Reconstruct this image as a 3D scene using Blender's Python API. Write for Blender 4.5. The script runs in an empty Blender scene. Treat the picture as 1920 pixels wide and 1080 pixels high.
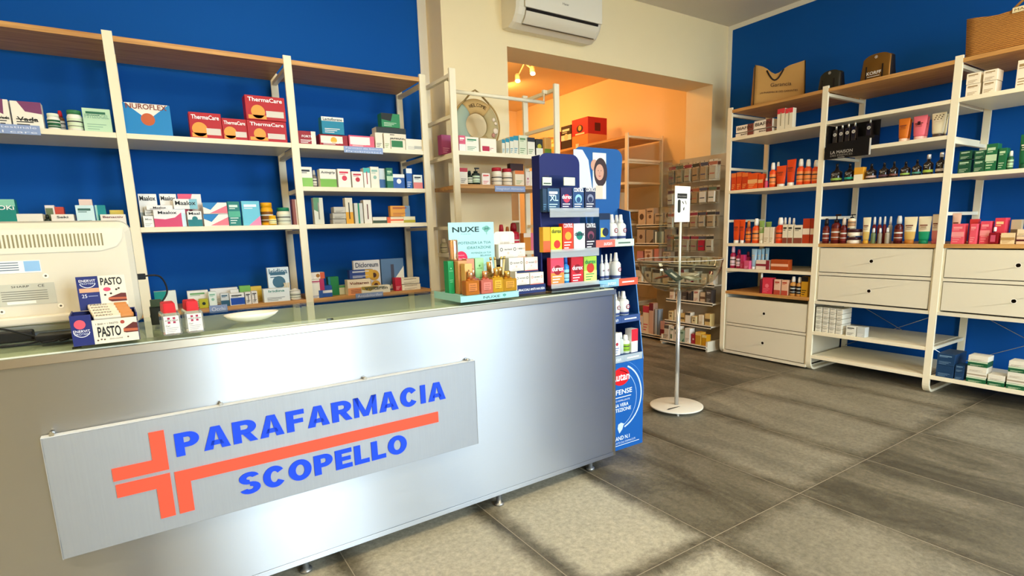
import bpy, bmesh, math, random
from mathutils import Vector, Matrix
random.seed(7)
PI = math.pi
sc = bpy.context.scene
C = sc.collection
# ---------------------------------------------------------------- camera
cam_d = bpy.data.cameras.new('camera'); cam = bpy.data.objects.new('camera', cam_d); C.objects.link(cam)
rt = Vector((0.83244194, -0.55338701, -0.0283415)); up = Vector((0.11984466, 0.12986981, 0.9842617)); fw = Vector((0.54099693, 0.82273729, -0.17442956))
cam.matrix_world = Matrix(((rt.x, up.x, -fw.x, 0.0), (rt.y, up.y, -fw.y, 0.0), (rt.z, up.z, -fw.z, 1.2054), (0, 0, 0, 1)))
cam_d.sensor_fit = 'HORIZONTAL'; cam_d.sensor_width = 36.0
cam_d.lens = 1032.77 / 1920 * 36.0
cam_d.shift_x = -(971.58 - 960) / 1920; cam_d.shift_y = (615.01 - 540) / 1920
cam_d.clip_start = 0.05; cam_d.clip_end = 60
sc.camera = cam
# ---------------------------------------------------------------- world and lights
world = bpy.data.worlds.new('World'); sc.world = world; world.use_nodes = True
bg = world.node_tree.nodes['Background']; bg.inputs[0].default_value = (0.72, 0.88, 1.0, 1); bg.inputs[1].default_value = 17.0
vs = sc.view_settings; vs.view_transform = 'Standard'; vs.look = 'None'; vs.gamma = 1.0; vs.use_curve_mapping = False
vs.exposure = 0.28

def area(name, loc, target, sx, sy, energy, col, portal=False):
    l = bpy.data.lights.new(name, 'AREA'); l.shape = 'RECTANGLE'; l.size = sx; l.size_y = sy
    l.energy = energy; l.color = col
    if portal: l.cycles.is_portal = True
    o = bpy.data.objects.new(name, l); C.objects.link(o); o.location = loc
    o.rotation_euler = (Vector(target) - Vector(loc)).to_track_quat('-Z', 'Y').to_euler()
    return o
DOOR = (0.75, 1.95, 0.02, 2.75)      # x0, x1, z0, z1 of the glazed entrance in the front wall
WIN = (2.9, 4.5, 0.9, 2.6)
YF = -2.6
area('entrance_portal', ((DOOR[0]+DOOR[1])/2, YF, (DOOR[2]+DOOR[3])/2), ((DOOR[0]+DOOR[1])/2, 0, (DOOR[2]+DOOR[3])/2), DOOR[1]-DOOR[0], DOOR[3]-DOOR[2], 1, (1, 1, 1), True)
area('window_portal', ((WIN[0]+WIN[1])/2, YF, (WIN[2]+WIN[3])/2), ((WIN[0]+WIN[1])/2, 0, (WIN[2]+WIN[3])/2), WIN[1]-WIN[0], WIN[3]-WIN[2], 1, (1, 1, 1), True)
WARM = (1.0, 0.83, 0.56)
UNSEEN_LAMPS = [(-1.5, 0.6, 36), (1.0, 0.3, 34), (3.6, 0.2, 30), (0.6, 2.9, 8)]  # lamps out of view, added to warm and brighten shelves and walls
for i, (x, y, e) in enumerate(UNSEEN_LAMPS):
    area('unseen_ceiling_light', (x, y, 3.03), (x, y, 0), 0.5, 0.5, e, WARM)
ORANGE = (1.0, 0.46, 0.12)

# ---------------------------------------------------------------- helpers
def lin(h):
    h = h.lstrip('#'); r = [int(h[i:i+2], 16) / 255 for i in (0, 2, 4)]
    return tuple(((c / 12.92) if c <= 0.04045 else ((c + 0.055) / 1.055) ** 2.4) for c in r) + (1,)
MATS = {}
def mat(h, rough=0.5, metal=0.0, trans=0.0, spec=0.3, alpha=1.0, coat=0.0, ior=1.45):
    k = (h, rough, metal, trans, spec, alpha, coat, ior)
    if k in MATS: return MATS[k]
    m = bpy.data.materials.new('paint_' + h); m.use_nodes = True
    p = m.node_tree.nodes['Principled BSDF']
    p.inputs['Base Color'].default_value = lin(h); p.inputs['Roughness'].default_value = rough
    p.inputs['Metallic'].default_value = metal; p.inputs['Transmission Weight'].default_value = trans
    p.inputs['Specular IOR Level'].default_value = spec; p.inputs['Alpha'].default_value = alpha
    p.inputs['Coat Weight'].default_value = coat; p.inputs['IOR'].default_value = ior
    m.diffuse_color = lin(h); MATS[k] = m
    return m
def nodes(m): return m.node_tree.nodes, m.node_tree.links
def wood(name, c1, c2, axis='X'):
    m = bpy.data.materials.new(name); m.use_nodes = True; N, L = nodes(m); p = N['Principled BSDF']
    tc = N.new('ShaderNodeTexCoord'); mp = N.new('ShaderNodeMapping'); L.new(tc.outputs['Object'], mp.inputs[0])
    s = (2.0, 40.0, 40.0) if axis == 'X' else (40.0, 2.0, 40.0)
    mp.inputs['Scale'].default_value = s
    n = N.new('ShaderNodeTexNoise'); n.inputs['Scale'].default_value = 1.6; n.inputs['Detail'].default_value = 5; L.new(mp.outputs[0], n.inputs[0])
    r = N.new('ShaderNodeValToRGB'); r.color_ramp.elements[0].position = .3; r.color_ramp.elements[1].position = .7
    r.color_ramp.elements[0].color = lin(c1); r.color_ramp.elements[1].color = lin(c2); L.new(n.outputs[0], r.inputs[0])
    L.new(r.outputs[0], p.inputs['Base Color']); p.inputs['Roughness'].default_value = .45
    return m
def plaster(name, c, bump=.02, var=.04, rough=.85):
    m = bpy.data.materials.new(name); m.use_nodes = True; N, L = nodes(m); p = N['Principled BSDF']
    tc = N.new('ShaderNodeTexCoord'); n = N.new('ShaderNodeTexNoise'); n.inputs['Scale'].default_value = 2.2; n.inputs['Detail'].default_value = 6
    L.new(tc.outputs['Object'], n.inputs[0])
    hsv = N.new('ShaderNodeHueSaturation'); hsv.inputs['Color'].default_value = lin(c)
    mr = N.new('ShaderNodeMapRange'); mr.inputs[3].default_value = 1 - var; mr.inputs[4].default_value = 1 + var
    L.new(n.outputs[0], mr.inputs[0]); L.new(mr.outputs[0], hsv.inputs['Value']); L.new(hsv.outputs[0], p.inputs['Base Color'])
    n2 = N.new('ShaderNodeTexNoise'); n2.inputs['Scale'].default_value = 90; L.new(tc.outputs['Object'], n2.inputs[0])
    b = N.new('ShaderNodeBump'); b.inputs['Strength'].default_value = bump; L.new(n2.outputs[0], b.inputs['Height']); L.new(b.outputs[0], p.inputs['Normal'])
    p.inputs['Roughness'].default_value = rough; p.inputs['Specular IOR Level'].default_value = .25
    return m

class MB:
    """collects shapes with several materials and builds ONE mesh object"""
    def __init__(s): s.bm = bmesh.new(); s.mats = []
    def mi(s, m):
        if isinstance(m, str): m = mat(m)
        if m not in s.mats: s.mats.append(m)
        return s.mats.index(m)
    def face(s, vs, m, smooth=False):
        try: f = s.bm.faces.new([s.bm.verts.new(v) for v in vs])
        except ValueError: return
        f.material_index = s.mi(m); f.smooth = smooth
    def box(s, x0, x1, y0, y1, z0, z1, m, bev=0):
        k = s.mi(m); r = bmesh.ops.create_cube(s.bm, size=1)
        vs = r['verts']
        for v in vs: v.co = Vector(((x0+x1)/2 + v.co.x*(x1-x0), (y0+y1)/2 + v.co.y*(y1-y0), (z0+z1)/2 + v.co.z*(z1-z0)))
        fs = set(f for v in vs for f in v.link_faces)
        for f in fs: f.material_index = k
        if bev:
            es = list(set(e for v in vs for e in v.link_edges))
            rr = bmesh.ops.bevel(s.bm, geom=es, offset=bev, segments=2, profile=.5, affect='EDGES')
            for f in rr['faces']: f.material_index = k
    def quad(s, x0, x1, z0, z1, y, m): s.face([(x0, y, z0), (x1, y, z0), (x1, y, z1), (x0, y, z1)], m)
    def poly(s, pts, y, m): s.face([(a, y, b) for a, b in pts], m)
    def disc(s, cx, cz, r, y, m, n=20, rz=None):
        rz = rz or r; s.face([(cx + r*math.cos(2*PI*i/n), y, cz + rz*math.sin(2*PI*i/n)) for i in range(n)], m)
    def ring(s, cx, cz, r, r2, y, m, n=20, a0=0, a1=2*PI):
        for i in range(n):
            a = a0+(a1-a0)*i/n; b = a0+(a1-a0)*(i+1)/n
            s.face([(cx+r*math.cos(a), y, cz+r*math.sin(a)), (cx+r2*math.cos(a), y, cz+r2*math.sin(a)), (cx+r2*math.cos(b), y, cz+r2*math.sin(b)), (cx+r*math.cos(b), y, cz+r*math.sin(b))][::-1], m)
    def prism(s, pts, y0, y1, m, side=None):
        s.poly(pts, y0, m); s.poly(pts[::-1], y1, m)
        for i in range(len(pts)):
            a, b = pts[i], pts[(i+1) % len(pts)]
            s.face([(a[0], y0, a[1]), (a[0], y1, a[1]), (b[0], y1, b[1]), (b[0], y0, b[1])], side or m)
    def lathe(s, prof, m, n=18, cx=0, cy=0, sy=1.0, mats=None, square=0):
        """prof: (r, z) list; mats: optional material per ring"""
        rings = []
        for r, z in prof:
            ring = []
            for i in range(n):
                a = 2*PI*i/n; ca, sa = math.cos(a), math.sin(a)
                if square:
                    e = square; ca = math.copysign(abs(ca)**e, ca); sa = math.copysign(abs(sa)**e, sa)
                ring.append(s.bm.verts.new((cx + r*ca, cy + r*sa*sy, z)))
            rings.append(ring)
        for j in range(len(rings)-1):
            k = s.mi((mats[j] if mats else m))
            for i in range(n):
                f = s.bm.faces.new((rings[j][i], rings[j][(i+1) % n], rings[j+1][(i+1) % n], rings[j+1][i])); f.material_index = k; f.smooth = True
        if prof[0][0] > 1e-4: f = s.bm.faces.new(rings[0][::-1]); f.material_index = s.mi(mats[0] if mats else m)
        if prof[-1][0] > 1e-4: f = s.bm.faces.new(rings[-1]); f.material_index = s.mi(mats[-1] if mats else m)
    def tube(s, pts, r, m, n=8, closed=False):
        pts = [Vector(p) for p in pts]; k = s.mi(m); rings = []
        prev = None
        for i, p in enumerate(pts):
            if closed: t = pts[(i+1) % len(pts)] - pts[i-1]
            else: t = (pts[min(i+1, len(pts)-1)] - pts[max(i-1, 0)])
            t.normalize()
            if prev is None:
                a = Vector((0, 0, 1)) if abs(t.z) < .9 else Vector((1, 0, 0)); u = t.cross(a).normalized()
            else: u = (prev - t*prev.dot(t)).normalized()
            prev = u; w = t.cross(u)
            rings.append([s.bm.verts.new(p + (u*math.cos(2*PI*q/n) + w*math.sin(2*PI*q/n))*r) for q in range(n)])
        R = range(len(rings) if closed else len(rings)-1)
        for j in R:
            A, B = rings[j], rings[(j+1) % len(rings)]
            for q in range(n):
                f = s.bm.faces.new((A[q], A[(q+1) % n], B[(q+1) % n], B[q])); f.material_index = k; f.smooth = True
        if not closed:
            for g in (rings[0][::-1], rings[-1]): f = s.bm.faces.new(g); f.material_index = k
    def text(s, t, x0, x1, z0, z1, y, m, bold=0.0, keep=False, depth=0.0):
        """lettering that fills the rectangle x0..x1, z0..z1 on a plane facing -Y"""
        src = text_mesh(t, bold); k = s.mi(m)
        a, b, c, d = src['bb']; W, H = b-a, d-c
        if W <= 0 or H <= 0: return
        sx, sz = (x1-x0)/W, (z1-z0)/H
        if keep: sx = sz = min(sx, sz)
        ox = (x0+x1)/2 - sx*(a+b)/2; oz = (z0+z1)/2 - sz*(c+d)/2
        vs = [s.bm.verts.new((ox + v[0]*sx, y, oz + v[1]*sz)) for v in src['v']]
        for f in src['f']:
            try: q = s.bm.faces.new([vs[i] for i in f]); q.material_index = k
            except ValueError: pass
        if depth:
            pass
    def xf(s, M): bmesh.ops.transform(s.bm, matrix=M, verts=s.bm.verts[:]); return s
    def build(s, name, parent=None, loc=(0, 0, 0), rz=0, recalc=False):
        if recalc: bmesh.ops.recalc_face_normals(s.bm, faces=s.bm.faces[:])
        me = bpy.data.meshes.new(name); s.bm.to_mesh(me); s.bm.free()
        for m in s.mats: me.materials.append(m)
        o = bpy.data.objects.new(name, me); C.objects.link(o); o.location = loc; o.rotation_euler = (0, 0, rz)
        if parent: o.parent = parent
        return o
TXT = {}
def text_mesh(t, bold=0.0):
    k = (t, bold)
    if k in TXT: return TXT[k]
    cu = bpy.data.curves.new('lettering', 'FONT'); cu.body = t; cu.offset = bold; cu.resolution_u = 3; cu.fill_mode = 'FRONT'
    o = bpy.data.objects.new('lettering', cu); C.objects.link(o)
    dg = bpy.context.evaluated_depsgraph_get(); dg.update()
    me = bpy.data.meshes.new_from_object(o.evaluated_get(dg))
    v = [(q.co.x, q.co.y) for q in me.vertices]; f = [tuple(p.vertices) for p in me.polygons]
    bpy.data.objects.remove(o); bpy.data.curves.remove(cu); bpy.data.meshes.remove(me)
    bb = (min(q[0] for q in v), max(q[0] for q in v), min(q[1] for q in v), max(q[1] for q in v))
    TXT[k] = dict(v=v, f=f, bb=bb); return TXT[k]
def tag(o, label=None, cat=None, group=None, kind=None):
    if label: o['label'] = label
    if cat: o['category'] = cat
    if group: o['group'] = group
    if kind: o['kind'] = kind
    return o
def empty(name, loc=(0, 0, 0), rz=0, **k):
    o = bpy.data.objects.new(name, None); C.objects.link(o); o.location = loc; o.rotation_euler = (0, 0, rz); o.empty_display_size = .05
    return tag(o, **k)
def bar(x0, x1, y0, y1, z0, z1, m, name, parent=None, bev=0.0, **k):
    b = MB(); b.box(x0, x1, y0, y1, z0, z1, m, bev); o = b.build(name, parent)
    return tag(o, **k) if k else o

# ---------------------------------------------------------------- surfaces
M_BLUE = plaster('blue_wall_paint', '0052a6', .01, .03, .85)
M_WHITE = plaster('cream_wall_paint', 'fae7ba')
M_CEIL = plaster('ceiling_paint', 'e2d8c6')
M_TRIM = plaster('white_trim_paint', 'efe9da')
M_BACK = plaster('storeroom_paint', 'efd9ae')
M_MET = mat('f3e9cc', .38)                 # white lacquered shelf metal
M_DRAW = mat('e4dcc4', .45)
M_WOODX = wood('bamboo_shelf', 'b0783a', 'd9a661', 'X'); M_WOODY = wood('bamboo_shelf_y', 'a8702f', 'd29c55', 'Y')
def floor_mat():
    m = bpy.data.materials.new('concrete_look_tiles'); m.use_nodes = True; N, L = nodes(m); p = N['Principled BSDF']
    tc = N.new('ShaderNodeTexCoord'); sp = N.new('ShaderNodeSeparateXYZ'); L.new(tc.outputs['Object'], sp.inputs[0])
    def M(op, a, b=None, c=None):
        n = N.new('ShaderNodeMath'); n.operation = op
        for i, q in enumerate((a, b, c)):
            if q is None: continue
            if isinstance(q, (int, float)): n.inputs[i].default_value = q
            else: L.new(q, n.inputs[i])
        return n.outputs[0]
    X = M('DIVIDE', M('SUBTRACT', sp.outputs[0], 1.089), .6135); Y = M('DIVIDE', M('SUBTRACT', sp.outputs[1], 1.247), 1.222)
    fx, fy = M('FRACT', X), M('FRACT', Y)
    ex = M('MULTIPLY', M('MINIMUM', fx, M('SUBTRACT', 1.0, fx)), .6135); ey = M('MULTIPLY', M('MINIMUM', fy, M('SUBTRACT', 1.0, fy)), 1.222)
    e = M('MINIMUM', ex, ey)
    grout = M('LESS_THAN', e, .0017)
    cb = N.new('ShaderNodeCombineXYZ'); L.new(M('FLOOR', X), cb.inputs[0]); L.new(M('FLOOR', Y), cb.inputs[1]); cb.inputs[2].default_value = 3.7
    wn = N.new('ShaderNodeTexWhiteNoise'); wn.noise_dimensions = '3D'; L.new(cb.outputs[0], wn.inputs[0])
    vm = N.new('ShaderNodeVectorMath'); vm.operation = 'ADD'; L.new(tc.outputs['Object'], vm.inputs[0])
    sc_ = N.new('ShaderNodeVectorMath'); sc_.operation = 'SCALE'; L.new(wn.outputs['Color'], sc_.inputs[0]); sc_.inputs['Scale'].default_value = 9
    L.new(sc_.outputs[0], vm.inputs[1])
    def noise(s, d, r=.6, vec=None, dist=0):
        n = N.new('ShaderNodeTexNoise'); n.inputs['Scale'].default_value = s; n.inputs['Detail'].default_value = d; n.inputs['Roughness'].default_value = r; n.inputs['Distortion'].default_value = dist
        L.new(vec or vm.outputs[0], n.inputs[0]); return n.outputs[0]
    mp = N.new('ShaderNodeMapping'); mp.inputs['Scale'].default_value = (2.2, .8, 1); L.new(vm.outputs[0], mp.inputs[0])
    n1 = noise(1.8, 9, .68, mp.outputs[0], .7); n2 = noise(46, 8, .8); n3 = noise(5.5, 12, .82, None, .6)
    base = N.new('ShaderNodeValToRGB'); cr = base.color_ramp; cr.elements[0].position = .34; cr.elements[1].position = .66
    cr.elements[0].color = lin('454033'); cr.elements[1].color = lin('7d7562'); q = cr.elements.new(.5); q.color = lin('625c4b')
    L.new(n1, base.inputs[0])
    # paler centre on some tiles, strongest on the near left ones
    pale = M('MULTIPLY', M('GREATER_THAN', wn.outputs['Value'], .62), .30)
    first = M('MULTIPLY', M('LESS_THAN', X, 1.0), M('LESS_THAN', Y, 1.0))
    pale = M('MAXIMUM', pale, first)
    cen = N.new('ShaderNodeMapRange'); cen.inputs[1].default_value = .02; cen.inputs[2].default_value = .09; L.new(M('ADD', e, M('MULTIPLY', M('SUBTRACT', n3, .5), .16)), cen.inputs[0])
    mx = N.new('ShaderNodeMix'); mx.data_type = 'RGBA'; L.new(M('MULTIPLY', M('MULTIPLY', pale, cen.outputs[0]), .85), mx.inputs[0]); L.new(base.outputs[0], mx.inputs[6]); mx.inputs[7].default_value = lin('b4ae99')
    # brown stains along the joints
    st = N.new('ShaderNodeMapRange'); st.inputs[1].default_value = .06; st.inputs[2].default_value = .01; L.new(M('ADD', e, M('MULTIPLY', M('SUBTRACT', n3, .36), .30)), st.inputs[0])
    mx2 = N.new('ShaderNodeMix'); mx2.data_type = 'RGBA'; L.new(M('MULTIPLY', st.outputs[0], .72), mx2.inputs[0]); L.new(mx.outputs[2], mx2.inputs[6]); mx2.inputs[7].default_value = lin('3f3728')
    mx3 = N.new('ShaderNodeMix'); mx3.data_type = 'RGBA'; mx3.blend_type = 'OVERLAY'; mx3.inputs[0].default_value = .5; L.new(mx2.outputs[2], mx3.inputs[6]); gr = N.new('ShaderNodeMapRange'); gr.inputs[1].default_value = .22; gr.inputs[2].default_value = .78; L.new(n2, gr.inputs[0]); L.new(gr.outputs[0], mx3.inputs[7])
    mx4 = N.new('ShaderNodeMix'); mx4.data_type = 'RGBA'; L.new(grout, mx4.inputs[0]); L.new(mx3.outputs[2], mx4.inputs[6]); mx4.inputs[7].default_value = lin('988f7a')
    L.new(mx4.outputs[2], p.inputs['Base Color'])
    rr = N.new('ShaderNodeMapRange'); rr.inputs[3].default_value = .42; rr.inputs[4].default_value = .7; L.new(n1, rr.inputs[0]); L.new(rr.outputs[0], p.inputs['Roughness'])
    b = N.new('ShaderNodeBump'); b.inputs['Strength'].default_value = .12; b.inputs['Distance'].default_value = .01; L.new(M('SUBTRACT', n2, M('MULTIPLY', grout, .8)), b.inputs['Height']); L.new(b.outputs[0], p.inputs['Normal'])
    p.inputs['Specular IOR Level'].default_value = .4
    return m
def steel_mat(name, c, rough, aniso, stretch=(1, 1, 60)):
    m = bpy.data.materials.new(name); m.use_nodes = True; N, L = nodes(m); p = N['Principled BSDF']
    tc = N.new('ShaderNodeTexCoord'); mp = N.new('ShaderNodeMapping'); mp.inputs['Scale'].default_value = stretch; L.new(tc.outputs['Object'], mp.inputs[0])
    n = N.new('ShaderNodeTexNoise'); n.inputs['Scale'].default_value = 5; n.inputs['Detail'].default_value = 6; L.new(mp.outputs[0], n.inputs[0])
    n2 = N.new('ShaderNodeTexNoise'); n2.inputs['Scale'].default_value = 3; n2.inputs['Detail'].default_value = 7; n2.inputs['Roughness'].default_value = .7; L.new(tc.outputs['Object'], n2.inputs[0])
    ad = N.new('ShaderNodeMath'); ad.operation = 'MULTIPLY_ADD'; L.new(n.outputs[0], ad.inputs[0]); ad.inputs[1].default_value = .12
    a2 = N.new('ShaderNodeMath'); a2.operation = 'MULTIPLY_ADD'; L.new(n2.outputs[0], a2.inputs[0]); a2.inputs[1].default_value = .12; a2.inputs[2].default_value = rough - .12; L.new(a2.outputs[0], ad.inputs[2])
    L.new(ad.outputs[0], p.inputs['Roughness'])
    p.inputs['Base Color'].default_value = lin(c); p.inputs['Metallic'].default_value = 1.0; p.inputs['Anisotropic'].default_value = aniso
    cx = N.new('ShaderNodeCombineXYZ'); cx.inputs[2].default_value = 1.0; L.new(cx.outputs[0], p.inputs['Tangent'])
    return m
M_STEEL = steel_mat('brushed_stainless_steel', 'b2b6ba', .41, .90)
M_PLATE = steel_mat('satin_aluminium_plate', 'a8acb0', .62, .3, (40, 1, 1))
M_CHROME = mat('d8d8d6', .12, 1.0)
def clear_mat(name, tint, ior, rough=.02, boost=0.0):
    m = bpy.data.materials.new(name); m.use_nodes = True; N, L = nodes(m); N.remove(N['Principled BSDF'])
    t = N.new('ShaderNodeBsdfTransparent'); t.inputs[0].default_value = lin(tint); g = N.new('ShaderNodeBsdfGlossy'); g.inputs['Roughness'].default_value = rough
    f = N.new('ShaderNodeLayerWeight'); f.inputs[0].default_value = .5; q = N.new('ShaderNodeMath'); q.operation = 'POWER'; q.inputs[1].default_value = 5.0; L.new(f.outputs['Facing'], q.inputs[0]); a = N.new('ShaderNodeMath'); a.operation = 'MULTIPLY_ADD'; a.use_clamp = True; a.inputs[1].default_value = ior; a.inputs[2].default_value = boost; L.new(q.outputs[0], a.inputs[0])
    x = N.new('ShaderNodeMixShader'); L.new(a.outputs[0], x.inputs[0]); L.new(t.outputs[0], x.inputs[1]); L.new(g.outputs[0], x.inputs[2]); L.new(x.outputs[0], N['Material Output'].inputs['Surface'])
    return m
M_GLASS = clear_mat('green_tinted_glass', 'f1f6ef', .5, .02, .03)
M_ACR = clear_mat('clear_acrylic', 'f2f5f2', .8, .02, .035)
M_BLACK = mat('141414', .4)

# ---------------------------------------------------------------- the room
YA, YC0, YC1, XB, ZC = 3.94, 3.70, 4.02, 5.02, 3.12
XL, YBK = -2.2, 7.6
def S(o): o['kind'] = 'structure'; return o
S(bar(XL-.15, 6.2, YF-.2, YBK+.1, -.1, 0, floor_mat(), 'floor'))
S(bar(XL-.15, XB+.15, YF-.15, YC1, ZC, ZC+.12, M_CEIL, 'ceiling'))
S(bar(XL-.15, 1.87, YA, YA+.15, 0, ZC, M_BLUE, 'wall_back'))
S(bar(1.803, 1.87, YA-.006, YA-.0005, 0, ZC, M_TRIM, 'trim_1'))
b = MB(); b.box(1.87, 2.405, YC0, YC1, 0, ZC, M_WHITE); b.box(4.80, XB, YC0, YC1, 0, ZC, M_WHITE); b.box(2.405, 4.80, YC0, YC1, 2.56, ZC, M_WHITE)
S(b.build('wall_middle'))
S(bar(XB, XB+.15, YF-.15, YC1, 0, ZC, M_BLUE, 'wall_right'))
S(bar(XB-.006, XB-.0005, 3.655, YC0-.0005, 0, ZC-.001, M_TRIM, 'trim_2'))
S(bar(XB-.006, XB-.0005, YF, 3.655, 3.075, ZC-.001, M_TRIM, 'trim_3'))
S(bar(XL-.15, XL, YF-.15, YA, 0, ZC, M_WHITE, 'wall_left'))
b = MB()
for x0, x1, z0, z1 in ((XL, DOOR[0], 0, ZC), (DOOR[0], DOOR[1], DOOR[3], ZC), (DOOR[1], WIN[0], 0, ZC), (WIN[0], WIN[1], 0, WIN[2]), (WIN[0], WIN[1], WIN[3], ZC), (WIN[1], XB, 0, ZC)):
    b.box(x0, x1, YF-.15, YF, z0, z1, M_WHITE)
S(b.build('wall_front'))
def framed(name, x0, x1, z0, z1):
    b = MB()
    for a in ((x0, x0+.05, z0, z1), (x1-.05, x1, z0, z1), (x0+.05, x1-.05, z1-.05, z1), (x0+.05, x1-.05, z0, z0+.05)): b.box(a[0], a[1], YF-.1, YF-.05, a[2], a[3], mat('e8e6e0', .4))
    return S(b.build(name))
framed('door_1', *DOOR); framed('window_1', *WIN)
S(bar(-14, 18, -22, YF-.2, -.12, -.02, plaster('street_paving', 'b8b2a6'), 'ground'))
# storeroom behind the opening
XS = 5.08; ZS = 3.05
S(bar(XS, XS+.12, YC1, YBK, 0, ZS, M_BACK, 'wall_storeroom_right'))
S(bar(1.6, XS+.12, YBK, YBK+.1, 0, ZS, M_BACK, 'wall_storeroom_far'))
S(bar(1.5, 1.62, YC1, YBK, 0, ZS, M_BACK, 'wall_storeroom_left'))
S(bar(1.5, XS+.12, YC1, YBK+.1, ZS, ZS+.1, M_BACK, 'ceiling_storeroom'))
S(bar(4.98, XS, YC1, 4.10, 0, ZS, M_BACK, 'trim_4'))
for loc, tg, e in (((3.0, 4.95, 2.95), (4.6, 5.6, 1.9), 18), ((3.9, 6.3, 2.95), (5.0, 6.5, 1.6), 18), ((3.3, 5.0, 2.6), (3.4, 5.2, 3.1), 3)):
    area('storeroom_lamp_light', loc, tg, .25, .25, e, ORANGE)
area('storeroom_fill_lamp', (2.9, 6.4, 2.9), (3.6, 5.2, 0.8), .4, .4, 8, (1, .60, .28))

# ---------------------------------------------------------------- shelving units
H = 2.216; PW = .042; TB = .018
def side_frame(root, x, depth, rungs, mm=M_MET):
    """flat-bar side frame: front upright, run along the floor, rear upright; local x = along the unit, y = depth"""
    b = MB(); k = b.mi(mm); R = .07; pts = [(0, H)]
    for i in range(7):
        a = PI + PI/2*i/6; pts.append((R + R*math.cos(a), R + R*math.sin(a)))
    for i in range(7):
        a = -PI/2 + PI/2*i/6; pts.append((depth - R + R*math.cos(a), R + R*math.sin(a)))
    pts.append((depth, H))
    def off(t):
        out = []
        for i, p in enumerate(pts):
            a = pts[max(i-1, 0)]; c = pts[min(i+1, len(pts)-1)]
            d = Vector((c[0]-a[0], c[1]-a[1])).normalized(); out.append((p[0] - d.y*t, p[1] + d.x*t))
        return out
    inn = off(TB)
    V = [[b.bm.verts.new((xx, p[0], p[1])) for p in L] for xx in (x, x+PW) for L in (pts, inn)]
    A, B_, C_, D = V
    for i in range(len(pts)-1):
        for q in ((A[i], A[i+1], C_[i+1], C_[i]), (B_[i], D[i], D[i+1], B_[i+1]), (A[i], B_[i], B_[i+1], A[i+1]), (C_[i], C_[i+1], D[i+1], D[i])):
            f = b.bm.faces.new(q); f.material_index = k
    for i in (0, -1): f = b.bm.faces.new((A[i], C_[i], D[i], B_[i]))
    fr = b.build('side_frame', root, recalc=True)
    for z in rungs:
        r = MB(); r.box(x+.008, x+PW-.008, TB, depth-TB, z-.022, z, mm); r.build('rung', fr)
    return fr
def shelf_part(root, x0, x1, depth, z, m, name, th=.026):
    b = MB(); b.box(x0, x1, 0.002, depth-TB-.004, z-th, z, m, .0015)
    o = b.build(name, root); return o
RUNGS = (2.165, 1.705, 1.245, .785, .325)
G1 = 'tall white flat-bar shelving units with wooden tops'
UA = empty('shelving_unit', (0, 3.485, 0), 0, label='long white and wood shelving unit against the blue wall behind the counter', cat='shelving unit', group=None)
xs = [-.892, -.066, .759, 1.585]
for x in xs: side_frame(UA, x, .42, RUNGS)
for x0, x1, zs in ((xs[0], xs[1], (1.741, 1.276)), (xs[1], xs[2], (1.741, 1.276)), (xs[2], xs[3], (1.741, 1.497, 1.276))):
    a, c = x0+PW, x1
    shelf_part(UA, a, c, .42, 2.196, M_WOODX, 'wooden_shelf'); shelf_part(UA, a, c, .42, .829, M_WOODX, 'wooden_shelf')
    for z in zs: shelf_part(UA, a, c, .42, z, M_MET, 'shelf')
    shelf_part(UA, a, c, .42, .13, M_MET, 'shelf')
UC = empty('shelving_unit', (0, 3.27, 0), 0, label='single bay white shelving unit with an open hanging rail, by the pillar', cat='shelving unit')
for x in (1.691, 2.514): side_frame(UC, x, .41, (2.19, 1.945, 1.70, 1.245, .785, .325))
a, c = 1.691+PW, 2.514
shelf_part(UC, a, c, .41, 1.722, M_MET, 'shelf'); shelf_part(UC, a, c, .41, 1.513, M_WOODX, 'wooden_shelf'); shelf_part(UC, a, c, .41, 1.06, M_MET, 'shelf'); shelf_part(UC, a, c, .41, .55, M_MET, 'shelf')
b = MB(); b.tube([(a+.02, .10, 2.105), (c-.02, .10, 2.105)], .0125, M_MET, 12)
for xx in (a+.02, c-.02): b.tube([(xx, .10, 2.10), (xx, .10, 2.17)], .005, M_MET)
b.box(a-.005, a+.03, .09, .11, 2.165, 2.19, M_MET); b.box(c-.03, c+.005, .09, .11, 2.165, 2.19, M_MET)
b.build('hanging_rail', UC)
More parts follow.
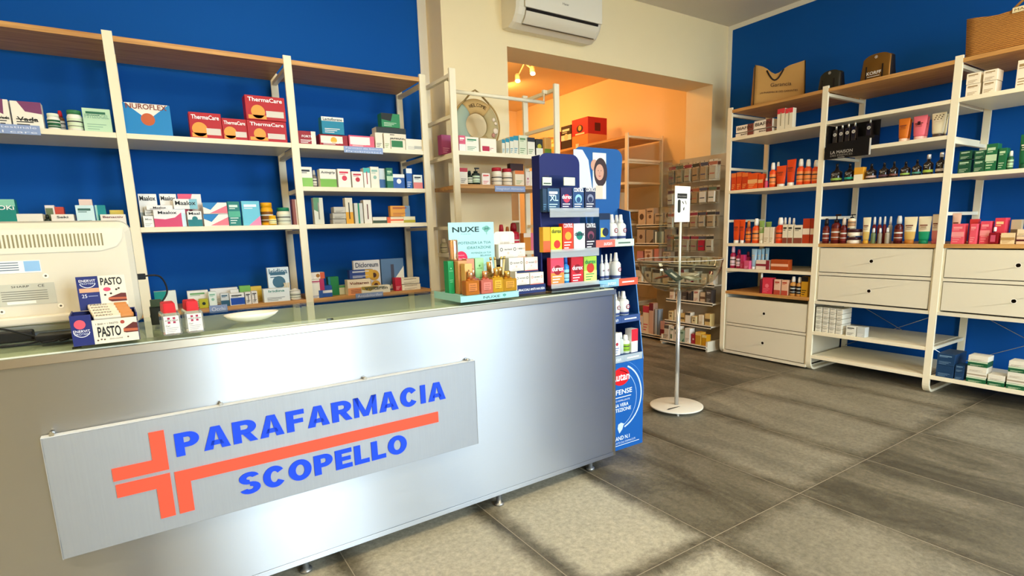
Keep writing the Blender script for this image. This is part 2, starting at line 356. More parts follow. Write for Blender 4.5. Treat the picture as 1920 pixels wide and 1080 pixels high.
# right wall unit, local x runs towards the camera (world -Y), local y into the wall (world +X)
UB = empty('shelving_unit', (4.417, 3.236, 0), -PI/2, label='long white and wood shelving unit with drawers along the right wall', cat='shelving unit')
DB = .585
xb = [0, .833, 1.669, 2.50]
for x in xb: side_frame(UB, x, DB, RUNGS)
def drawers(x0, x1, ztop, dz, zbot):
    cb = MB(); t = .014
    cb.box(x0, x0+t, .012, DB-.04, zbot, ztop, M_DRAW); cb.box(x1-t, x1, .012, DB-.04, zbot, ztop, M_DRAW); cb.box(x0, x1, DB-.05, DB-.04, zbot, ztop, M_DRAW)
    cb.box(x0, x1, .004, DB-.04, zbot-.012, zbot+.012, M_DRAW)
    for a_, b_ in zip(dz[:-1], dz[1:]): cb.box(x0+t, x1-t, .006, .05, b_[1]+.002, a_[0]-.002, M_DRAW)
    cb.build('cabinet_body', UB)
    for z0, z1 in dz:
        xm, zm = (x0+x1)/2, (z0+z1)/2
        d = MB(); g = .004; r = .0125; n = 16
        X0, X1, Z0, Z1 = x0+t+g, x1-t-g, z0+.003, z1-.003
        ring = [(xm + r*math.cos(2*PI*i/n+PI/4), zm + r*math.sin(2*PI*i/n+PI/4)) for i in range(n)]
        outer = [(X1, Z1), (X0, Z1), (X0, Z0), (X1, Z0)]
        k = d.mi(M_DRAW)
        O = [d.bm.verts.new((p[0], .006, p[1])) for p in outer]; I = [d.bm.verts.new((p[0], .006, p[1])) for p in ring]
        for q in range(4):
            for i in range(4):
                d.bm.faces.new((O[q], I[(q*4+i) % n], I[(q*4+i+1) % n])).material_index = k
            d.bm.faces.new((O[q], I[(q*4+4) % n], O[(q+1) % 4])).material_index = k
        d.box(X0, X1, .024, .026, Z0, Z1, mat('2a2018', .9))
        for bx in ((X0, X1, Z1-.001, Z1), (X0, X1, Z0, Z0+.001), (X0, X0+.001, Z0, Z1), (X1-.001, X1, Z0, Z1)): d.box(bx[0], bx[1], .006, .024, bx[2], bx[3], M_DRAW)
        dr = d.build('drawer', UB)
        h = MB(); h.ring(xm, zm, r, r+.004, .0045, mat('f6f0e0', .4), 20); h.build('grip_hole_rim', dr)
def bay(i): return xb[i]+PW, xb[i+1]
for i, whites, woods in ((0, (1.958, 1.503, 1.035, .808), (.6,)), (1, (1.958, 1.499, .328, .13), (1.035,)), (2, (1.958, 1.487, .13), (1.035,))):
    a, c = bay(i)
    shelf_part(UB, a, c, DB, 2.196, M_WOODX, 'wooden_shelf')
    for z in whites: shelf_part(UB, a, c, DB, z, M_MET, 'shelf')
    for z in woods: shelf_part(UB, a, c, DB, z, M_WOODX, 'wooden_shelf')
a, c = bay(0); drawers(a, c, .572, [(.305, .545), (.045, .28)], .03)
a, c = bay(1); drawers(a, c, 1.007, [(.811, 1.004), (.587, .786)], .568)
a, c = bay(2); drawers(a, c, 1.007, [(.811, 1.004), (.587, .786)], .568)
a, c = bay(1); shelf_part(UB, a, c, DB, 1.737, M_MET, 'shelf')
for i in (1, 2):
    a, c = bay(i); b = MB(); b.tube([(a, DB-.03, .14), (c, DB-.03, .55)], .003, M_CHROME, 6); b.tube([(a, DB-.038, .55), (c, DB-.038, .14)], .003, M_CHROME, 6); b.build('cross_brace', UB)
# storeroom unit seen through the opening: local x along world -Y, facing -X
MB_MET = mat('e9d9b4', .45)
UD = empty('shelving_unit', (4.47, 6.25, 0), -PI/2, label='white shelving unit with a wooden top in the orange lit storeroom', cat='shelving unit')
xd = [0, .84, 1.68]
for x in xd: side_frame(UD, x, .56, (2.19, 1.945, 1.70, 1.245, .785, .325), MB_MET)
for i in (0, 1):
    a, c = xd[i]+PW, xd[i+1]
    shelf_part(UD, a, c, .56, 2.19, M_WOODX, 'wooden_shelf')
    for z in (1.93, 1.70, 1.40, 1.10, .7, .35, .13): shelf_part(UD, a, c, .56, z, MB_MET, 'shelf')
# ---------------------------------------------------------------- counter
CT = empty('shop_counter', (1, 1.941, 0), .0238, label='brushed steel shop counter with a green tinted glass top', cat='counter')
CX0, CX1, CD = -2.2, .858, .50
b = MB(); b.box(CX0, CX1, 0, CD, .062, .905, M_STEEL, .002); b.build('steel_body', CT)
b = MB(); b.box(CX0, CX1-.012, -.004, .0, .062, .082, M_STEEL, .001); b.build('bottom_lip', CT)
b = MB(); b.box(CX1-.012, CX1+.001, -.0045, .002, .062, .885, mat('bdb8a8', .3, 1.0)); b.build('corner_trim', CT)
b = MB(); b.box(CX0, CX1+.003, -.006, CD, .886, .912, mat('b6b0a4', .28, 1.0), .002); b.build('top_rail', CT)
b = MB(); b.box(CX0+.01, CX1-.004, .004, CD-.004, .912, .9155, mat('dde0d0', .6)); b.build('worktop', CT)
b = MB(); b.box(CX0, CX1+.004, -.018, CD+.005, .920, .930, M_GLASS, .0015); b.build('glass_top', CT)
b = MB()
for x in (-1.9, -1.2, -.5, .2, .8):
    for y in (.03, CD-.03): b.box(x-.01, x+.01, y-.006, y+.006, .9155, .92, M_BLACK)
b.build('glass_pad', CT)
for x, y in ((-.66, .05), (.17, .03), (.735, .05), (-.66, .42), (.17, .42), (.735, .42), (-1.6, .05), (-1.6, .42)):
    b = MB(); b.lathe([(.022, 0), (.022, .01), (.012, .012), (.012, .064)], mat('a8a8a4', .35, .8), 12, x, y); b.build('foot', CT)
b = MB(); b.box(.42, .46, .10, .30, .062-.02, .062, M_BLACK); b.build('cable_tray', CT)
# sign plate on the counter
SG = empty('counter_sign', (1, 1.941, 0), .0238, label='aluminium sign plate with a coral pharmacy cross and blue lettering on the counter front', cat='sign')
b = MB(); b.box(-1.304, .043, -.030, -.027, .338, .693, M_PLATE, .0008); b.box(-1.304, .043, -.030, -.004, .690, .6935, mat('d4d8da', .5)); b.box(-1.304, -1.301, -.030, -.004, .338, .693, mat('b4b8ba', .5)); b.box(.040, .043, -.030, -.004, .338, .693, mat('b4b8ba', .5)); b.build('plate', SG)
for x in (-1.28, -.871, -.409, .017):
    b = MB(); b.tube([(x, -.028, .698), (x, -.0005, .698)], .006, M_CHROME, 10); b.build('mounting_bolt', SG)
CORAL = mat('f8543c', .6); SBLUE = mat('1646e0', .55)
cr_ = MB()
for pts in ([(-1.067, .653), (-1.029, .653), (-1.029, .530), (-1.165, .530), (-1.165, .568), (-1.067, .568)],
            [(-1.162, .518), (-1.029, .518), (-1.029, .382), (-1.067, .382), (-1.067, .479), (-1.162, .479)],
            [(-1.018, .516), (-.135, .516), (-.135, .474), (-.979, .478), (-.979, .382), (-1.018, .382)]):
    k = cr_.mi(CORAL); n = len(pts)
    ccw = pts[::-1]
    vs_ = [cr_.bm.verts.new((x, -.034, z)) for x, z in ccw]; f = cr_.bm.faces.new(vs_); f.material_index = k
    vb = [cr_.bm.verts.new((x, -.0295, z)) for x, z in ccw]
    for i in range(n): cr_.bm.faces.new((vs_[i], vb[i], vb[(i+1) % n], vs_[(i+1) % n])).material_index = k
cr_.build('pharmacy_cross', SG, recalc=True)
GLYPH = {}
def heavy(b, t, x0, x1, z0, z1, m, gap=.0):
    """heavy grotesque capitals cut as thick letters"""
    w = {'I': .32, 'M': 1.05, 'S': .78, 'F': .72, 'E': .74, 'L': .68, 'P': .80, 'R': .86, 'C': .88, 'O': .94, 'A': .92}
    g = .11; tot = sum(w[c] for c in t) + g*(len(t)-1); u = (x1-x0)/tot; hgt = z1-z0; x = x0
    st = .29
    def arc(cx, cz, rx, rz, a0, a1, sx, sz, n=14):
        for i in range(n):
            a = a0+(a1-a0)*i/n; q = a0+(a1-a0)*(i+1)/n
            pts = [(cx+rx*math.cos(a), cz+rz*math.sin(a)), (cx+rx*math.cos(q), cz+rz*math.sin(q)), (cx+(rx-sx)*math.cos(q), cz+(rz-sz)*math.sin(q)), (cx+(rx-sx)*math.cos(a), cz+(rz-sz)*math.sin(a))]
            P(pts)
    def P(pts): b.prism([(x + p[0]*u, z0 + p[1]*hgt) for p in pts], -.0335, -.0295, m)
    def R_(a, c, d, e): P([(a, d), (c, d), (c, e), (a, e)])
    H_ = .22
    for c in t:
        W = w[c]
        if c == 'I': R_(0.03, W-.03, 0, 1)
        elif c == 'L': R_(0, st, 0, 1); R_(st, W, 0, H_)
        elif c == 'E': R_(0, st, 0, 1); R_(st, W, 0, H_); R_(st, W*.92, .40, .60); R_(st, W, 1-H_, 1)
        elif c == 'F': R_(0, st, 0, 1); R_(st, W*.92, .38, .58); R_(st, W, 1-H_, 1)
        elif c == 'A': P([(0, 0), (.31, 0), (W/2+.0, .80), (W/2, 1), (W/2-.16, 1)]); P([(W-.31, 0), (W, 0), (W/2+.16, 1), (W/2, 1), (W/2, .80)]); P([(.22, .18), (W-.22, .18), (W-.29, .38), (.29, .38)])
        elif c in 'PR':
            zz = .36 if c == 'P' else .38
            R_(0, st, 0, 1); rx = W*.45; cz = (1+zz)/2; rz = (1-zz)/2
            R_(st, W-rx, zz, zz+.2); R_(st, W-rx, 1-.2, 1); arc(W-rx, cz, rx, rz, -PI/2, PI/2, .29, .21)
            if c == 'R': P([(W*.40, .38), (W-.27, 0), (W+.02, 0), (W*.72, .42)])
        elif c == 'O': arc(W/2, .5, W/2, .52, 0, 2*PI, .29, .24, 28)
        elif c == 'C': arc(W/2, .5, W/2, .52, .62, 2*PI-.62, .29, .24, 24)
        elif c == 'S': arc(W/2, .735, W/2-.01, .285, .30, PI*1.5, .27, .20, 14); arc(W/2, .265, W/2, .285, -PI+.30, PI/2, .27, .20, 14)
        elif c == 'M': R_(0, .22, 0, 1); R_(W-.22, W, 0, 1); P([(.22, 1), (.02, 1), (W/2-.12, 0), (W/2, 0), (W/2, .28)]); P([(W-.02, 1), (W-.22, 1), (W/2, .28), (W/2, 0), (W/2+.12, 0)])
        x += (W+g)*u
for t, args in (('PARAFARMACIA', (-1.006, -.098, .562, .634)), ('SCOPELLO', (-.850, -.272, .387, .458))):
    b = MB(); heavy(b, t, *args, SBLUE); b.build('lettering', SG)

# ---------------------------------------------------------------- goods: builders (front at y = 0 facing -Y, base at z = 0)
def hexes(s): return s.split()
CARD = .42
def decor(b, w, h, cols, dec, y=-.0004):
    c = lambda ch: mat(cols[min(int(ch), len(cols)-1)], CARD)
    X = lambda u: (u-.5)*w
    Z = lambda v: v*h
    q = lambda u0, u1, v0, v1, m, yy=y: b.quad(X(u0), X(u1), Z(v0), Z(v1), yy, m)
    lay = 0
    for tok in dec.split():
        k, m = tok[0], c(tok[1] if len(tok) > 1 else '1'); yy = y - lay*.0002; lay += 1
        r = min(w, h)
        if k == 't': q(.12, .82, .76, .86, m, yy); q(.12, .6, .69, .72, m, yy)
        elif k == 'l':
            for i in range(3): q(.12, .8-.13*i, .30-.1*i, .335-.1*i, m, yy)
        elif k == 'b': q(0, 1, 0, .45, m, yy)
        elif k == 'B': q(.06, 1, .04, .62, m, yy) if len(cols) > 2 and w > h*.9 else q(0, 1, 0, .3, m, yy)
        elif k == 'u': q(0, 1, .76, 1, m, yy)
        elif k == 'U': q(0, 1, .48, 1, m, yy)
        elif k == 'm': q(0, 1, .36, .6, m, yy)
        elif k == 'd': b.poly([(X(.3), 0), (X(1), 0), (X(1), Z(.4))], yy, m)
        elif k == 'D': b.poly([(X(.25), Z(.05)), (X(1), Z(.05)), (X(1), Z(.75))], yy, m)
        elif k == 'e': b.poly([(X(0), Z(1)), (X(0), Z(.62)), (X(.3), Z(.35)), (X(.62), Z(1))], yy, m)
        elif k == 'a': b.poly([(X(0), Z(1)), (X(0), Z(.55)), (X(.5), Z(.45)), (X(.62), Z(1))], yy, m)
        elif k == 'k': b.poly([(X(.22), Z(1)), (X(.45), Z(.62)), (X(1), Z(.55)), (X(1), Z(1))], yy, m)
        elif k == 'A': b.poly([(X(0), 0), (X(1), 0), (X(1), Z(.85)), (X(.75), Z(.55)), (X(.4), Z(.45)), (X(0), Z(.5))], yy, m)
        elif k == 'V': b.poly([(X(.04), Z(1)), (X(.5), Z(.48)), (X(.96), Z(1))], yy, m)
        elif k == 'o': b.disc(0, Z(.5), r*.2, yy, m)
        elif k == 'O': b.disc(X(.5), Z(.5 if h < w*1.1 else .55), r*.3, yy, m)
        elif k == 'F': b.disc(X(.55), Z(.3), r*.3, yy, m)
        elif k == 'P': b.disc(X(.3), Z(.34), r*.28, yy, m); q(.05, .5, .04, .2, m, yy)
        elif k == 'W': q(.5, .95, .14, .4, m, yy)
        elif k == 'N': q(.04, .82, .22, .88, m, yy)
        elif k == 'M': q(.1, .55, .12, .45, m, yy)
        elif k == 's': q(0, .2, 0, 1, m, yy)
        elif k == 'r': q(.74, 1, 0, 1, m, yy)
        elif k == 'R': q(.66, 1, 0, 1, m, yy)
        elif k == 'C': q(.4, .6, 0, 1, m, yy)
        elif k == 'q': q(.36, .62, .5, .68, m, yy)
        elif k == 'v':
            q(.42, .56, .18, .82, m, yy)
        elif k == 'G':
            for (a, e, s_) in ((.75, .52, .2), (.45, .3, .17), (.8, .2, .18), (.2, .15, .13)):
                b.disc(X(a), Z(e), r*s_, yy, mat('d8a030', CARD)); b.disc(X(a), Z(e), r*s_*.45, yy-.0002, mat('4a2410', CARD))
def carton(w, d, h, cols, dec, text='', tz=.7, tc=None):
    b = MB(); b.box(-w/2, w/2, 0, d, 0, h, mat(cols[0], CARD), min(.0012, w*.03))
    decor(b, w, h, cols, dec)
    # closing flap seams on the top
    b.face([(-w/2+.002, d*.5-.0006, h+.0003), (w/2-.002, d*.5-.0006, h+.0003), (w/2-.002, d*.5+.0006, h+.0003), (-w/2+.002, d*.5+.0006, h+.0003)], mat('8f8a80', .8))
    if text:
        i = tc if tc is not None else min(2, len(cols)-1)
        hh = (h*.24 if len(text) < 3 else min(h*.17, .032, w*.30)) if h > w*.5 else h*.42
        tw = min(w*.86, hh*.95*len(text))
        b.text(text, -tw/2, tw/2, h*tz-hh/2, h*tz+hh/2, -.0022, mat(cols[i], CARD), .015)
    return b
def part_mb(root, b, name): return b.build(name, root)
def bottle(root, w, h, cols, dec, n=''):
    r = w/2; body, cap, lab = cols[0], cols[1], cols[2] if len(cols) > 2 else cols[0]
    b = MB(); c = MB(); cy = r
    squat = h < w*1.9
    if n == 'square':
        b.box(-r, r, 0, w*.55, 0, h*.68, mat(body, .15, 0, .3), .006); b.lathe([(r*.2, h*.68), (r*.2, h*.76)], mat(body, .2), 12, 0, w*.27)
        c.lathe([(r*.28, h*.75), (r*.3, h*.78), (r*.3, h*.97), (r*.2, h)], mat(cap, .3), 12, 0, w*.27)
        decor(b, w*.6, h*.6, cols, 'N2'); part_mb(root, b, 'body'); part_mb(root, c, 'cap'); return
    capz = .80 if squat else .72
    if n == 'pump': capz = .72
    neck = r*(.86 if squat else .45)
    gl = mat(body, .18 if int(body[:2], 16) < 120 else .35)
    prof = [(r*.9, 0), (r, h*.02), (r, h*(capz-.12)), (r*.94, h*(capz-.07)), (neck, h*(capz-.01)), (neck, h*capz)]
    b.lathe(prof, gl, 18, 0, cy); part_mb(root, b, 'body')
    if n in ('pump',):
        c.lathe([(neck*1.1, h*capz), (neck*1.1, h*.8), (r*.12, h*.81), (r*.12, h*.93)], mat(cap, .3), 12, 0, cy); c.box(-r*.25, r*.9, cy-r*.2, cy+r*.2, h*.93, h, mat(cap, .3), .001)
        part_mb(root, c, 'pump')
    elif n == 'nozzle':
        c.lathe([(neck*1.3, h*capz), (neck*1.2, h*.8), (r*.15, h*.99), (0.0005, h)], mat(cap, .3), 12, 0, cy); part_mb(root, c, 'nozzle')
    else:
        cr = r*.92 if squat else (r*.62 if int(cap[:2], 16) > 200 else r*.6)
        if squat: pc = [(cr, h*(capz-.005)), (cr, h*.985), (cr*.93, h)]
        else: pc = [(cr, h*(capz-.005)), (cr*.98, h*.84), (cr*.78, h*.97), (cr*.6, h)]
        c.lathe(pc, mat(cap, .35), 16, 0, cy); part_mb(root, c, 'cap')
    if 'L' in dec or 'R' in dec:
        l = MB(); z0, z1 = h*.12, h*(capz-.2)
        l.lathe([(r*1.006, z0), (r*1.006, z1)], mat(lab, .5), 18, 0, cy)
        dk = '3a3a38' if sum(int(lab[i:i+2], 16) for i in (0, 2, 4)) > 330 else 'd8d8d0'
        l.lathe([(r*1.012, z0+(z1-z0)*.62), (r*1.012, z0+(z1-z0)*.74)], mat(dk, .5), 18, 0, cy)
        l.lathe([(r*1.012, z0+(z1-z0)*.2), (r*1.012, z0+(z1-z0)*.26)], mat(dk, .5), 18, 0, cy)
        for f in [f for f in l.bm.faces if len(f.verts) > 4]: l.bm.faces.remove(f)
        part_mb(root, l, 'label')
def fragrance(root, w, h, cols):
    r = w/2; b = MB(); glass = mat(cols[0], .08, 0, .0, .6)
    b.lathe([(r*.95, 0), (r, h*.02), (r, h*.48), (r*.9, h*.54), (r*.35, h*.64), (r*.3, h*.74)], glass, 20, 0, r); part_mb(root, b, 'body')
    c = MB(); cr = r*.42 if cols[1] == 'e8e8e8' else r*.26
    c.lathe([(cr, h*.74), (cr, h*.93), (cr*.8, h*.97)], mat(cols[1], .2, .6 if cols[1] == 'e8e8e8' else 0), 14, 0, r); part_mb(root, c, 'stopper')
    l = MB(); l.lathe([(r*1.01, h*.10), (r*1.01, h*.22)], mat(cols[2], .4), 20, 0, r)
    l.box(-r*.5, r*.35, -.001, .0005, h*.42, h*.435, mat('c8c4b8', .5)); l.box(-r*.3, r*.1, -.001, .0005, h*.34, h*.37, mat('b8b4a8', .5))
    part_mb(root, l, 'label')
def tube_(root, w, h, cols, dec):
    """cosmetic tube standing on its cap: round at the foot, flat crimp at the top"""
    b = MB(); n = 18; d = w*.62; rings = []; top = cols[2] if len(cols) > 2 else cols[0]
    ks = [(.12, .34, 1.0), (.2, .40, 1.0), (.45, .44, .85), (.75, .48, .42), (.93, .5, .10), (.94, .5, .06), (1.0, .5, .05)]
    for v, rx, fl in ks:
        rings.append([b.bm.verts.new((w*rx*math.cos(2*PI*i/n), d/2 + d*.5*(rx/.5)*fl*.8*math.sin(2*PI*i/n), h*v)) for i in range(n)])
    for j in range(len(rings)-1):
        upper_col = cols[0] if j < 2 or top == cols[0] else (cols[0] if cols[0] in ('e8501c', 'e04818', 'a8d0ec', '98c8e8', 'd07020', 'b85c18', 'e87080', 'e06c80', '1f6840', 'ece0c0', 'dccfa8') else top)  # printed colour of the tube above its foot
        k = b.mi(mat(cols[0] if j < 2 else upper_col, .35))
        for i in range(n):
            f = b.bm.faces.new((rings[j][i], rings[j][(i+1) % n], rings[j+1][(i+1) % n], rings[j+1][i])); f.material_index = k; f.smooth = True
    b.bm.faces.new(rings[-1]); b.bm.faces.new(rings[0][::-1])
    y0 = d/2 - d*.36
    for v0, v1, uu in ((.66, .70, .30), (.60, .62, .22), (.54, .555, .26)):
        b.box(-w*uu, w*uu*.9, d*.05 + (v0-.5)*d*.8, d*.05 + (v0-.5)*d*.8+.001, h*v0, h*v1, mat('7a3a2c' if int(top[:2], 16) > 200 else 'e8d8c0', .5))
    if 'q' in dec: b.box(-w*.1, w*.1, d*.12, d*.14, h*.62, h*.76, mat('38141c', .5))
    if cols[0] in ('ece0c0', 'dccfa8'):
        for i in range(9):
            v = .72+.075*(i//3); b.box(-w*.3+w*.22*(i % 3)+w*.06*(i//3), -w*.22+w*.22*(i % 3)+w*.06*(i//3), d*.5-d*.42*(1.25-v), d*.5-d*.36*(1.25-v)+.002, h*v, h*(v+.035), mat('6a5438', .5))
    part_mb(root, b, 'body')
    c = MB(); c.lathe([(w*.33, 0), (w*.35, h*.01), (w*.35, h*.115), (w*.33, h*.125)], mat(cols[1], .35), 18, 0, d/2, .85); part_mb(root, c, 'cap')
def jar(root, w, h, cols):
    b = MB(); r = w/2; b.lathe([(r*.95, 0), (r, h*.05), (r, h*.55)], mat(cols[0], .35), 20, 0, r); part_mb(root, b, 'body')
    c = MB(); c.lathe([(r*1.02, h*.56), (r*1.02, h*.97), (r*.96, h)], mat(cols[1], .3), 20, 0, r); part_mb(root, c, 'lid')
def spray(root, w, h, cols):
    r = w/2; b = MB(); b.lathe([(r*.9, 0), (r, h*.02), (r, h*.56), (r*.8, h*.63), (r*.45, h*.68)], mat(cols[0], .35), 18, 0, r); part_mb(root, b, 'body')
    c = MB(); c.lathe([(r*.5, h*.67), (r*.52, h*.74), (r*.4, h*.80), (r*.32, h*.98), (r*.26, h)], mat(cols[1], .3), 14, 0, r); part_mb(root, c, 'spray_head')
    l = MB(); l.lathe([(r*1.008, h*.04), (r*1.008, h*.14)], mat('3c4c7c', .5), 18, 0, r)
    l.disc(r*.15, h*.36, r*.42, -r*.02-.0012, mat(cols[2], .5)); l.disc(r*.15, h*.36, r*.26, -r*.02-.0016, mat('f4f2ee', .5)); l.quad(-r*.2, r*.5, h*.355, h*.375, -r*.02-.002, mat('20203c', .5))
    part_mb(root, l, 'label')
KIND = {'box': ('carton', 'box', 'cartons'), 'bot': ('bottle', 'bottle', 'bottles'), 'dif': ('fragrance_bottle', 'bottle', 'fragrance bottles'), 'tub': ('tube', 'tube', 'tubes'), 'jar': ('jar', 'jar', 'jars'), 'spr': ('spray_bottle', 'spray bottle', 'spray bottles')}
def copy_tree(o, parent=None):
    c = o.copy(); C.objects.link(c)
    if parent: c.parent = parent
    for ch in list(o.children): copy_tree(ch, c)
    return c
CACHE = {}
def place(kind, unit, s, front, zb, w, h, d, desc, where, cols, dec, text, tz, tc, n):
    name, cat, plural = KIND[kind]
    cl = hexes(cols)
    if not d: d = min(.07, w*.8)
    zb += .0006; loc = (s, front, zb) if unit == 0 else (front, s, zb); rz = 0 if unit == 0 else -PI/2
    key = (kind, round(w, 2), round(h, 2), d, cols, dec, text, n)
    lab = desc + ' on ' + where
    w *= .985
    if kind == 'box':
        if n == 'grid' and key in CACHE: o = CACHE[key].copy(); C.objects.link(o)
        else: o = carton(w, d, h, cl, dec, text, tz or .7, tc if tc >= 0 else None).build('carton')
        CACHE[key] = o; o.location = loc; o.rotation_euler = (0, 0, rz)
    else:
        nm = name if h > w*1.15 or kind != 'bot' else 'pot'
        o = empty(nm, loc, rz)
        if kind == 'bot': bottle(o, w, h, cl, dec, n)
        elif kind == 'dif': fragrance(o, w, h, cl)
        elif kind == 'tub': tube_(o, w, h, cl, dec)
        elif kind == 'jar': jar(o, w, h, cl)
        elif kind == 'spr': spray(o, w, h, cl)
    tag(o, lab, cat, plural + ' on ' + where if n != 'grid' else 'small white cartons stacked in a grid')
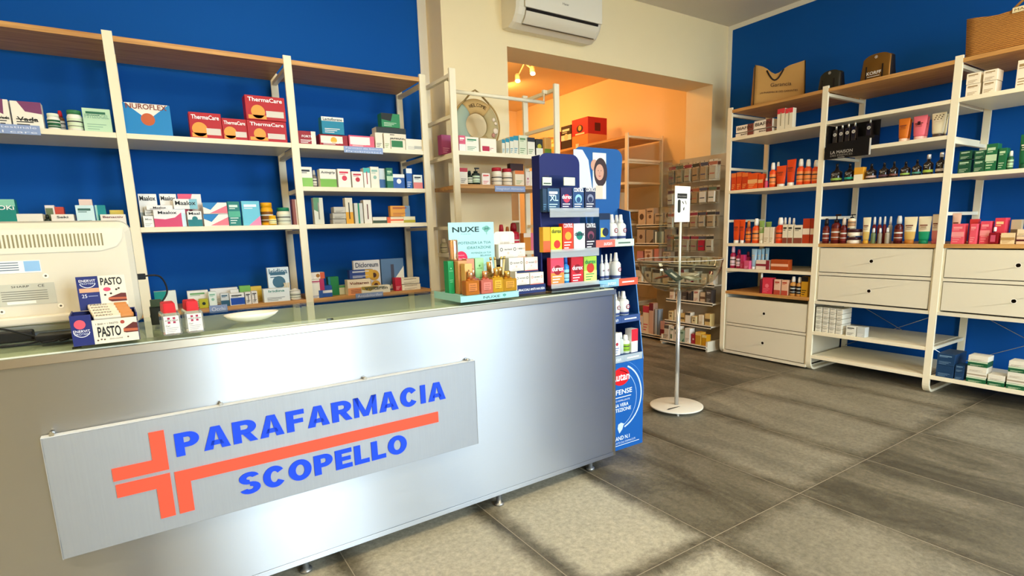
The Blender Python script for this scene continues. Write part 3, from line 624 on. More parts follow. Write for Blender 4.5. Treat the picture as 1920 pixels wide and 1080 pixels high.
ROWS = [
('box', 0, -0.48, 3.505, 1.741, 0.044, 0.12, 0.05, 'white carton with purple band', 'the top shelf above the monitor', 'f4eee0 7d3f6b 222222', 'a1 l2', 'Vada', 0.33, -1, ''),
('box', 0, -0.397, 3.505, 1.741, 0.111, 0.117, 0.06, 'wide white carton with purple triangle', 'the top shelf above the monitor', 'f4eee0 7d3f6b 222222', 'k1 l2', 'Vada', 0.33, -1, ''),
('bot', 0, -0.306, 3.505, 1.741, 0.05, 0.075, 0, 'white pill bottle with dark green label', 'the top shelf above the monitor', 'f0eee6 e8f2e0 1f5c3c', 'L2', '', 0, -1, ''),
('bot', 0, -0.283, 3.575, 1.741, 0.031, 0.102, 0, 'small bottle with red cap', 'the top shelf above the monitor', '6b4a35 c02030 e8e4d8', 'L2', '', 0, -1, ''),
('bot', 0, -0.225, 3.505, 1.741, 0.063, 0.097, 0, 'white tub with green lid', 'the top shelf above the monitor', 'f0efe4 3c7d50 d8e6c8', 'L2', '', 0, -1, ''),
('box', 0, -0.135, 3.505, 1.741, 0.113, 0.11, 0.05, 'pale mint carton', 'the top shelf above the monitor', 'bfe0c0 2c6b50 8fb8a0', 't1 l2', 'PSYLLOGEL', 0.66, -1, ''),
('box', 0, 0.076, 3.505, 1.741, 0.207, 0.152, 0.06, 'large blue carton with a cream triangle', 'the top shelf, middle back bay', '1f86c8 f2ece0 c86030 8a4030', 'V1 o2', 'NUROFLEX', 0.9, 3, 'heat pack'),
('box', 0, 0.335, 3.505, 1.741, 0.155, 0.131, 0.07, 'red heat wrap carton, leftmost', 'the top shelf, middle back bay', 'b81c24 f0a040 ffffff d9d2c8', 'P1 W3', 'ThermaCare', 0.82, -1, ''),
('box', 0, 0.475, 3.505, 1.741, 0.125, 0.112, 0.07, 'shorter red heat wrap carton', 'the top shelf, middle back bay', 'b81c24 f0a040 ffffff d9d2c8', 'P1 W3', 'ThermaCare', 0.8, -1, ''),
('box', 0, 0.639, 3.495, 1.741, 0.208, 0.112, 0.09, 'red heat wrap carton under another', 'the top shelf, middle back bay', 'b81c24 f0a040 ffffff d9d2c8', 'P1 W3', 'ThermaCare', 0.82, -1, ''),
('box', 0, 0.642, 3.497, 1.856, 0.21, 0.129, 0.09, 'red heat wrap carton, topmost', 'the top shelf, middle back bay', 'b81c24 f0a040 ffffff d9d2c8', 'P1 W3', 'ThermaCare', 0.84, -1, ''),
('box', 0, 0.855, 3.505, 1.741, 0.101, 0.074, 0.07, 'dark red carton with cream end', 'the top shelf, right back bay', '9c1a28 f2ead8 ffffff', 'r1 l2', 'FORTE', 0.6, -1, ''),
('box', 0, 1.01, 3.505, 1.741, 0.17, 0.063, 0.08, 'red and cream carton under the blue one', 'the top shelf, right back bay', '9c1a28 f2ead8 ffffff e8b030', 'N1 O3 l2', '', 0, -1, ''),
('box', 0, 1.012, 3.505, 1.807, 0.134, 0.099, 0.07, 'blue carton with white top', 'the top shelf, right back bay', '1d87a8 f4f2ea 104050', 'u1 l1', 'Lactoflorene', 0.87, 2, ''),
('box', 0, 1.182, 3.505, 1.741, 0.162, 0.069, 0.08, 'pink and white carton', 'the top shelf, right back bay', 'e0607c f4eee6 3a2050', 'N1 l1', '', 0, -1, ''),
('box', 0, 1.294, 3.505, 1.741, 0.049, 0.095, 0.09, 'narrow white carton', 'the top shelf, right back bay', 'efe6d0 444444', 'l1', '', 0, -1, ''),
('box', 0, 1.347, 3.505, 1.741, 0.042, 0.096, 0.09, 'narrow cream carton', 'the top shelf, right back bay', 'efe6d0 6fa040', 'l1', '', 0, -1, ''),
('box', 0, 1.413, 3.595, 1.741, 0.206, 0.148, 0.08, 'cream carton under a green box', 'the top shelf, right back bay', 'ece2cc 2f3430', 'u1 t1', 'benevermco', 0.55, -1, ''),
('box', 0, 1.419, 3.605, 1.893, 0.128, 0.087, 0.07, 'green carton with a dark badge', 'the top shelf, right back bay', '2f8a58 1c2420 cfe8cc', 'a1 l2', '', 0, -1, ''),
('box', 0, 1.42, 3.505, 1.741, 0.099, 0.061, 0.08, 'cream carton with green badge', 'the top shelf, right back bay', 'ece2cc 2f7a48', 'N1', '', 0, -1, ''),
('box', 0, 1.53, 3.505, 1.741, 0.117, 0.071, 0.08, 'white carton with silver label', 'the top shelf, right back bay', 'f0ead8 b8b8b0', 'W1 l1', '', 0, -1, ''),
('box', 0, 0.828, 3.505, 1.497, 0.076, 0.114, 0.06, 'white carton with lime lower half, leftmost', 'the second shelf, right back bay', 'f2eee0 8cc45a 333333', 'b1 t2', '', 0, -1, ''),
('bot', 0, 0.889, 3.545, 1.497, 0.028, 0.102, 0, 'small bottle behind the cartons', 'the second shelf, right back bay', '8a8078 d8d4c8 e8e4d8', 'L2', '', 0, -1, ''),
('box', 0, 0.958, 3.505, 1.497, 0.098, 0.106, 0.07, 'white carton with lime lower half, wide', 'the second shelf, right back bay', 'f2eee0 7cb848 333333', 'b1', 'Activgrip', 0.8, -1, ''),
('box', 0, 1.056, 3.505, 1.497, 0.079, 0.11, 0.07, 'white carton with red lettering blocks', 'the second shelf, right back bay', 'f4f0e6 d83850', 't1 o1', '', 0, -1, ''),
('box', 0, 1.138, 3.505, 1.497, 0.071, 0.097, 0.05, 'small white carton with red circle', 'the second shelf, right back bay', 'f4f0e6 c8283c', 't1 o1', '', 0, -1, ''),
('box', 0, 1.198, 3.505, 1.497, 0.041, 0.121, 0.06, 'narrow white carton with teal top', 'the second shelf, right back bay', 'f0eee4 48b8b0 b03040', 'u1 v2', '', 0, -1, ''),
('box', 0, 1.25, 3.505, 1.497, 0.056, 0.13, 0.07, 'tall cream carton with grey ring', 'the second shelf, right back bay', 'eee8d6 8fb8a8', 'o1 t1', '', 0, -1, ''),
('box', 0, 1.308, 3.535, 1.497, 0.039, 0.125, 0.05, 'white and blue carton set back', 'the second shelf, right back bay', 'dce4e4 3c68a0', 'b1', '', 0, -1, ''),
('box', 0, 1.349, 3.505, 1.497, 0.043, 0.127, 0.05, 'narrow dark green carton', 'the second shelf, right back bay', '1f6e50 b8d8b0 103828', 't1 m1', '', 0, -1, ''),
('box', 0, 1.409, 3.505, 1.497, 0.08, 0.089, 0.05, 'blue carton with white top arc', 'the second shelf, right back bay', '2a5ca8 f2f2ee', 'u1 o1', '', 0, -1, ''),
('box', 0, 1.482, 3.505, 1.497, 0.041, 0.128, 0.05, 'narrow blue carton', 'the second shelf, right back bay', '2a62b0 e6ecf0', 'u1 l1', '', 0, -1, ''),
('box', 0, 1.542, 3.505, 1.497, 0.065, 0.089, 0.05, 'small white carton with coral base', 'the second shelf, right back bay', 'e8f0ee e88888 303840', 'b1 t2', '', 0, -1, ''),
('box', 0, -0.531, 3.505, 1.278, 0.067, 0.137, 0.06, 'teal carton with mint stripe', 'the shelf behind the monitor', '1f8a80 8cd0b8 ffffff', 'u1', 'OKi', 0.72, -1, ''),
('box', 0, -0.453, 3.505, 1.278, 0.097, 0.07, 0.1, 'low white carton with green oval', 'the shelf behind the monitor', 'f0ecde 6a9a30 333333', 'M1', '', 0, -1, ''),
('bot', 0, -0.39, 3.505, 1.278, 0.026, 0.067, 0, 'dark round jar', 'the shelf behind the monitor', '20302a 1a2420 20302a', '', '', 0, -1, ''),
('box', 0, -0.385, 3.605, 1.278, 0.037, 0.115, 0.05, 'grey and white carton set back', 'the shelf behind the monitor', 'e8e0dc 6a7a5a', 'N1', '', 0, -1, ''),
('box', 0, -0.349, 3.605, 1.278, 0.036, 0.107, 0.05, 'small red carton set back', 'the shelf behind the monitor', 'c84a3c e8b0a0', 'o1', '', 0, -1, ''),
('box', 0, -0.331, 3.505, 1.278, 0.088, 0.067, 0.09, 'low white carton lettered in grey', 'the shelf behind the monitor', 'f0e8dc 444444', '', 'Seki', 0.8, -1, ''),
('box', 0, -0.241, 3.505, 1.278, 0.073, 0.11, 0.04, 'pale blue carton', 'the shelf behind the monitor', 'cfeaee 3c6a60', 't1 l1', '', 0, -1, ''),
('box', 0, -0.238, 3.575, 1.278, 0.054, 0.143, 0.04, 'pinkish carton behind the pale blue one', 'the shelf behind the monitor', 'e8cfc4 b08878', 'l1', '', 0, -1, ''),
('box', 0, -0.18, 3.535, 1.278, 0.043, 0.112, 0.04, 'teal carton with pale edge', 'the shelf behind the monitor', '1c8c90 a8d8c8', 's1', '', 0, -1, ''),
('box', 0, -0.131, 3.505, 1.278, 0.106, 0.065, 0.07, 'low white carton lettered in brown', 'the shelf behind the monitor', 'f0e8dc 7a3830', '', 'Benactiv', 0.8, -1, ''),
('box', 0, -0.117, 3.585, 1.278, 0.059, 0.09, 0.05, 'small yellow and white carton', 'the shelf behind the monitor', 'e8d060 f4f0e0', 'b1', '', 0, -1, ''),
('box', 0, 0.026, 3.585, 1.276, 0.083, 0.175, 0.04, 'tall white carton lettered in black, leftmost', 'the lower shelf, middle back bay', 'f2f2f0 b8c4c8 222222', 'l1 b1', 'Maalox', 0.87, 2, ''),
('box', 0, 0.119, 3.585, 1.276, 0.078, 0.176, 0.04, 'tall white carton behind the tilted one', 'the lower shelf, middle back bay', 'f2f2f0 9fb0a8 222222', 'l1 b1', 'Maalox', 0.87, 2, ''),
('box', 0, 0.221, 3.605, 1.276, 0.113, 0.178, 0.04, 'white and pink carton with diagonal lettering', 'the lower shelf, middle back bay', 'f4eeec e85a7c 7a3848', 'e1 v2', '', 0, -1, ''),
('box', 0, 0.017, 3.505, 1.276, 0.046, 0.058, 0.07, 'small white carton on the shelf edge', 'the lower shelf, middle back bay', 'f4f4f2 222222 a0a8a8', 'l2', 'Maa', 0.7, -1, ''),
('box', 0, 0.025, 3.535, 1.338, 0.04, 0.044, 0.06, 'small white carton stacked on another', 'the lower shelf, middle back bay', 'ecebe6 333333', 'l1', '', 0, -1, ''),
('box', 0, 0.104, 3.493, 1.276, 0.127, 0.087, 0.06, 'wide white and pink carton', 'the lower shelf, middle back bay', 'f4f0f0 d84a74 222222', 'A1', 'Maalox', 0.85, 2, ''),
('box', 0, 0.073, 3.505, 1.364, 0.118, 0.024, 0.06, 'flat white carton laid on the pink one', 'the lower shelf, middle back bay', 'f2f0ee 333333', 'l1', 'Maalox', 0.5, 1, ''),
('box', 0, 0.16, 3.525, 1.276, 0.056, 0.094, 0.05, 'white and pale blue box front', 'the lower shelf, middle back bay', 'd8ecf4 f2f6f8', 'u1', '', 0, -1, ''),
('box', 0, 0.193, 3.515, 1.369, 0.112, 0.053, 0.04, 'white carton lettered in black, tilted', 'the lower shelf, middle back bay', 'f2f2ee 88c4d4 222222', 'R1', 'Maalox', 0.6, 2, ''),
('box', 0, 0.228, 3.505, 1.276, 0.068, 0.081, 0.05, 'small teal and white carton', 'the lower shelf, middle back bay', 'f2f2ee 1c7c84 222222', 'b1 o1', 'Maal', 0.85, 2, ''),
('box', 0, 0.33, 3.505, 1.276, 0.122, 0.064, 0.05, 'white carton with blue and pink triangles, lower', 'the lower shelf, middle back bay', 'f6efe6 1e80c4 e87888 555555', 'e1 D2', '', 0, -1, ''),
('box', 0, 0.331, 3.505, 1.342, 0.119, 0.061, 0.05, 'white carton with blue and pink triangles, upper', 'the lower shelf, middle back bay', 'f6efe6 1e80c4 e87888 555555', 'e1 D2', '', 0, -1, ''),
('box', 0, 0.425, 3.52, 1.276, 0.062, 0.134, 0.04, 'tall teal carton', 'the lower shelf, middle back bay', '187c74 d8ece0 50b090', 't1 m2 l1', '', 0, -1, ''),
('box', 0, 0.51, 3.505, 1.276, 0.094, 0.136, 0.04, 'tall light blue carton with pink corner', 'the lower shelf, middle back bay', '6cc4dc e88ab0 f4f8fa', 't2 d1', '', 0, -1, ''),
('bot', 0, 0.597, 3.505, 1.276, 0.069, 0.128, 0, 'orange yellow bottle', 'the lower shelf, middle back bay', 'f0a818 f0a818 7a4a10', 'L2', '', 0, -1, ''),
('bot', 0, 0.619, 3.485, 1.276, 0.043, 0.054, 0, 'small yellow jar', 'the lower shelf, middle back bay', 'f4b820 f4b820 fff0b0', 'L2', '', 0, -1, ''),
('bot', 0, 0.688, 3.505, 1.276, 0.076, 0.1, 0, 'cream jar with green lid', 'the lower shelf, middle back bay', 'e8e4cc 1c7c58 d8dcc8', 'L2', '', 0, -1, ''),
('box', 0, 0.747, 3.505, 1.276, 0.024, 0.147, 0.05, 'narrow brown carton beside the post', 'the lower shelf, middle back bay', '8a4838 e8d8cc', 'r1', '', 0, -1, ''),
('box', 0, 0.885, 3.505, 1.276, 0.057, 0.157, 0.05, 'tall grey green carton standing alone', 'the third shelf, right back bay', 'dcdccc 5c9068 888878', 'a1 v2', '', 0, -1, ''),
('box', 0, 1.004, 3.505, 1.276, 0.081, 0.029, 0.07, 'silver carton, lowest of three', 'the third shelf, right back bay', 'b8b4a8 706c60', 'l1', '', 0, -1, ''),
('box', 0, 1.006, 3.505, 1.308, 0.082, 0.033, 0.07, 'silver carton, middle of three', 'the third shelf, right back bay', 'c4c0b4 706c60', 'l1', '', 0, -1, ''),
('box', 0, 1.011, 3.505, 1.344, 0.072, 0.035, 0.07, 'silver carton, topmost of three', 'the third shelf, right back bay', 'ccc8bc 706c60', 'l1', '', 0, -1, ''),
('box', 0, 1.07, 3.505, 1.276, 0.046, 0.158, 0.05, 'tall cream carton with orange base', 'the third shelf, right back bay', 'e8e0c8 e8a828 222222', 'b1 v2', '', 0, -1, ''),
('box', 0, 1.129, 3.505, 1.276, 0.054, 0.126, 0.06, 'grey carton with green stripe', 'the third shelf, right back bay', 'd4d4cc 1c8c68 5cb8b8', 'C1', '', 0, -1, ''),
('box', 0, 1.187, 3.505, 1.276, 0.051, 0.146, 0.06, 'tall white carton with a dark sketch', 'the third shelf, right back bay', 'ece6d8 6a3a30', 'v1', '', 0, -1, ''),
('box', 0, 1.262, 3.505, 1.276, 0.093, 0.039, 0.05, 'flat dark green and cream carton', 'the third shelf, right back bay', 'e8e0cc 3c4c30', 'b1', '', 0, -1, ''),
('box', 0, 1.368, 3.505, 1.276, 0.114, 0.038, 0.05, 'flat orange and red carton', 'the third shelf, right back bay', 'f0d8b0 e85a28', 's1 m1', '', 0, -1, ''),
('box', 0, 1.466, 3.505, 1.276, 0.083, 0.04, 0.05, 'flat cream and olive carton', 'the third shelf, right back bay', 'e8e0b8 b0a428', 'b1', '', 0, -1, ''),
('box', 0, 1.409, 3.515, 1.317, 0.137, 0.069, 0.04, 'orange carton with a blue end', 'the third shelf, right back bay', 'e09a30 6a8cb0 a84820', 'r1 l2 t2', '', 0, -1, ''),
('box', 0, 0.044, 3.535, 0.829, 0.102, 0.106, 0.05, 'teal and white carton', 'the wooden shelf behind the counter', 'e8efe6 189088', 'e1', '', 0, -1, ''),
('box', 0, 0.2, 3.585, 0.829, 0.104, 0.093, 0.04, 'white carton with green line', 'the wooden shelf behind the counter', 'f0f0ec 6aa86a', 't1 l1', '', 0, -1, ''),
('box', 0, 0.219, 3.505, 0.829, 0.044, 0.05, 0.04, 'small lime yellow carton', 'the wooden shelf behind the counter', 'b8b428 20301c f0f0ec', 'o1', '', 0, -1, ''),
('box', 0, 0.265, 3.505, 0.829, 0.039, 0.087, 0.04, 'narrow mint and white carton', 'the wooden shelf behind the counter', 'e4f0ea 8cc0a8', 'o1 t1', '', 0, -1, ''),
('box', 0, 0.325, 3.505, 0.829, 0.042, 0.073, 0.04, 'grey blue carton', 'the wooden shelf behind the counter', 'd0d8dc 2c5c78', 't1 b1', '', 0, -1, ''),
('box', 0, 0.387, 3.505, 0.829, 0.077, 0.068, 0.05, 'white carton with royal blue panel', 'the wooden shelf behind the counter', 'eceeee 1c4cb0 333333', 'B1 t2', '', 0, -1, ''),
('box', 0, 0.384, 3.565, 0.829, 0.044, 0.085, 0.03, 'white carton peeking over the blue panelled one', 'the wooden shelf behind the counter', 'e4e6e4 888888', 'l1', '', 0, -1, ''),
('box', 0, 0.445, 3.505, 0.829, 0.031, 0.069, 0.05, 'narrow white carton with grey lettering, left one', 'the wooden shelf behind the counter', 'e8e6e2 5a5a5e', 't1 l1 v1', '', 0, -1, ''),
('box', 0, 0.479, 3.505, 0.829, 0.031, 0.072, 0.05, 'narrow white carton with grey lettering, right one', 'the wooden shelf behind the counter', 'eceae6 5a5a5e', 't1 l1 v1', '', 0, -1, ''),
('box', 0, 0.339, 3.645, 0.829, 0.145, 0.092, 0.04, 'long flat white carton', 'the wooden shelf behind the counter', 'f2f4f4 90a8a8', 'l1', '', 0, -1, ''),
('box', 0, 0.448, 3.625, 0.829, 0.06, 0.098, 0.04, 'lime green carton set back', 'the wooden shelf behind the counter', '7cbc58 d8ecb0', 'l1', '', 0, -1, ''),
('box', 0, 0.508, 3.625, 0.829, 0.061, 0.09, 0.04, 'yellow and orange carton set back', 'the wooden shelf behind the counter', 'e0c048 c87838', 'l1', '', 0, -1, ''),
('box', 0, 0.6, 3.505, 0.829, 0.146, 0.078, 0.06, 'white eye drop carton with a grey eye', 'the wooden shelf behind the counter', 'e8f0f2 30887c 5a6a74', 'l2', 'Iridina', 0.82, 1, ''),
('box', 0, 0.633, 3.585, 0.829, 0.123, 0.198, 0.03, 'tall white eye drop carton with an eye', 'the wooden shelf behind the counter', 'e0ecf2 3c6a84 b09080', 't1 O1', 'Iridina', 0.88, 1, ''),
('bot', 0, 0.709, 3.505, 0.829, 0.064, 0.069, 0, 'small white bottle', 'the wooden shelf behind the counter', 'f0ecdf f0ecdf d4d8c8', 'L2', '', 0, -1, 'nozzle'),
('box', 0, 0.828, 3.505, 0.829, 0.076, 0.046, 0.06, 'white carton with blue end, lower', 'the wooden shelf behind the counter', 'f0ecdf 3058a0', 'R1 l1', '', 0, -1, ''),
('box', 0, 0.837, 3.505, 0.875, 0.083, 0.069, 0.06, 'white and magenta carton', 'the wooden shelf behind the counter', 'f0ecdf b83060', 'R1 t1', '', 0, -1, ''),
('box', 0, 0.847, 3.515, 0.946, 0.082, 0.039, 0.06, 'white and orange carton, topmost', 'the wooden shelf behind the counter', 'f0e8dc d8603c b07830', 'R1 O2', '', 0, -1, ''),
('box', 0, 0.891, 3.52, 0.829, 0.072, 0.07, 0.07, 'blue and white carton', 'the wooden shelf behind the counter', '2c58a8 e8ecf0', 'm1', '', 0, -1, ''),
('box', 0, 0.957, 3.585, 0.829, 0.067, 0.118, 0.05, 'green and teal carton set back', 'the wooden shelf behind the counter', '2c8c50 288ca0', 's1', '', 0, -1, ''),
('box', 0, 1.014, 3.585, 0.829, 0.051, 0.059, 0.05, 'flat green edged cream carton', 'the wooden shelf behind the counter', 'd8dcb8 5ca060', 'u1', '', 0, -1, ''),
('box', 0, 1.187, 3.605, 0.829, 0.18, 0.21, 0.03, 'tall white carton with sunflowers', 'the wooden shelf behind the counter', 'e8e4e0 8a5a28 50566a', 'G1', 'Dicloreum', 0.86, 2, ''),
('box', 0, 1.125, 3.535, 0.928, 0.156, 0.055, 0.05, 'dark blue carton with a sunflower end', 'the wooden shelf behind the counter', '30488c d8a838 e0e4ec', 'R1 l2 t2', '', 0, -1, ''),
('box', 0, 1.096, 3.505, 0.829, 0.151, 0.096, 0.06, 'cream and orange heat gel carton', 'the wooden shelf behind the counter', 'f0e0c4 e8a070 7a3828', 'b1 l2', 'Voltaren', 0.76, 2, ''),
('box', 0, 1.199, 3.49, 0.829, 0.192, 0.048, 0.05, 'long cream carton with grey and gold stripes', 'the wooden shelf behind the counter', 'ece4cc b09840 5c5c48', 'e1 t2', 'Voltaren', 0.7, 2, ''),
('box', 0, 1.363, 3.605, 0.829, 0.162, 0.212, 0.03, 'blue grey carton with cream diagonal', 'the wooden shelf behind the counter', '5c7ca0 ece8d8 484858', 'D1 v2', '', 0, -1, ''),
('box', 0, 1.363, 3.515, 0.829, 0.045, 0.087, 0.05, 'small crimson carton', 'the wooden shelf behind the counter', 'c01c34 f0b0b0', 'l1', '', 0, -1, ''),
('box', 0, 1.45, 3.505, 0.829, 0.134, 0.038, 0.06, 'cream flat carton, lower of two', 'the wooden shelf behind the counter', 'ece0c4 a08860', 'l1 t1', '', 0, -1, ''),
('box', 0, 1.447, 3.505, 0.871, 0.13, 0.04, 0.06, 'cream flat carton, upper of two', 'the wooden shelf behind the counter', 'ece0c4 a08860', 'l1 t1', '', 0, -1, ''),
('box', 0, 1.748, 3.47, 1.722, 0.071, 0.126, 0.06, 'magenta carton beside the post', 'the shelf under the welcome ring', 'a84a78 e0a0b8', 'l1', '', 0, -1, ''),
('box', 0, 1.772, 3.29, 1.722, 0.047, 0.097, 0.07, 'pink and white carton', 'the shelf under the welcome ring', 'e0607c f4eee6', 'b1 t1', '', 0, -1, ''),
('box', 0, 1.845, 3.29, 1.722, 0.099, 0.092, 0.07, 'white carton with green lettering', 'the shelf under the welcome ring', 'f2ecdc 3c8c60', 't1 l1', '', 0, -1, ''),
('box', 0, 1.969, 3.29, 1.722, 0.124, 0.09, 0.07, 'white carton with crimson stripe', 'the shelf under the welcome ring', 'f2ead8 b82848', 'M1 l1', '', 0, -1, ''),
('box', 0, 2.087, 3.29, 1.722, 0.025, 0.091, 0.09, 'thin teal topped carton, first of four', 'the shelf under the welcome ring', 'e0dcc8 2c8ca8', 'u1 l1', '', 0, -1, ''),
('box', 0, 2.119, 3.29, 1.722, 0.03, 0.1, 0.09, 'thin teal topped carton, second of four', 'the shelf under the welcome ring', 'e0dcc8 2c8ca8', 'u1 l1', '', 0, -1, ''),
('box', 0, 2.154, 3.29, 1.722, 0.031, 0.112, 0.09, 'thin teal topped carton, third of four', 'the shelf under the welcome ring', 'e0dcc8 2c8ca8', 'u1 l1', '', 0, -1, ''),
('box', 0, 2.189, 3.29, 1.722, 0.04, 0.122, 0.09, 'thin teal topped carton, last of four', 'the shelf under the welcome ring', 'e0dcc8 2c8ca8', 'u1 l1', '', 0, -1, ''),
('box', 0, 2.247, 3.29, 1.722, 0.067, 0.129, 0.08, 'pale green carton', 'the shelf under the welcome ring', 'd8dcc0 6a9060', 'l1 t1', '', 0, -1, ''),
('box', 0, 2.317, 3.29, 1.722, 0.063, 0.119, 0.08, 'white carton with dark top', 'the shelf under the welcome ring', 'e8e2d0 2c3038 5c8c40', 'u1 l2', '', 0, -1, ''),
('box', 0, 2.388, 3.29, 1.722, 0.06, 0.113, 0.06, 'dark carton with lime ball', 'the shelf under the welcome ring', '30302c b8b030 e0dccc', 'O1 b2', '', 0, -1, ''),
('box', 0, 2.523, 3.37, 1.722, 0.064, 0.144, 0.06, 'amber carton with green lettering', 'the shelf under the welcome ring', 'e8b060 7a9c38', 'l1 b1', '', 0, -1, ''),
('box', 0, 1.772, 3.29, 1.513, 0.059, 0.103, 0.06, 'white carton with red top', 'the wooden shelf by the pillar', 'ece6d8 b83c48 606058', 'u1 l2', '', 0, -1, ''),
('bot', 0, 1.825, 3.29, 1.513, 0.04, 0.088, 0, 'short dark bottle', 'the wooden shelf by the pillar', '20302c 1c2424 d8e0cc', 'L2', '', 0, -1, ''),
('bot', 0, 1.877, 3.29, 1.513, 0.057, 0.111, 0, 'dark pump bottle', 'the wooden shelf by the pillar', '20302c 1c2424 c8dcc0', 'L2', '', 0, -1, 'pump'),
('box', 0, 1.941, 3.29, 1.513, 0.062, 0.075, 0.05, 'small white carton with red lettering', 'the wooden shelf by the pillar', 'f0e4dc d83c30', 't1 l1', '', 0, -1, ''),
('bot', 0, 2.046, 3.29, 1.513, 0.073, 0.117, 0, 'white supplement bottle with red lid, left one', 'the wooden shelf by the pillar', 'f0ead8 b82838 e8dcc8 d86038', 'L2 R3', '', 0, -1, ''),
('bot', 0, 2.129, 3.29, 1.513, 0.074, 0.113, 0, 'white supplement bottle with red lid, right one', 'the wooden shelf by the pillar', 'f0ead8 b82838 e8dcc8 d86038', 'L2 R3', '', 0, -1, ''),
('box', 0, 2.212, 3.29, 1.513, 0.077, 0.101, 0.05, 'cream and orange carton', 'the wooden shelf by the pillar', 'ecdcc0 e07838 90a868', 'u1 l2', '', 0, -1, ''),
('box', 0, 2.244, 3.37, 1.513, 0.114, 0.158, 0.04, 'dark brown carton set back', 'the wooden shelf by the pillar', '3c2420 8a4830', 'b1', '', 0, -1, ''),
('box', 0, 2.282, 3.29, 1.513, 0.037, 0.096, 0.05, 'white and pink carton', 'the wooden shelf by the pillar', 'e8dcd0 b86078', 'o1 l1', '', 0, -1, ''),
('box', 0, 2.324, 3.29, 1.513, 0.046, 0.101, 0.05, 'cream carton with pink figure', 'the wooden shelf by the pillar', 'e8dcc8 b07078', 'o1', '', 0, -1, ''),
('bot', 0, 1.75, 3.57, 1.06, 0.05, 0.101, 0, 'small glass jar with cream lid', 'the low shelf of the pillar unit', 'b0a888 d8ccac c0b898', 'L2', '', 0, -1, ''),
('bot', 0, 2.064, 3.29, 1.06, 0.057, 0.188, 0, 'yellow bottle', 'the low shelf of the pillar unit', 'c8941c b02030 e0b030', 'L2', '', 0, -1, ''),
('bot', 0, 2.174, 3.29, 1.06, 0.082, 0.197, 0, 'crimson bottle', 'the low shelf of the pillar unit', 'b81830 8a1020 d03048', 'L2', '', 0, -1, ''),
('bot', 0, 2.136, 3.33, 1.06, 0.045, 0.173, 0, 'amber bottle', 'the low shelf of the pillar unit', 'c88030 a86020 e0a850', 'L2', '', 0, -1, ''),
('box', 0, 2.274, 3.29, 1.06, 0.084, 0.124, 0.05, 'amber and pink carton', 'the low shelf of the pillar unit', 'd88c30 e0708c f0e0d0', 'u2 r1', '', 0, -1, ''),
('box', 1, 3.075, 4.437, 1.958, 0.178, 0.028, 0.05, 'white cream tube carton, lower left', 'the far right wall top shelf', 'f4ecdc 3c2c28 7a4038', 'R2', 'BIAFIN', 0.55, 1, ''),
('box', 1, 3.075, 4.437, 1.994, 0.173, 0.058, 0.05, 'white cream tube carton, upper left', 'the far right wall top shelf', 'f4ecdc 3c2c28 7a4038', 'R2', 'BIAFIN', 0.55, 1, ''),
('box', 1, 2.898, 4.437, 1.958, 0.168, 0.03, 0.08, 'white cream tube carton, lower right', 'the far right wall top shelf', 'f4ecdc 3c2c28 7a4038', 'R2', 'BIAFIN', 0.55, 1, ''),
('box', 1, 2.901, 4.437, 1.997, 0.168, 0.065, 0.08, 'white cream tube carton, upper right', 'the far right wall top shelf', 'f4ecdc 3c2c28 7a4038', 'R2', 'BIAFIN', 0.55, 1, ''),
('box', 1, 2.744, 4.437, 1.958, 0.066, 0.165, 0.05, 'white carton with coral red top, left one', 'the far right wall top shelf', 'ece4cc e04048 a8a080', 'u1 v2', '', 0, -1, ''),
('box', 1, 2.675, 4.437, 1.958, 0.064, 0.156, 0.05, 'white carton with coral red top, right one', 'the far right wall top shelf', 'ece4cc e04048 a8a080', 'u1 v2', '', 0, -1, ''),
('box', 1, 3.165, 4.437, 1.503, 0.049, 0.15, 0.05, 'orange sunscreen carton, first from the wall', 'the far right wall second shelf', 'd8481c e87838 f0b060', 'u1 l2', '', 0, -1, ''),
('box', 1, 3.111, 4.437, 1.503, 0.049, 0.154, 0.05, 'orange sunscreen carton, second from the wall', 'the far right wall second shelf', 'd8481c e87838 f0b060', 'u1 l2', '', 0, -1, ''),
('box', 1, 3.052, 4.437, 1.503, 0.058, 0.144, 0.05, 'orange sunscreen carton, third from the wall', 'the far right wall second shelf', 'c8401c e87838 f0b060', 'u1 l2', '', 0, -1, ''),
('box', 1, 2.977, 4.437, 1.503, 0.093, 0.132, 0.05, 'wide orange carton with pale lettering', 'the far right wall second shelf', 'e85a20 f0b878', 'm1 l1', '', 0, -1, ''),
('box', 1, 2.902, 4.437, 1.503, 0.045, 0.12, 0.05, 'narrow orange carton beside the wide one', 'the far right wall second shelf', 'e04c1c f0b878', 'm1', '', 0, -1, ''),
('bot', 1, 2.854, 4.437, 1.503, 0.029, 0.08, 0, 'tiny pink tube', 'the far right wall second shelf', 'd8506c f0d8d8 f0d8d8', '', '', 0, -1, ''),
('bot', 1, 2.806, 4.437, 1.503, 0.053, 0.202, 0, 'orange spray bottle with white cap, leftmost', 'the far right wall second shelf', 'e8501c f4f0e4 f0904c', 'L2', '', 0, -1, ''),
('tub', 1, 2.73, 4.437, 1.503, 0.09, 0.168, 0, 'short orange tube on its white cap', 'the far right wall second shelf', 'e8501c f4f0e4 f0904c', '', '', 0, -1, ''),
('tub', 1, 2.643, 4.437, 1.503, 0.078, 0.209, 0, 'tall orange tube on its white cap', 'the far right wall second shelf', 'e04818 f4f0e4 f0904c', '', '', 0, -1, ''),
('bot', 1, 2.566, 4.437, 1.503, 0.058, 0.204, 0, 'orange spray bottle beside the tall tube', 'the far right wall second shelf', 'e8501c f4f0e4 f0904c', 'L2', '', 0, -1, ''),
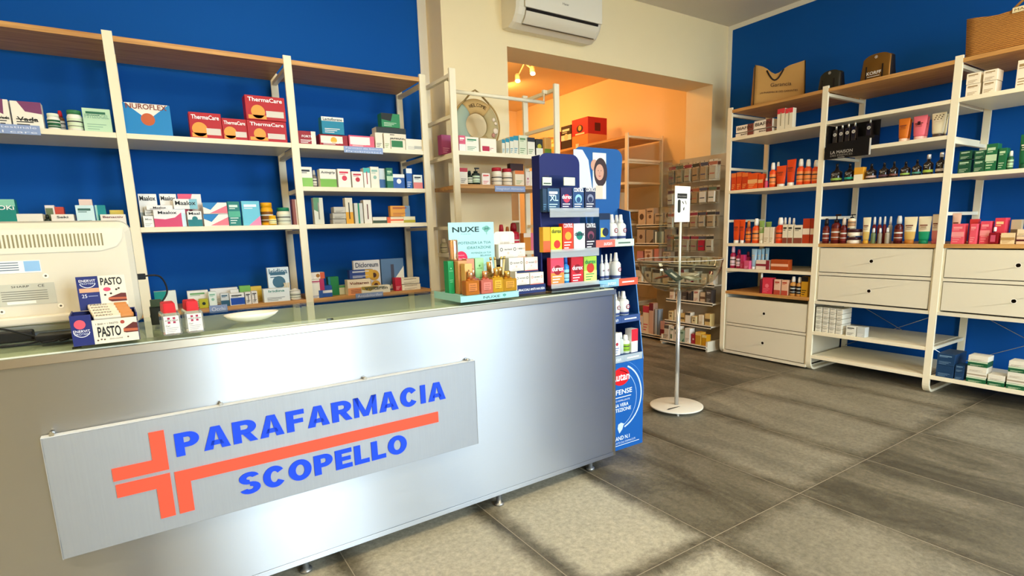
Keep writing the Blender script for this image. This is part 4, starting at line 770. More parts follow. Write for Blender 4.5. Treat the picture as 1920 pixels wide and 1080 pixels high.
('bot', 1, 2.505, 4.437, 1.503, 0.056, 0.193, 0, 'orange spray bottle, second from the post', 'the far right wall second shelf', 'e8501c f4f0e4 f0904c', 'L2', '', 0, -1, ''),
('bot', 1, 2.442, 4.437, 1.503, 0.051, 0.181, 0, 'orange spray bottle next to the post', 'the far right wall second shelf', 'e8501c f4f0e4 f0904c', 'L2', '', 0, -1, ''),
('bot', 1, 2.806, 4.517, 1.503, 0.039, 0.21, 0, 'white capped orange bottle set back', 'the far right wall second shelf', 'e8501c f4f0e4 f0904c', '', '', 0, -1, ''),
('tub', 1, 3.128, 4.437, 1.035, 0.071, 0.21, 0, 'orange tube by the wall', 'the far right wall third shelf', 'e8501c f4f0e4 f0904c', '', '', 0, -1, ''),
('tub', 1, 3.066, 4.437, 1.035, 0.054, 0.208, 0, 'second orange tube', 'the far right wall third shelf', 'e8501c f4f0e4 f0904c', '', '', 0, -1, ''),
('bot', 1, 3.009, 4.437, 1.035, 0.048, 0.197, 0, 'amber oil bottle', 'the far right wall third shelf', 'a8401c c87030 e88030', 'L2', '', 0, -1, ''),
('bot', 1, 2.939, 4.437, 1.035, 0.062, 0.213, 0, 'orange spray bottle with white cap', 'the far right wall third shelf', 'e8501c f4f0e4 f0904c', 'L2', '', 0, -1, ''),
('tub', 1, 2.877, 4.437, 1.035, 0.051, 0.193, 0, 'cream tube with green dash', 'the far right wall third shelf', 'ece4c8 ece4c8 8cb060', '', '', 0, -1, ''),
('box', 1, 2.821, 4.437, 1.035, 0.05, 0.137, 0.05, 'cream carton, left one', 'the far right wall third shelf', 'ece2c8 b09870', 'l1', '', 0, -1, ''),
('box', 1, 2.774, 4.437, 1.035, 0.034, 0.136, 0.05, 'cream carton, right one', 'the far right wall third shelf', 'ece2c8 b09870', 'l1', '', 0, -1, ''),
('tub', 1, 2.846, 4.487, 1.035, 0.055, 0.182, 0, 'cream tube behind the cartons', 'the far right wall third shelf', 'e8e0c4 d0c8a8 8cb060', '', '', 0, -1, ''),
('bot', 1, 2.716, 4.437, 1.035, 0.067, 0.214, 0, 'large orange spray bottle', 'the far right wall third shelf', 'e83c14 f4f0e4 f06838', 'L2', '', 0, -1, ''),
('box', 1, 2.655, 4.437, 1.035, 0.042, 0.155, 0.04, 'white carton with brown foot, left one', 'the far right wall third shelf', 'ece4cc 8a4838 404038', 'b0 B1 t2', '', 0, -1, ''),
('box', 1, 2.609, 4.437, 1.035, 0.041, 0.154, 0.04, 'white carton with brown foot, middle one', 'the far right wall third shelf', 'ece4cc 8a4838 404038', 'B1 t2', '', 0, -1, ''),
('box', 1, 2.542, 4.437, 1.035, 0.072, 0.148, 0.06, 'wide white carton with brown foot', 'the far right wall third shelf', 'ece4cc 8a4838 404038', 'B1 t2', '', 0, -1, ''),
('bot', 1, 2.714, 4.517, 1.035, 0.034, 0.213, 0, 'white capped bottle set back, left one', 'the far right wall third shelf', 'f0ece0 f4f0e4 c8c0a8', '', '', 0, -1, ''),
('bot', 1, 2.676, 4.517, 1.035, 0.034, 0.212, 0, 'white capped bottle set back, middle one', 'the far right wall third shelf', 'f0ece0 f4f0e4 c8c0a8', '', '', 0, -1, ''),
('bot', 1, 2.638, 4.517, 1.035, 0.033, 0.206, 0, 'white capped bottle set back, right one', 'the far right wall third shelf', 'f0ece0 f4f0e4 c8c0a8', '', '', 0, -1, ''),
('box', 1, 2.476, 4.437, 1.035, 0.057, 0.198, 0.05, 'rust red carton with white band', 'the far right wall third shelf', 'b84020 f0e0cc d89040', 'm1', '', 0, -1, ''),
('box', 1, 2.423, 4.437, 1.035, 0.038, 0.196, 0.05, 'second rust red carton', 'the far right wall third shelf', 'a83820 f0e0cc d89040', 'm1', '', 0, -1, ''),
('bot', 1, 3.156, 4.437, 0.808, 0.051, 0.198, 0, 'dark pink bottle by the wall', 'the far right wall fourth shelf', 'a01c44 e8b8c8 e8c8d0', 'L2', '', 0, -1, ''),
('bot', 1, 3.095, 4.437, 0.808, 0.049, 0.17, 0, 'second dark pink bottle', 'the far right wall fourth shelf', 'a01c44 901838 e8c8d0', 'L2', '', 0, -1, ''),
('box', 1, 3.045, 4.437, 0.808, 0.037, 0.123, 0.04, 'pink carton', 'the far right wall fourth shelf', 'c83868 e890a8', 'l1', '', 0, -1, ''),
('box', 1, 2.985, 4.417, 0.808, 0.053, 0.073, 0.04, 'small pink carton in front', 'the far right wall fourth shelf', 'd85c80 f0b8c8', 'l1', '', 0, -1, ''),
('bot', 1, 3.034, 4.487, 0.808, 0.043, 0.149, 0, 'pink bottle set back', 'the far right wall fourth shelf', 'b02850 802040 e090a8', '', '', 0, -1, ''),
('tub', 1, 2.937, 4.437, 0.808, 0.052, 0.177, 0, 'pale blue tube, first of four', 'the far right wall fourth shelf', 'a8d0ec f0f4f6 4c94c8', '', '', 0, -1, ''),
('tub', 1, 2.901, 4.457, 0.808, 0.036, 0.176, 0, 'pale blue tube, second of four', 'the far right wall fourth shelf', '98c8e8 f0f4f6 4c94c8', '', '', 0, -1, ''),
('tub', 1, 2.869, 4.467, 0.808, 0.03, 0.181, 0, 'pale blue tube, third of four', 'the far right wall fourth shelf', '98c8e8 f0f4f6 4c94c8', '', '', 0, -1, ''),
('tub', 1, 2.837, 4.477, 0.808, 0.035, 0.185, 0, 'pale blue tube, last of four', 'the far right wall fourth shelf', '98c8e8 f0f4f6 4c94c8', '', '', 0, -1, ''),
('box', 1, 2.843, 4.437, 0.808, 0.131, 0.081, 0.05, 'pale carton with maroon bars', 'the far right wall fourth shelf', 'e8d8c8 8a2c38', 'm1 r1', '', 0, -1, ''),
('box', 1, 2.688, 4.437, 0.808, 0.158, 0.09, 0.06, 'copper carton with pink band', 'the far right wall fourth shelf', 'b04c20 f0b898 d87038', 'm1', '', 0, -1, ''),
('bot', 1, 2.854, 4.437, 0.6, 0.03, 0.177, 0, 'slim dark serum bottle with white cap', 'the far right wall wooden shelf', '581828 f0ece0 581828', '', '', 0, -1, ''),
('box', 1, 2.792, 4.437, 0.6, 0.09, 0.139, 0.06, 'coral red carton', 'the far right wall wooden shelf', 'd83c50 f07888', 'l1 o1', '', 0, -1, ''),
('box', 1, 2.698, 4.437, 0.6, 0.058, 0.13, 0.04, 'peach carton, left one', 'the far right wall wooden shelf', 'e8c0a8 b84c38', 't1 B1', '', 0, -1, ''),
('box', 1, 2.631, 4.437, 0.6, 0.056, 0.129, 0.04, 'peach carton, right one', 'the far right wall wooden shelf', 'e8b898 b84c38', 't1 B1', '', 0, -1, ''),
('bot', 1, 2.569, 4.437, 0.6, 0.051, 0.16, 0, 'black and amber bottle, left one', 'the far right wall wooden shelf', 'c89048 f0ece0 201c1c', 'L2', '', 0, -1, ''),
('bot', 1, 2.515, 4.437, 0.6, 0.045, 0.158, 0, 'black and amber bottle, right one', 'the far right wall wooden shelf', 'c89048 f0ece0 201c1c', 'L2', '', 0, -1, ''),
('box', 1, 2.46, 4.437, 0.6, 0.057, 0.165, 0.06, 'black and gold carton', 'the far right wall wooden shelf', 'c89424 181818 f0f0e8', 'u1 l1', '', 0, -1, ''),
('tub', 1, 1.841, 4.437, 1.737, 0.073, 0.154, 0, 'amber orange tube', 'the half shelf, right wall', 'd07020 f0c8b0 f0a050', '', '', 0, -1, ''),
('tub', 1, 1.747, 4.437, 1.737, 0.086, 0.155, 0, 'pink tube with a dark square', 'the half shelf, right wall', 'e87080 f0c0b8 f0c8cc', 'q', '', 0, -1, ''),
('tub', 1, 1.639, 4.437, 1.737, 0.085, 0.155, 0, 'ivory tube with dark floral print', 'the half shelf, right wall', 'ece0c0 4c3c34 a08860', '', '', 0, -1, ''),
('tub', 1, 1.611, 4.477, 1.737, 0.033, 0.144, 0, 'ivory tube partly behind another', 'the half shelf, right wall', 'dccfa8 4c3c34 a08860', '', '', 0, -1, ''),
('tub', 1, 1.818, 4.477, 1.737, 0.026, 0.146, 0, 'amber tube partly behind the first', 'the half shelf, right wall', 'b85c18 f0c8b0 f0a050', '', '', 0, -1, ''),
('tub', 1, 1.72, 4.477, 1.737, 0.037, 0.146, 0, 'pink tube partly behind another', 'the half shelf, right wall', 'e06c80 f0c0b8 f0c8cc', '', '', 0, -1, ''),
('dif', 1, 2.285, 4.437, 1.499, 0.08, 0.143, 0, 'dark fragrance bottle, first from the left', 'the right wall centre second shelf', '1c1414 181414 8cb050', '', '', 0, -1, ''),
('dif', 1, 2.187, 4.437, 1.499, 0.07, 0.136, 0, 'dark fragrance bottle, second from the left', 'the right wall centre second shelf', '1c1414 181414 2c9c80', '', '', 0, -1, ''),
('dif', 1, 2.035, 4.437, 1.499, 0.069, 0.115, 0, 'dark fragrance bottle, third dark one', 'the right wall centre second shelf', '1c1414 181414 c8a8a0', '', '', 0, -1, ''),
('dif', 1, 1.949, 4.437, 1.499, 0.064, 0.113, 0, 'dark fragrance bottle, fourth dark one', 'the right wall centre second shelf', '1c1414 181414 5c4048', '', '', 0, -1, ''),
('dif', 1, 1.884, 4.437, 1.499, 0.055, 0.113, 0, 'dark fragrance bottle, fifth dark one', 'the right wall centre second shelf', '1c1414 181414 7c5048', '', '', 0, -1, ''),
('dif', 1, 1.812, 4.437, 1.499, 0.063, 0.104, 0, 'dark fragrance bottle, sixth dark one', 'the right wall centre second shelf', '1c1414 181414 98b858', '', '', 0, -1, ''),
('dif', 1, 1.742, 4.437, 1.499, 0.058, 0.11, 0, 'dark fragrance bottle, seventh dark one', 'the right wall centre second shelf', '1c1414 181414 488878', '', '', 0, -1, ''),
('dif', 1, 1.676, 4.437, 1.499, 0.06, 0.137, 0, 'dark fragrance bottle, white stoppered, left one', 'the right wall centre second shelf', '1c1414 e8e8e8 a0b848', '', '', 0, -1, ''),
('dif', 1, 1.603, 4.437, 1.499, 0.058, 0.142, 0, 'dark fragrance bottle, white stoppered, right one', 'the right wall centre second shelf', '1c1414 e8e8e8 c8b8a8', '', '', 0, -1, ''),
('box', 1, 2.108, 4.437, 1.499, 0.064, 0.093, 0.05, 'amber and cream candle carton', 'the right wall centre second shelf', 'e0a030 f0e8d0', 'b1', '', 0, -1, ''),
('bot', 1, 2.328, 4.437, 1.035, 0.05, 0.193, 0, 'wine red bottle by the post', 'the right wall centre wooden shelf', '5c1818 201010 7a2c1c', 'L2', '', 0, -1, ''),
('bot', 1, 2.257, 4.437, 1.035, 0.069, 0.223, 0, 'tall wine red pump bottle', 'the right wall centre wooden shelf', '5c1818 201010 8a4020', 'L2', '', 0, -1, 'pump'),
('bot', 1, 2.194, 4.437, 1.035, 0.047, 0.196, 0, 'wine red bottle', 'the right wall centre wooden shelf', '5c1818 d8c8b8 7a2c1c', 'L2', '', 0, -1, ''),
('jar', 1, 2.125, 4.437, 1.035, 0.096, 0.047, 0, 'cream jar with maroon lid, lower', 'the right wall centre wooden shelf', 'e8dcc8 3c1820 b09080', '', '', 0, -1, ''),
('jar', 1, 2.124, 4.437, 1.09, 0.1, 0.052, 0, 'cream jar with maroon lid, upper', 'the right wall centre wooden shelf', 'e8dcc8 3c1820 b09080', '', '', 0, -1, ''),
('bot', 1, 2.141, 4.437, 1.15, 0.054, 0.103, 0, 'small cream pump bottle on the jars', 'the right wall centre wooden shelf', 'e8d8b8 1c1818 b88c60', 'L2', '', 0, -1, 'pump'),
('tub', 1, 2.029, 4.437, 1.035, 0.055, 0.191, 0, 'cream and gold tube', 'the right wall centre wooden shelf', 'd8b868 d8a030 e8dcb8', '', '', 0, -1, ''),
('bot', 1, 1.978, 4.437, 1.035, 0.032, 0.112, 0, 'green clear bottle, front row', 'the right wall centre wooden shelf', '687850 d8d8d4 a0a880', '', '', 0, -1, ''),
('bot', 1, 1.933, 4.437, 1.035, 0.028, 0.111, 0, 'grey clear bottle, front row', 'the right wall centre wooden shelf', '908878 d8d8d4 b8b0a0', '', '', 0, -1, ''),
('bot', 1, 1.885, 4.437, 1.035, 0.031, 0.114, 0, 'pale clear bottle, front row', 'the right wall centre wooden shelf', 'a09480 d8d8d4 c8c0b0', '', '', 0, -1, ''),
('bot', 1, 1.998, 4.487, 1.035, 0.029, 0.193, 0, 'wine bottle with silver cap, back row first', 'the right wall centre wooden shelf', '6c1c1c d8d8d4 8a3028', '', '', 0, -1, ''),
('bot', 1, 1.962, 4.487, 1.035, 0.029, 0.192, 0, 'wine bottle with silver cap, back row second', 'the right wall centre wooden shelf', '6c1c1c d8d8d4 8a3028', '', '', 0, -1, ''),
('bot', 1, 1.928, 4.487, 1.035, 0.024, 0.194, 0, 'wine bottle with silver cap, back row third', 'the right wall centre wooden shelf', '6c1c1c d8d8d4 8a3028', '', '', 0, -1, ''),
('bot', 1, 1.891, 4.487, 1.035, 0.028, 0.193, 0, 'clear bottle with silver cap, back row last', 'the right wall centre wooden shelf', 'a8a090 d8d8d4 c0b8a8', '', '', 0, -1, ''),
('bot', 1, 1.819, 4.437, 1.035, 0.054, 0.195, 0, 'dark wine bottle with silver lid', 'the right wall centre wooden shelf', '481414 c8c8c4 6a2818', 'L2', '', 0, -1, ''),
('tub', 1, 1.747, 4.437, 1.035, 0.082, 0.185, 0, 'cream tube shading to amber', 'the right wall centre wooden shelf', 'd8b060 b06c20 ece0bc', '', '', 0, -1, ''),
('tub', 1, 1.66, 4.437, 1.035, 0.08, 0.185, 0, 'cream tube with emerald lower half', 'the right wall centre wooden shelf', '1c9c70 128058 ece4c4', '', '', 0, -1, ''),
('tub', 1, 1.592, 4.437, 1.035, 0.046, 0.197, 0, 'cream tube with rose lower half', 'the right wall centre wooden shelf', 'd88078 c05c60 ecdcc0', '', '', 0, -1, ''),
('box', 1, 1.464, 4.437, 1.958, 0.073, 0.071, 0.07, 'ivory carton, lower left', 'the near right wall top shelf', 'f4e8d0 a08458', 't1 l1', '', 0, -1, ''),
('box', 1, 1.467, 4.437, 2.031, 0.072, 0.065, 0.07, 'ivory carton, upper left', 'the near right wall top shelf', 'f4e8d0 a08458', 't1 l1', '', 0, -1, ''),
('box', 1, 1.382, 4.437, 1.958, 0.066, 0.071, 0.1, 'ivory carton, lower right', 'the near right wall top shelf', 'f4e8d0 a08458', 't1 l1', '', 0, -1, ''),
('box', 1, 1.382, 4.437, 2.031, 0.07, 0.063, 0.1, 'ivory carton, upper right', 'the near right wall top shelf', 'f4e8d0 a08458', 't1 l1', '', 0, -1, ''),
('box', 1, 1.22, 4.437, 1.958, 0.072, 0.155, 0.07, 'tall ivory carton at the frame edge', 'the near right wall top shelf', 'f4e4cc a08458', 't1 l1', '', 0, -1, ''),
('box', 1, 1.465, 4.437, 1.487, 0.069, 0.08, 0.07, 'dark green carton, lower left', 'the near right wall second shelf', '1c4c34 b8d0b0', 't1 l1', '', 0, -1, ''),
('box', 1, 1.464, 4.437, 1.572, 0.066, 0.054, 0.07, 'dark green carton, upper left', 'the near right wall second shelf', '1c4c34 b8d0b0', 't1 l1', '', 0, -1, ''),
('box', 1, 1.389, 4.437, 1.487, 0.055, 0.074, 0.07, 'dark green carton, lower right', 'the near right wall second shelf', '24583c b8d0b0', 't1 l1', '', 0, -1, ''),
('box', 1, 1.39, 4.437, 1.564, 0.055, 0.055, 0.07, 'dark green carton, upper right', 'the near right wall second shelf', '24583c b8d0b0', 't1 l1', '', 0, -1, ''),
('box', 1, 1.331, 4.437, 1.487, 0.056, 0.164, 0.07, 'tall green carton', 'the near right wall second shelf', '206840 c0d8b0', 't1 l1 m1', '', 0, -1, ''),
('box', 1, 1.276, 4.437, 1.487, 0.039, 0.131, 0.06, 'medium green carton', 'the near right wall second shelf', '206840 c0d8b0', 't1 l1', '', 0, -1, ''),
('bot', 1, 1.241, 4.447, 1.487, 0.031, 0.111, 0, 'small green bottle with white cap', 'the near right wall second shelf', '2c6040 f0ece0 a8c8a0', 'L2', '', 0, -1, ''),
('tub', 1, 1.177, 4.437, 1.487, 0.052, 0.198, 0, 'large green tube', 'the near right wall second shelf', '1f6840 184c30 60a070', '', '', 0, -1, ''),
('tub', 1, 1.505, 4.517, 1.035, 0.05, 0.2, 0, 'rose cream tube behind the cartons', 'the near right wall wooden shelf', 'c89080 8a3838 e0b8a0', '', '', 0, -1, ''),
('box', 1, 1.46, 4.437, 1.035, 0.069, 0.13, 0.06, 'coral pink carton, leftmost', 'the near right wall wooden shelf', 'e85868 f09898 d83850', 't1 l1 m1', '', 0, -1, ''),
('box', 1, 1.378, 4.437, 1.035, 0.036, 0.128, 0.06, 'narrow coral pink carton', 'the near right wall wooden shelf', 'e85868 f09898', 't1 l1', '', 0, -1, ''),
('box', 1, 1.402, 4.507, 1.035, 0.045, 0.158, 0.04, 'dark coral carton behind the narrow one', 'the near right wall wooden shelf', 'c83838 e07070', 'l1', '', 0, -1, ''),
('box', 1, 1.324, 4.457, 1.035, 0.052, 0.143, 0.06, 'tall coral pink carton', 'the near right wall wooden shelf', 'e04c60 f09898', 't1 l1 m1', '', 0, -1, ''),
('box', 1, 1.258, 4.477, 1.035, 0.053, 0.161, 0.08, 'red carton with a cream side', 'the near right wall wooden shelf', 'd84050 f0c890', 't1 l1', '', 0, -1, ''),
('bot', 1, 1.272, 4.437, 1.035, 0.053, 0.105, 0, 'square crimson perfume bottle with white cap', 'the near right wall wooden shelf', '9c1424 f4f0e4 c85068', 'L2', '', 0, -1, 'square'),
('box', 1, 1.202, 4.437, 1.035, 0.069, 0.068, 0.05, 'cream soap carton', 'the near right wall wooden shelf', 'ecd0a0 b89058', 'l1 m1', '', 0, -1, ''),
('box', 1, 1.129, 4.437, 1.035, 0.062, 0.048, 0.05, 'cream carton with maroon window', 'the near right wall wooden shelf', 'e8c8a0 581820', 'm1', '', 0, -1, ''),
('box', 1, 1.131, 4.437, 1.086, 0.059, 0.039, 0.05, 'cream carton on another', 'the near right wall wooden shelf', 'ecd4ac b89058', 'l1', '', 0, -1, ''),
('box', 1, 1.19, 4.517, 1.035, 0.051, 0.148, 0.04, 'grey cream carton set back', 'the near right wall wooden shelf', 'b8a888 6c5c40', 'm1', '', 0, -1, ''),
('box', 1, 2.327, 4.436999999999999, 0.328, 0.047, 0.0375, 0.14, 'small white carton, column one, bottom row', 'the grid below the drawers', 'e8e4d4 8a8878', 'l1 t1', '', 0, -1, 'grid'),
('box', 1, 2.327, 4.436999999999999, 0.368, 0.047, 0.0375, 0.14, 'small white carton, column one, second row up', 'the grid below the drawers', 'e8e4d4 8a8878', 'l1 t1', '', 0, -1, 'grid'),
('box', 1, 2.327, 4.436999999999999, 0.409, 0.047, 0.0375, 0.14, 'small white carton, column one, middle row', 'the grid below the drawers', 'e8e4d4 8a8878', 'l1 t1', '', 0, -1, 'grid'),
('box', 1, 2.327, 4.436999999999999, 0.45, 0.047, 0.0375, 0.14, 'small white carton, column one, fourth row up', 'the grid below the drawers', 'e8e4d4 8a8878', 'l1 t1', '', 0, -1, 'grid'),
('box', 1, 2.327, 4.436999999999999, 0.49, 0.047, 0.0375, 0.14, 'small white carton, column one, top row', 'the grid below the drawers', 'e8e4d4 8a8878', 'l1 t1', '', 0, -1, 'grid'),
('box', 1, 2.272, 4.436999999999999, 0.328, 0.046, 0.0375, 0.14, 'small white carton, column two, bottom row', 'the grid below the drawers', 'e8e4d4 8a8878', 'l1 t1', '', 0, -1, 'grid'),
('box', 1, 2.272, 4.436999999999999, 0.368, 0.046, 0.0375, 0.14, 'small white carton, column two, second row up', 'the grid below the drawers', 'e8e4d4 8a8878', 'l1 t1', '', 0, -1, 'grid'),
('box', 1, 2.272, 4.436999999999999, 0.409, 0.046, 0.0375, 0.14, 'small white carton, column two, middle row', 'the grid below the drawers', 'e8e4d4 8a8878', 'l1 t1', '', 0, -1, 'grid'),
('box', 1, 2.272, 4.436999999999999, 0.45, 0.046, 0.0375, 0.14, 'small white carton, column two, fourth row up', 'the grid below the drawers', 'e8e4d4 8a8878', 'l1 t1', '', 0, -1, 'grid'),
('box', 1, 2.272, 4.436999999999999, 0.49, 0.046, 0.0375, 0.14, 'small white carton, column two, top row', 'the grid below the drawers', 'e8e4d4 8a8878', 'l1 t1', '', 0, -1, 'grid'),
('box', 1, 2.219, 4.436999999999999, 0.328, 0.045, 0.0375, 0.14, 'small white carton, column three, bottom row', 'the grid below the drawers', 'e8e4d4 8a8878', 'l1 t1', '', 0, -1, 'grid'),
('box', 1, 2.219, 4.436999999999999, 0.368, 0.045, 0.0375, 0.14, 'small white carton, column three, second row up', 'the grid below the drawers', 'e8e4d4 8a8878', 'l1 t1', '', 0, -1, 'grid'),
('box', 1, 2.219, 4.436999999999999, 0.409, 0.045, 0.0375, 0.14, 'small white carton, column three, middle row', 'the grid below the drawers', 'e8e4d4 8a8878', 'l1 t1', '', 0, -1, 'grid'),
('box', 1, 2.219, 4.436999999999999, 0.45, 0.045, 0.0375, 0.14, 'small white carton, column three, fourth row up', 'the grid below the drawers', 'e8e4d4 8a8878', 'l1 t1', '', 0, -1, 'grid'),
('box', 1, 2.219, 4.436999999999999, 0.49, 0.045, 0.0375, 0.14, 'small white carton, column three, top row', 'the grid below the drawers', 'e8e4d4 8a8878', 'l1 t1', '', 0, -1, 'grid'),
('box', 1, 2.167, 4.436999999999999, 0.328, 0.044, 0.0375, 0.14, 'small white carton, column four, bottom row', 'the grid below the drawers', 'e8e4d4 8a8878', 'l1 t1', '', 0, -1, 'grid'),
('box', 1, 2.167, 4.436999999999999, 0.368, 0.044, 0.0375, 0.14, 'small white carton, column four, second row up', 'the grid below the drawers', 'e8e4d4 8a8878', 'l1 t1', '', 0, -1, 'grid'),
('box', 1, 2.167, 4.436999999999999, 0.409, 0.044, 0.0375, 0.14, 'small white carton, column four, middle row', 'the grid below the drawers', 'e8e4d4 8a8878', 'l1 t1', '', 0, -1, 'grid'),
('box', 1, 2.167, 4.436999999999999, 0.45, 0.044, 0.0375, 0.14, 'small white carton, column four, fourth row up', 'the grid below the drawers', 'e8e4d4 8a8878', 'l1 t1', '', 0, -1, 'grid'),
('box', 1, 2.167, 4.436999999999999, 0.49, 0.044, 0.0375, 0.14, 'small white carton, column four, top row', 'the grid below the drawers', 'e8e4d4 8a8878', 'l1 t1', '', 0, -1, 'grid'),
('box', 1, 2.075, 4.437, 0.328, 0.073, 0.076, 0.05, 'small white carton lying flat, left one', 'the open shelf below the drawers', 'e8e8dc 505048', 'l1 t1', '', 0, -1, ''),
('box', 1, 2.003, 4.437, 0.328, 0.06, 0.077, 0.06, 'small pale grey carton lying flat, right one', 'the open shelf below the drawers', 'c8ccc8 f0f0ec', 'l1', '', 0, -1, ''),
('box', 1, 1.275, 4.437, 0.13, 0.106, 0.035, 0.1, 'green carton at the base of the tall stack', 'the lowest right wall shelf', '1c5c38 d0e0c0', 'l1 u1', '', 0, -1, ''),
('box', 1, 1.275, 4.437, 0.166, 0.106, 0.035, 0.1, 'white carton second from the stack base', 'the lowest right wall shelf', 'e8e2d0 a89880', 'm1', '', 0, -1, ''),
('box', 1, 1.275, 4.437, 0.202, 0.106, 0.035, 0.1, 'white carton third in the stack', 'the lowest right wall shelf', 'e8e2d0 a89880', 'l1', '', 0, -1, ''),
('box', 1, 1.275, 4.437, 0.238, 0.106, 0.035, 0.1, 'green carton fourth in the stack', 'the lowest right wall shelf', '1c5c38 d0e0c0', 'l1 u1', '', 0, -1, ''),
('box', 1, 1.275, 4.437, 0.274, 0.106, 0.035, 0.1, 'white carton topping the tall stack', 'the lowest right wall shelf', 'e8e2d0 a89880', 'l1', '', 0, -1, ''),
('box', 1, 1.171, 4.437, 0.13, 0.087, 0.035, 0.1, 'green carton between the stacks', 'the lowest right wall shelf', '1c5c38 d0e0c0', 'l1 u1', '', 0, -1, ''),
('box', 1, 1.171, 4.437, 0.166, 0.087, 0.035, 0.1, 'white carton on the short green one', 'the lowest right wall shelf', 'e8e2d0 a89880', 'l1', '', 0, -1, ''),
('box', 1, 1.074, 4.437, 0.13, 0.091, 0.035, 0.1, 'green carton at the base of the right stack', 'the lowest right wall shelf', '1c5c38 d0e0c0', 'l1 u1', '', 0, -1, ''),
('box', 1, 1.074, 4.437, 0.166, 0.091, 0.035, 0.1, 'white carton second in the right stack', 'the lowest right wall shelf', 'e8e2d0 a89880', 'm1', '', 0, -1, ''),
('box', 1, 1.074, 4.437, 0.202, 0.091, 0.035, 0.1, 'white carton third in the right stack', 'the lowest right wall shelf', 'e8e2d0 a89880', 'l1', '', 0, -1, ''),
('box', 1, 1.074, 4.437, 0.238, 0.091, 0.035, 0.1, 'green carton fourth in the right stack', 'the lowest right wall shelf', '1c5c38 d0e0c0', 'l1 u1', '', 0, -1, ''),
('box', 1, 1.074, 4.437, 0.274, 0.091, 0.035, 0.1, 'white carton topping the right stack', 'the lowest right wall shelf', 'e8e2d0 a89880', 'l1', '', 0, -1, ''),
('box', 1, 1.449, 4.437, 0.13, 0.102, 0.081, 0.2, 'navy carton beside the post, lower', 'the lowest right wall shelf', '1c3c60 6c8ca8', 'l1', '', 0, -1, ''),
('box', 1, 1.449, 4.437, 0.212, 0.102, 0.081, 0.2, 'navy carton beside the post, upper', 'the lowest right wall shelf', '1c3c60 6c8ca8', 'l1 t1', '', 0, -1, ''),
('box', 1, 1.367, 4.437, 0.13, 0.05, 0.049, 0.1, 'narrow navy carton, lower', 'the lowest right wall shelf', '1c3c60 6c8ca8', 'l1', '', 0, -1, ''),
('box', 1, 1.367, 4.437, 0.18, 0.05, 0.049, 0.1, 'narrow navy carton, upper', 'the lowest right wall shelf', '1c3c60 6c8ca8', 'l1 t1', '', 0, -1, ''),
('box', 0, 1.539, 2.02, 1.283, 0.069, 0.103, 0.03, 'dark blue XL carton', 'the top tier of the clear counter display', '24486c c0e8f8 ffffff', 't2 l1', 'XL', 0.58, 1, ''),
('box', 0, 1.49, 2.02, 1.283, 0.023, 0.1, 0.03, 'dark blue carton at the left edge', 'the top tier of the clear counter display', '1c3854 5080a0', 'l1', '', 0, -1, ''),
('box', 0, 1.613, 2.02, 1.283, 0.065, 0.107, 0.03, 'navy carton with a red burst', 'the top tier of the clear counter display', '201c50 c03850 ffffff', 'O1 l2', 'durex', 0.62, 2, ''),
('box', 0, 1.683, 2.02, 1.283, 0.067, 0.106, 0.03, 'navy carton with a light ring', 'the top tier of the clear counter display', '244878 90c8e8 ffffff', 'O1 o0 l2', 'CONTROL', 0.92, 2, ''),
('box', 0, 1.755, 2.02, 1.283, 0.066, 0.109, 0.03, 'black blue carton with a grey ring', 'the top tier of the clear counter display', '242c4c 8088a0 ffffff', 'O1 o0 l2', 'CONTROL', 0.92, 2, ''),
('box', 0, 1.496, 2.02, 1.104, 0.041, 0.112, 0.03, 'orange yellow carton at the left edge', 'the middle tier of the clear counter display', 'd8a020 e06030', 'b1 l1', '', 0, -1, ''),
('box', 0, 1.551, 2.02, 1.104, 0.064, 0.111, 0.03, 'lemon yellow carton with red fruit', 'the middle tier of the clear counter display', 'e4dc28 c83020 3c4c20', 'F1', 'durex', 0.84, 2, ''),
('box', 0, 1.619, 2.02, 1.104, 0.063, 0.126, 0.03, 'red orange flame carton', 'the middle tier of the clear counter display', 'd83818 f0a030 ffffff', 'O1 l2', 'CONTROL', 0.92, 2, ''),
('box', 0, 1.687, 2.02, 1.104, 0.068, 0.125, 0.03, 'white carton with a green globe', 'the middle tier of the clear counter display', 'e4e4e4 1c7c68 2c3c50', 'O1', 'durex', 0.62, 2, ''),
('box', 0, 1.757, 2.02, 1.104, 0.067, 0.124, 0.03, 'black carton with a maroon ring', 'the middle tier of the clear counter display', '241828 7a3c50 ffffff', 'O1 o0 l2', 'CONTROL', 0.92, 2, ''),
('box', 0, 1.554, 2.02, 0.95, 0.077, 0.127, 0.03, 'pink red carton with a dark ball', 'the bottom tier of the clear counter display', 'e84860 981828 ffffff e88c40', 'b3 O1 l2', 'durex', 0.6, 2, ''),
('bot', 0, 1.614, 2.02, 0.95, 0.034, 0.132, 0, 'slim blue tube', 'the bottom tier of the clear counter display', '2c88d0 1c5cb0 90d8f0', 'L2', '', 0, -1, ''),
('box', 0, 1.672, 2.02, 0.95, 0.074, 0.124, 0.03, 'crimson carton', 'the bottom tier of the clear counter display', 'c82430 901020 ffffff', 'O1 l2', 'durex', 0.6, 2, ''),
('box', 0, 1.753, 2.02, 0.95, 0.08, 0.123, 0.03, 'lime and yellow carton with fruit', 'the bottom tier of the clear counter display', 'a8cc48 c03c28 1c8c50 f0f080', 'b3 O1 l2', 'durex', 0.8, 2, ''),
('spr', 0, 2.067, 2.18, 1.142, 0.061, 0.132, 0, 'white spray bottle, left one', 'the top shelf of the blue tower display', 'dedfda dedfda 8a2840', '', '', 0, -1, ''),
('spr', 0, 2.131, 2.18, 1.142, 0.058, 0.131, 0, 'white spray bottle, right one', 'the top shelf of the blue tower display', 'dedfda dedfda 8a2840', '', '', 0, -1, ''),
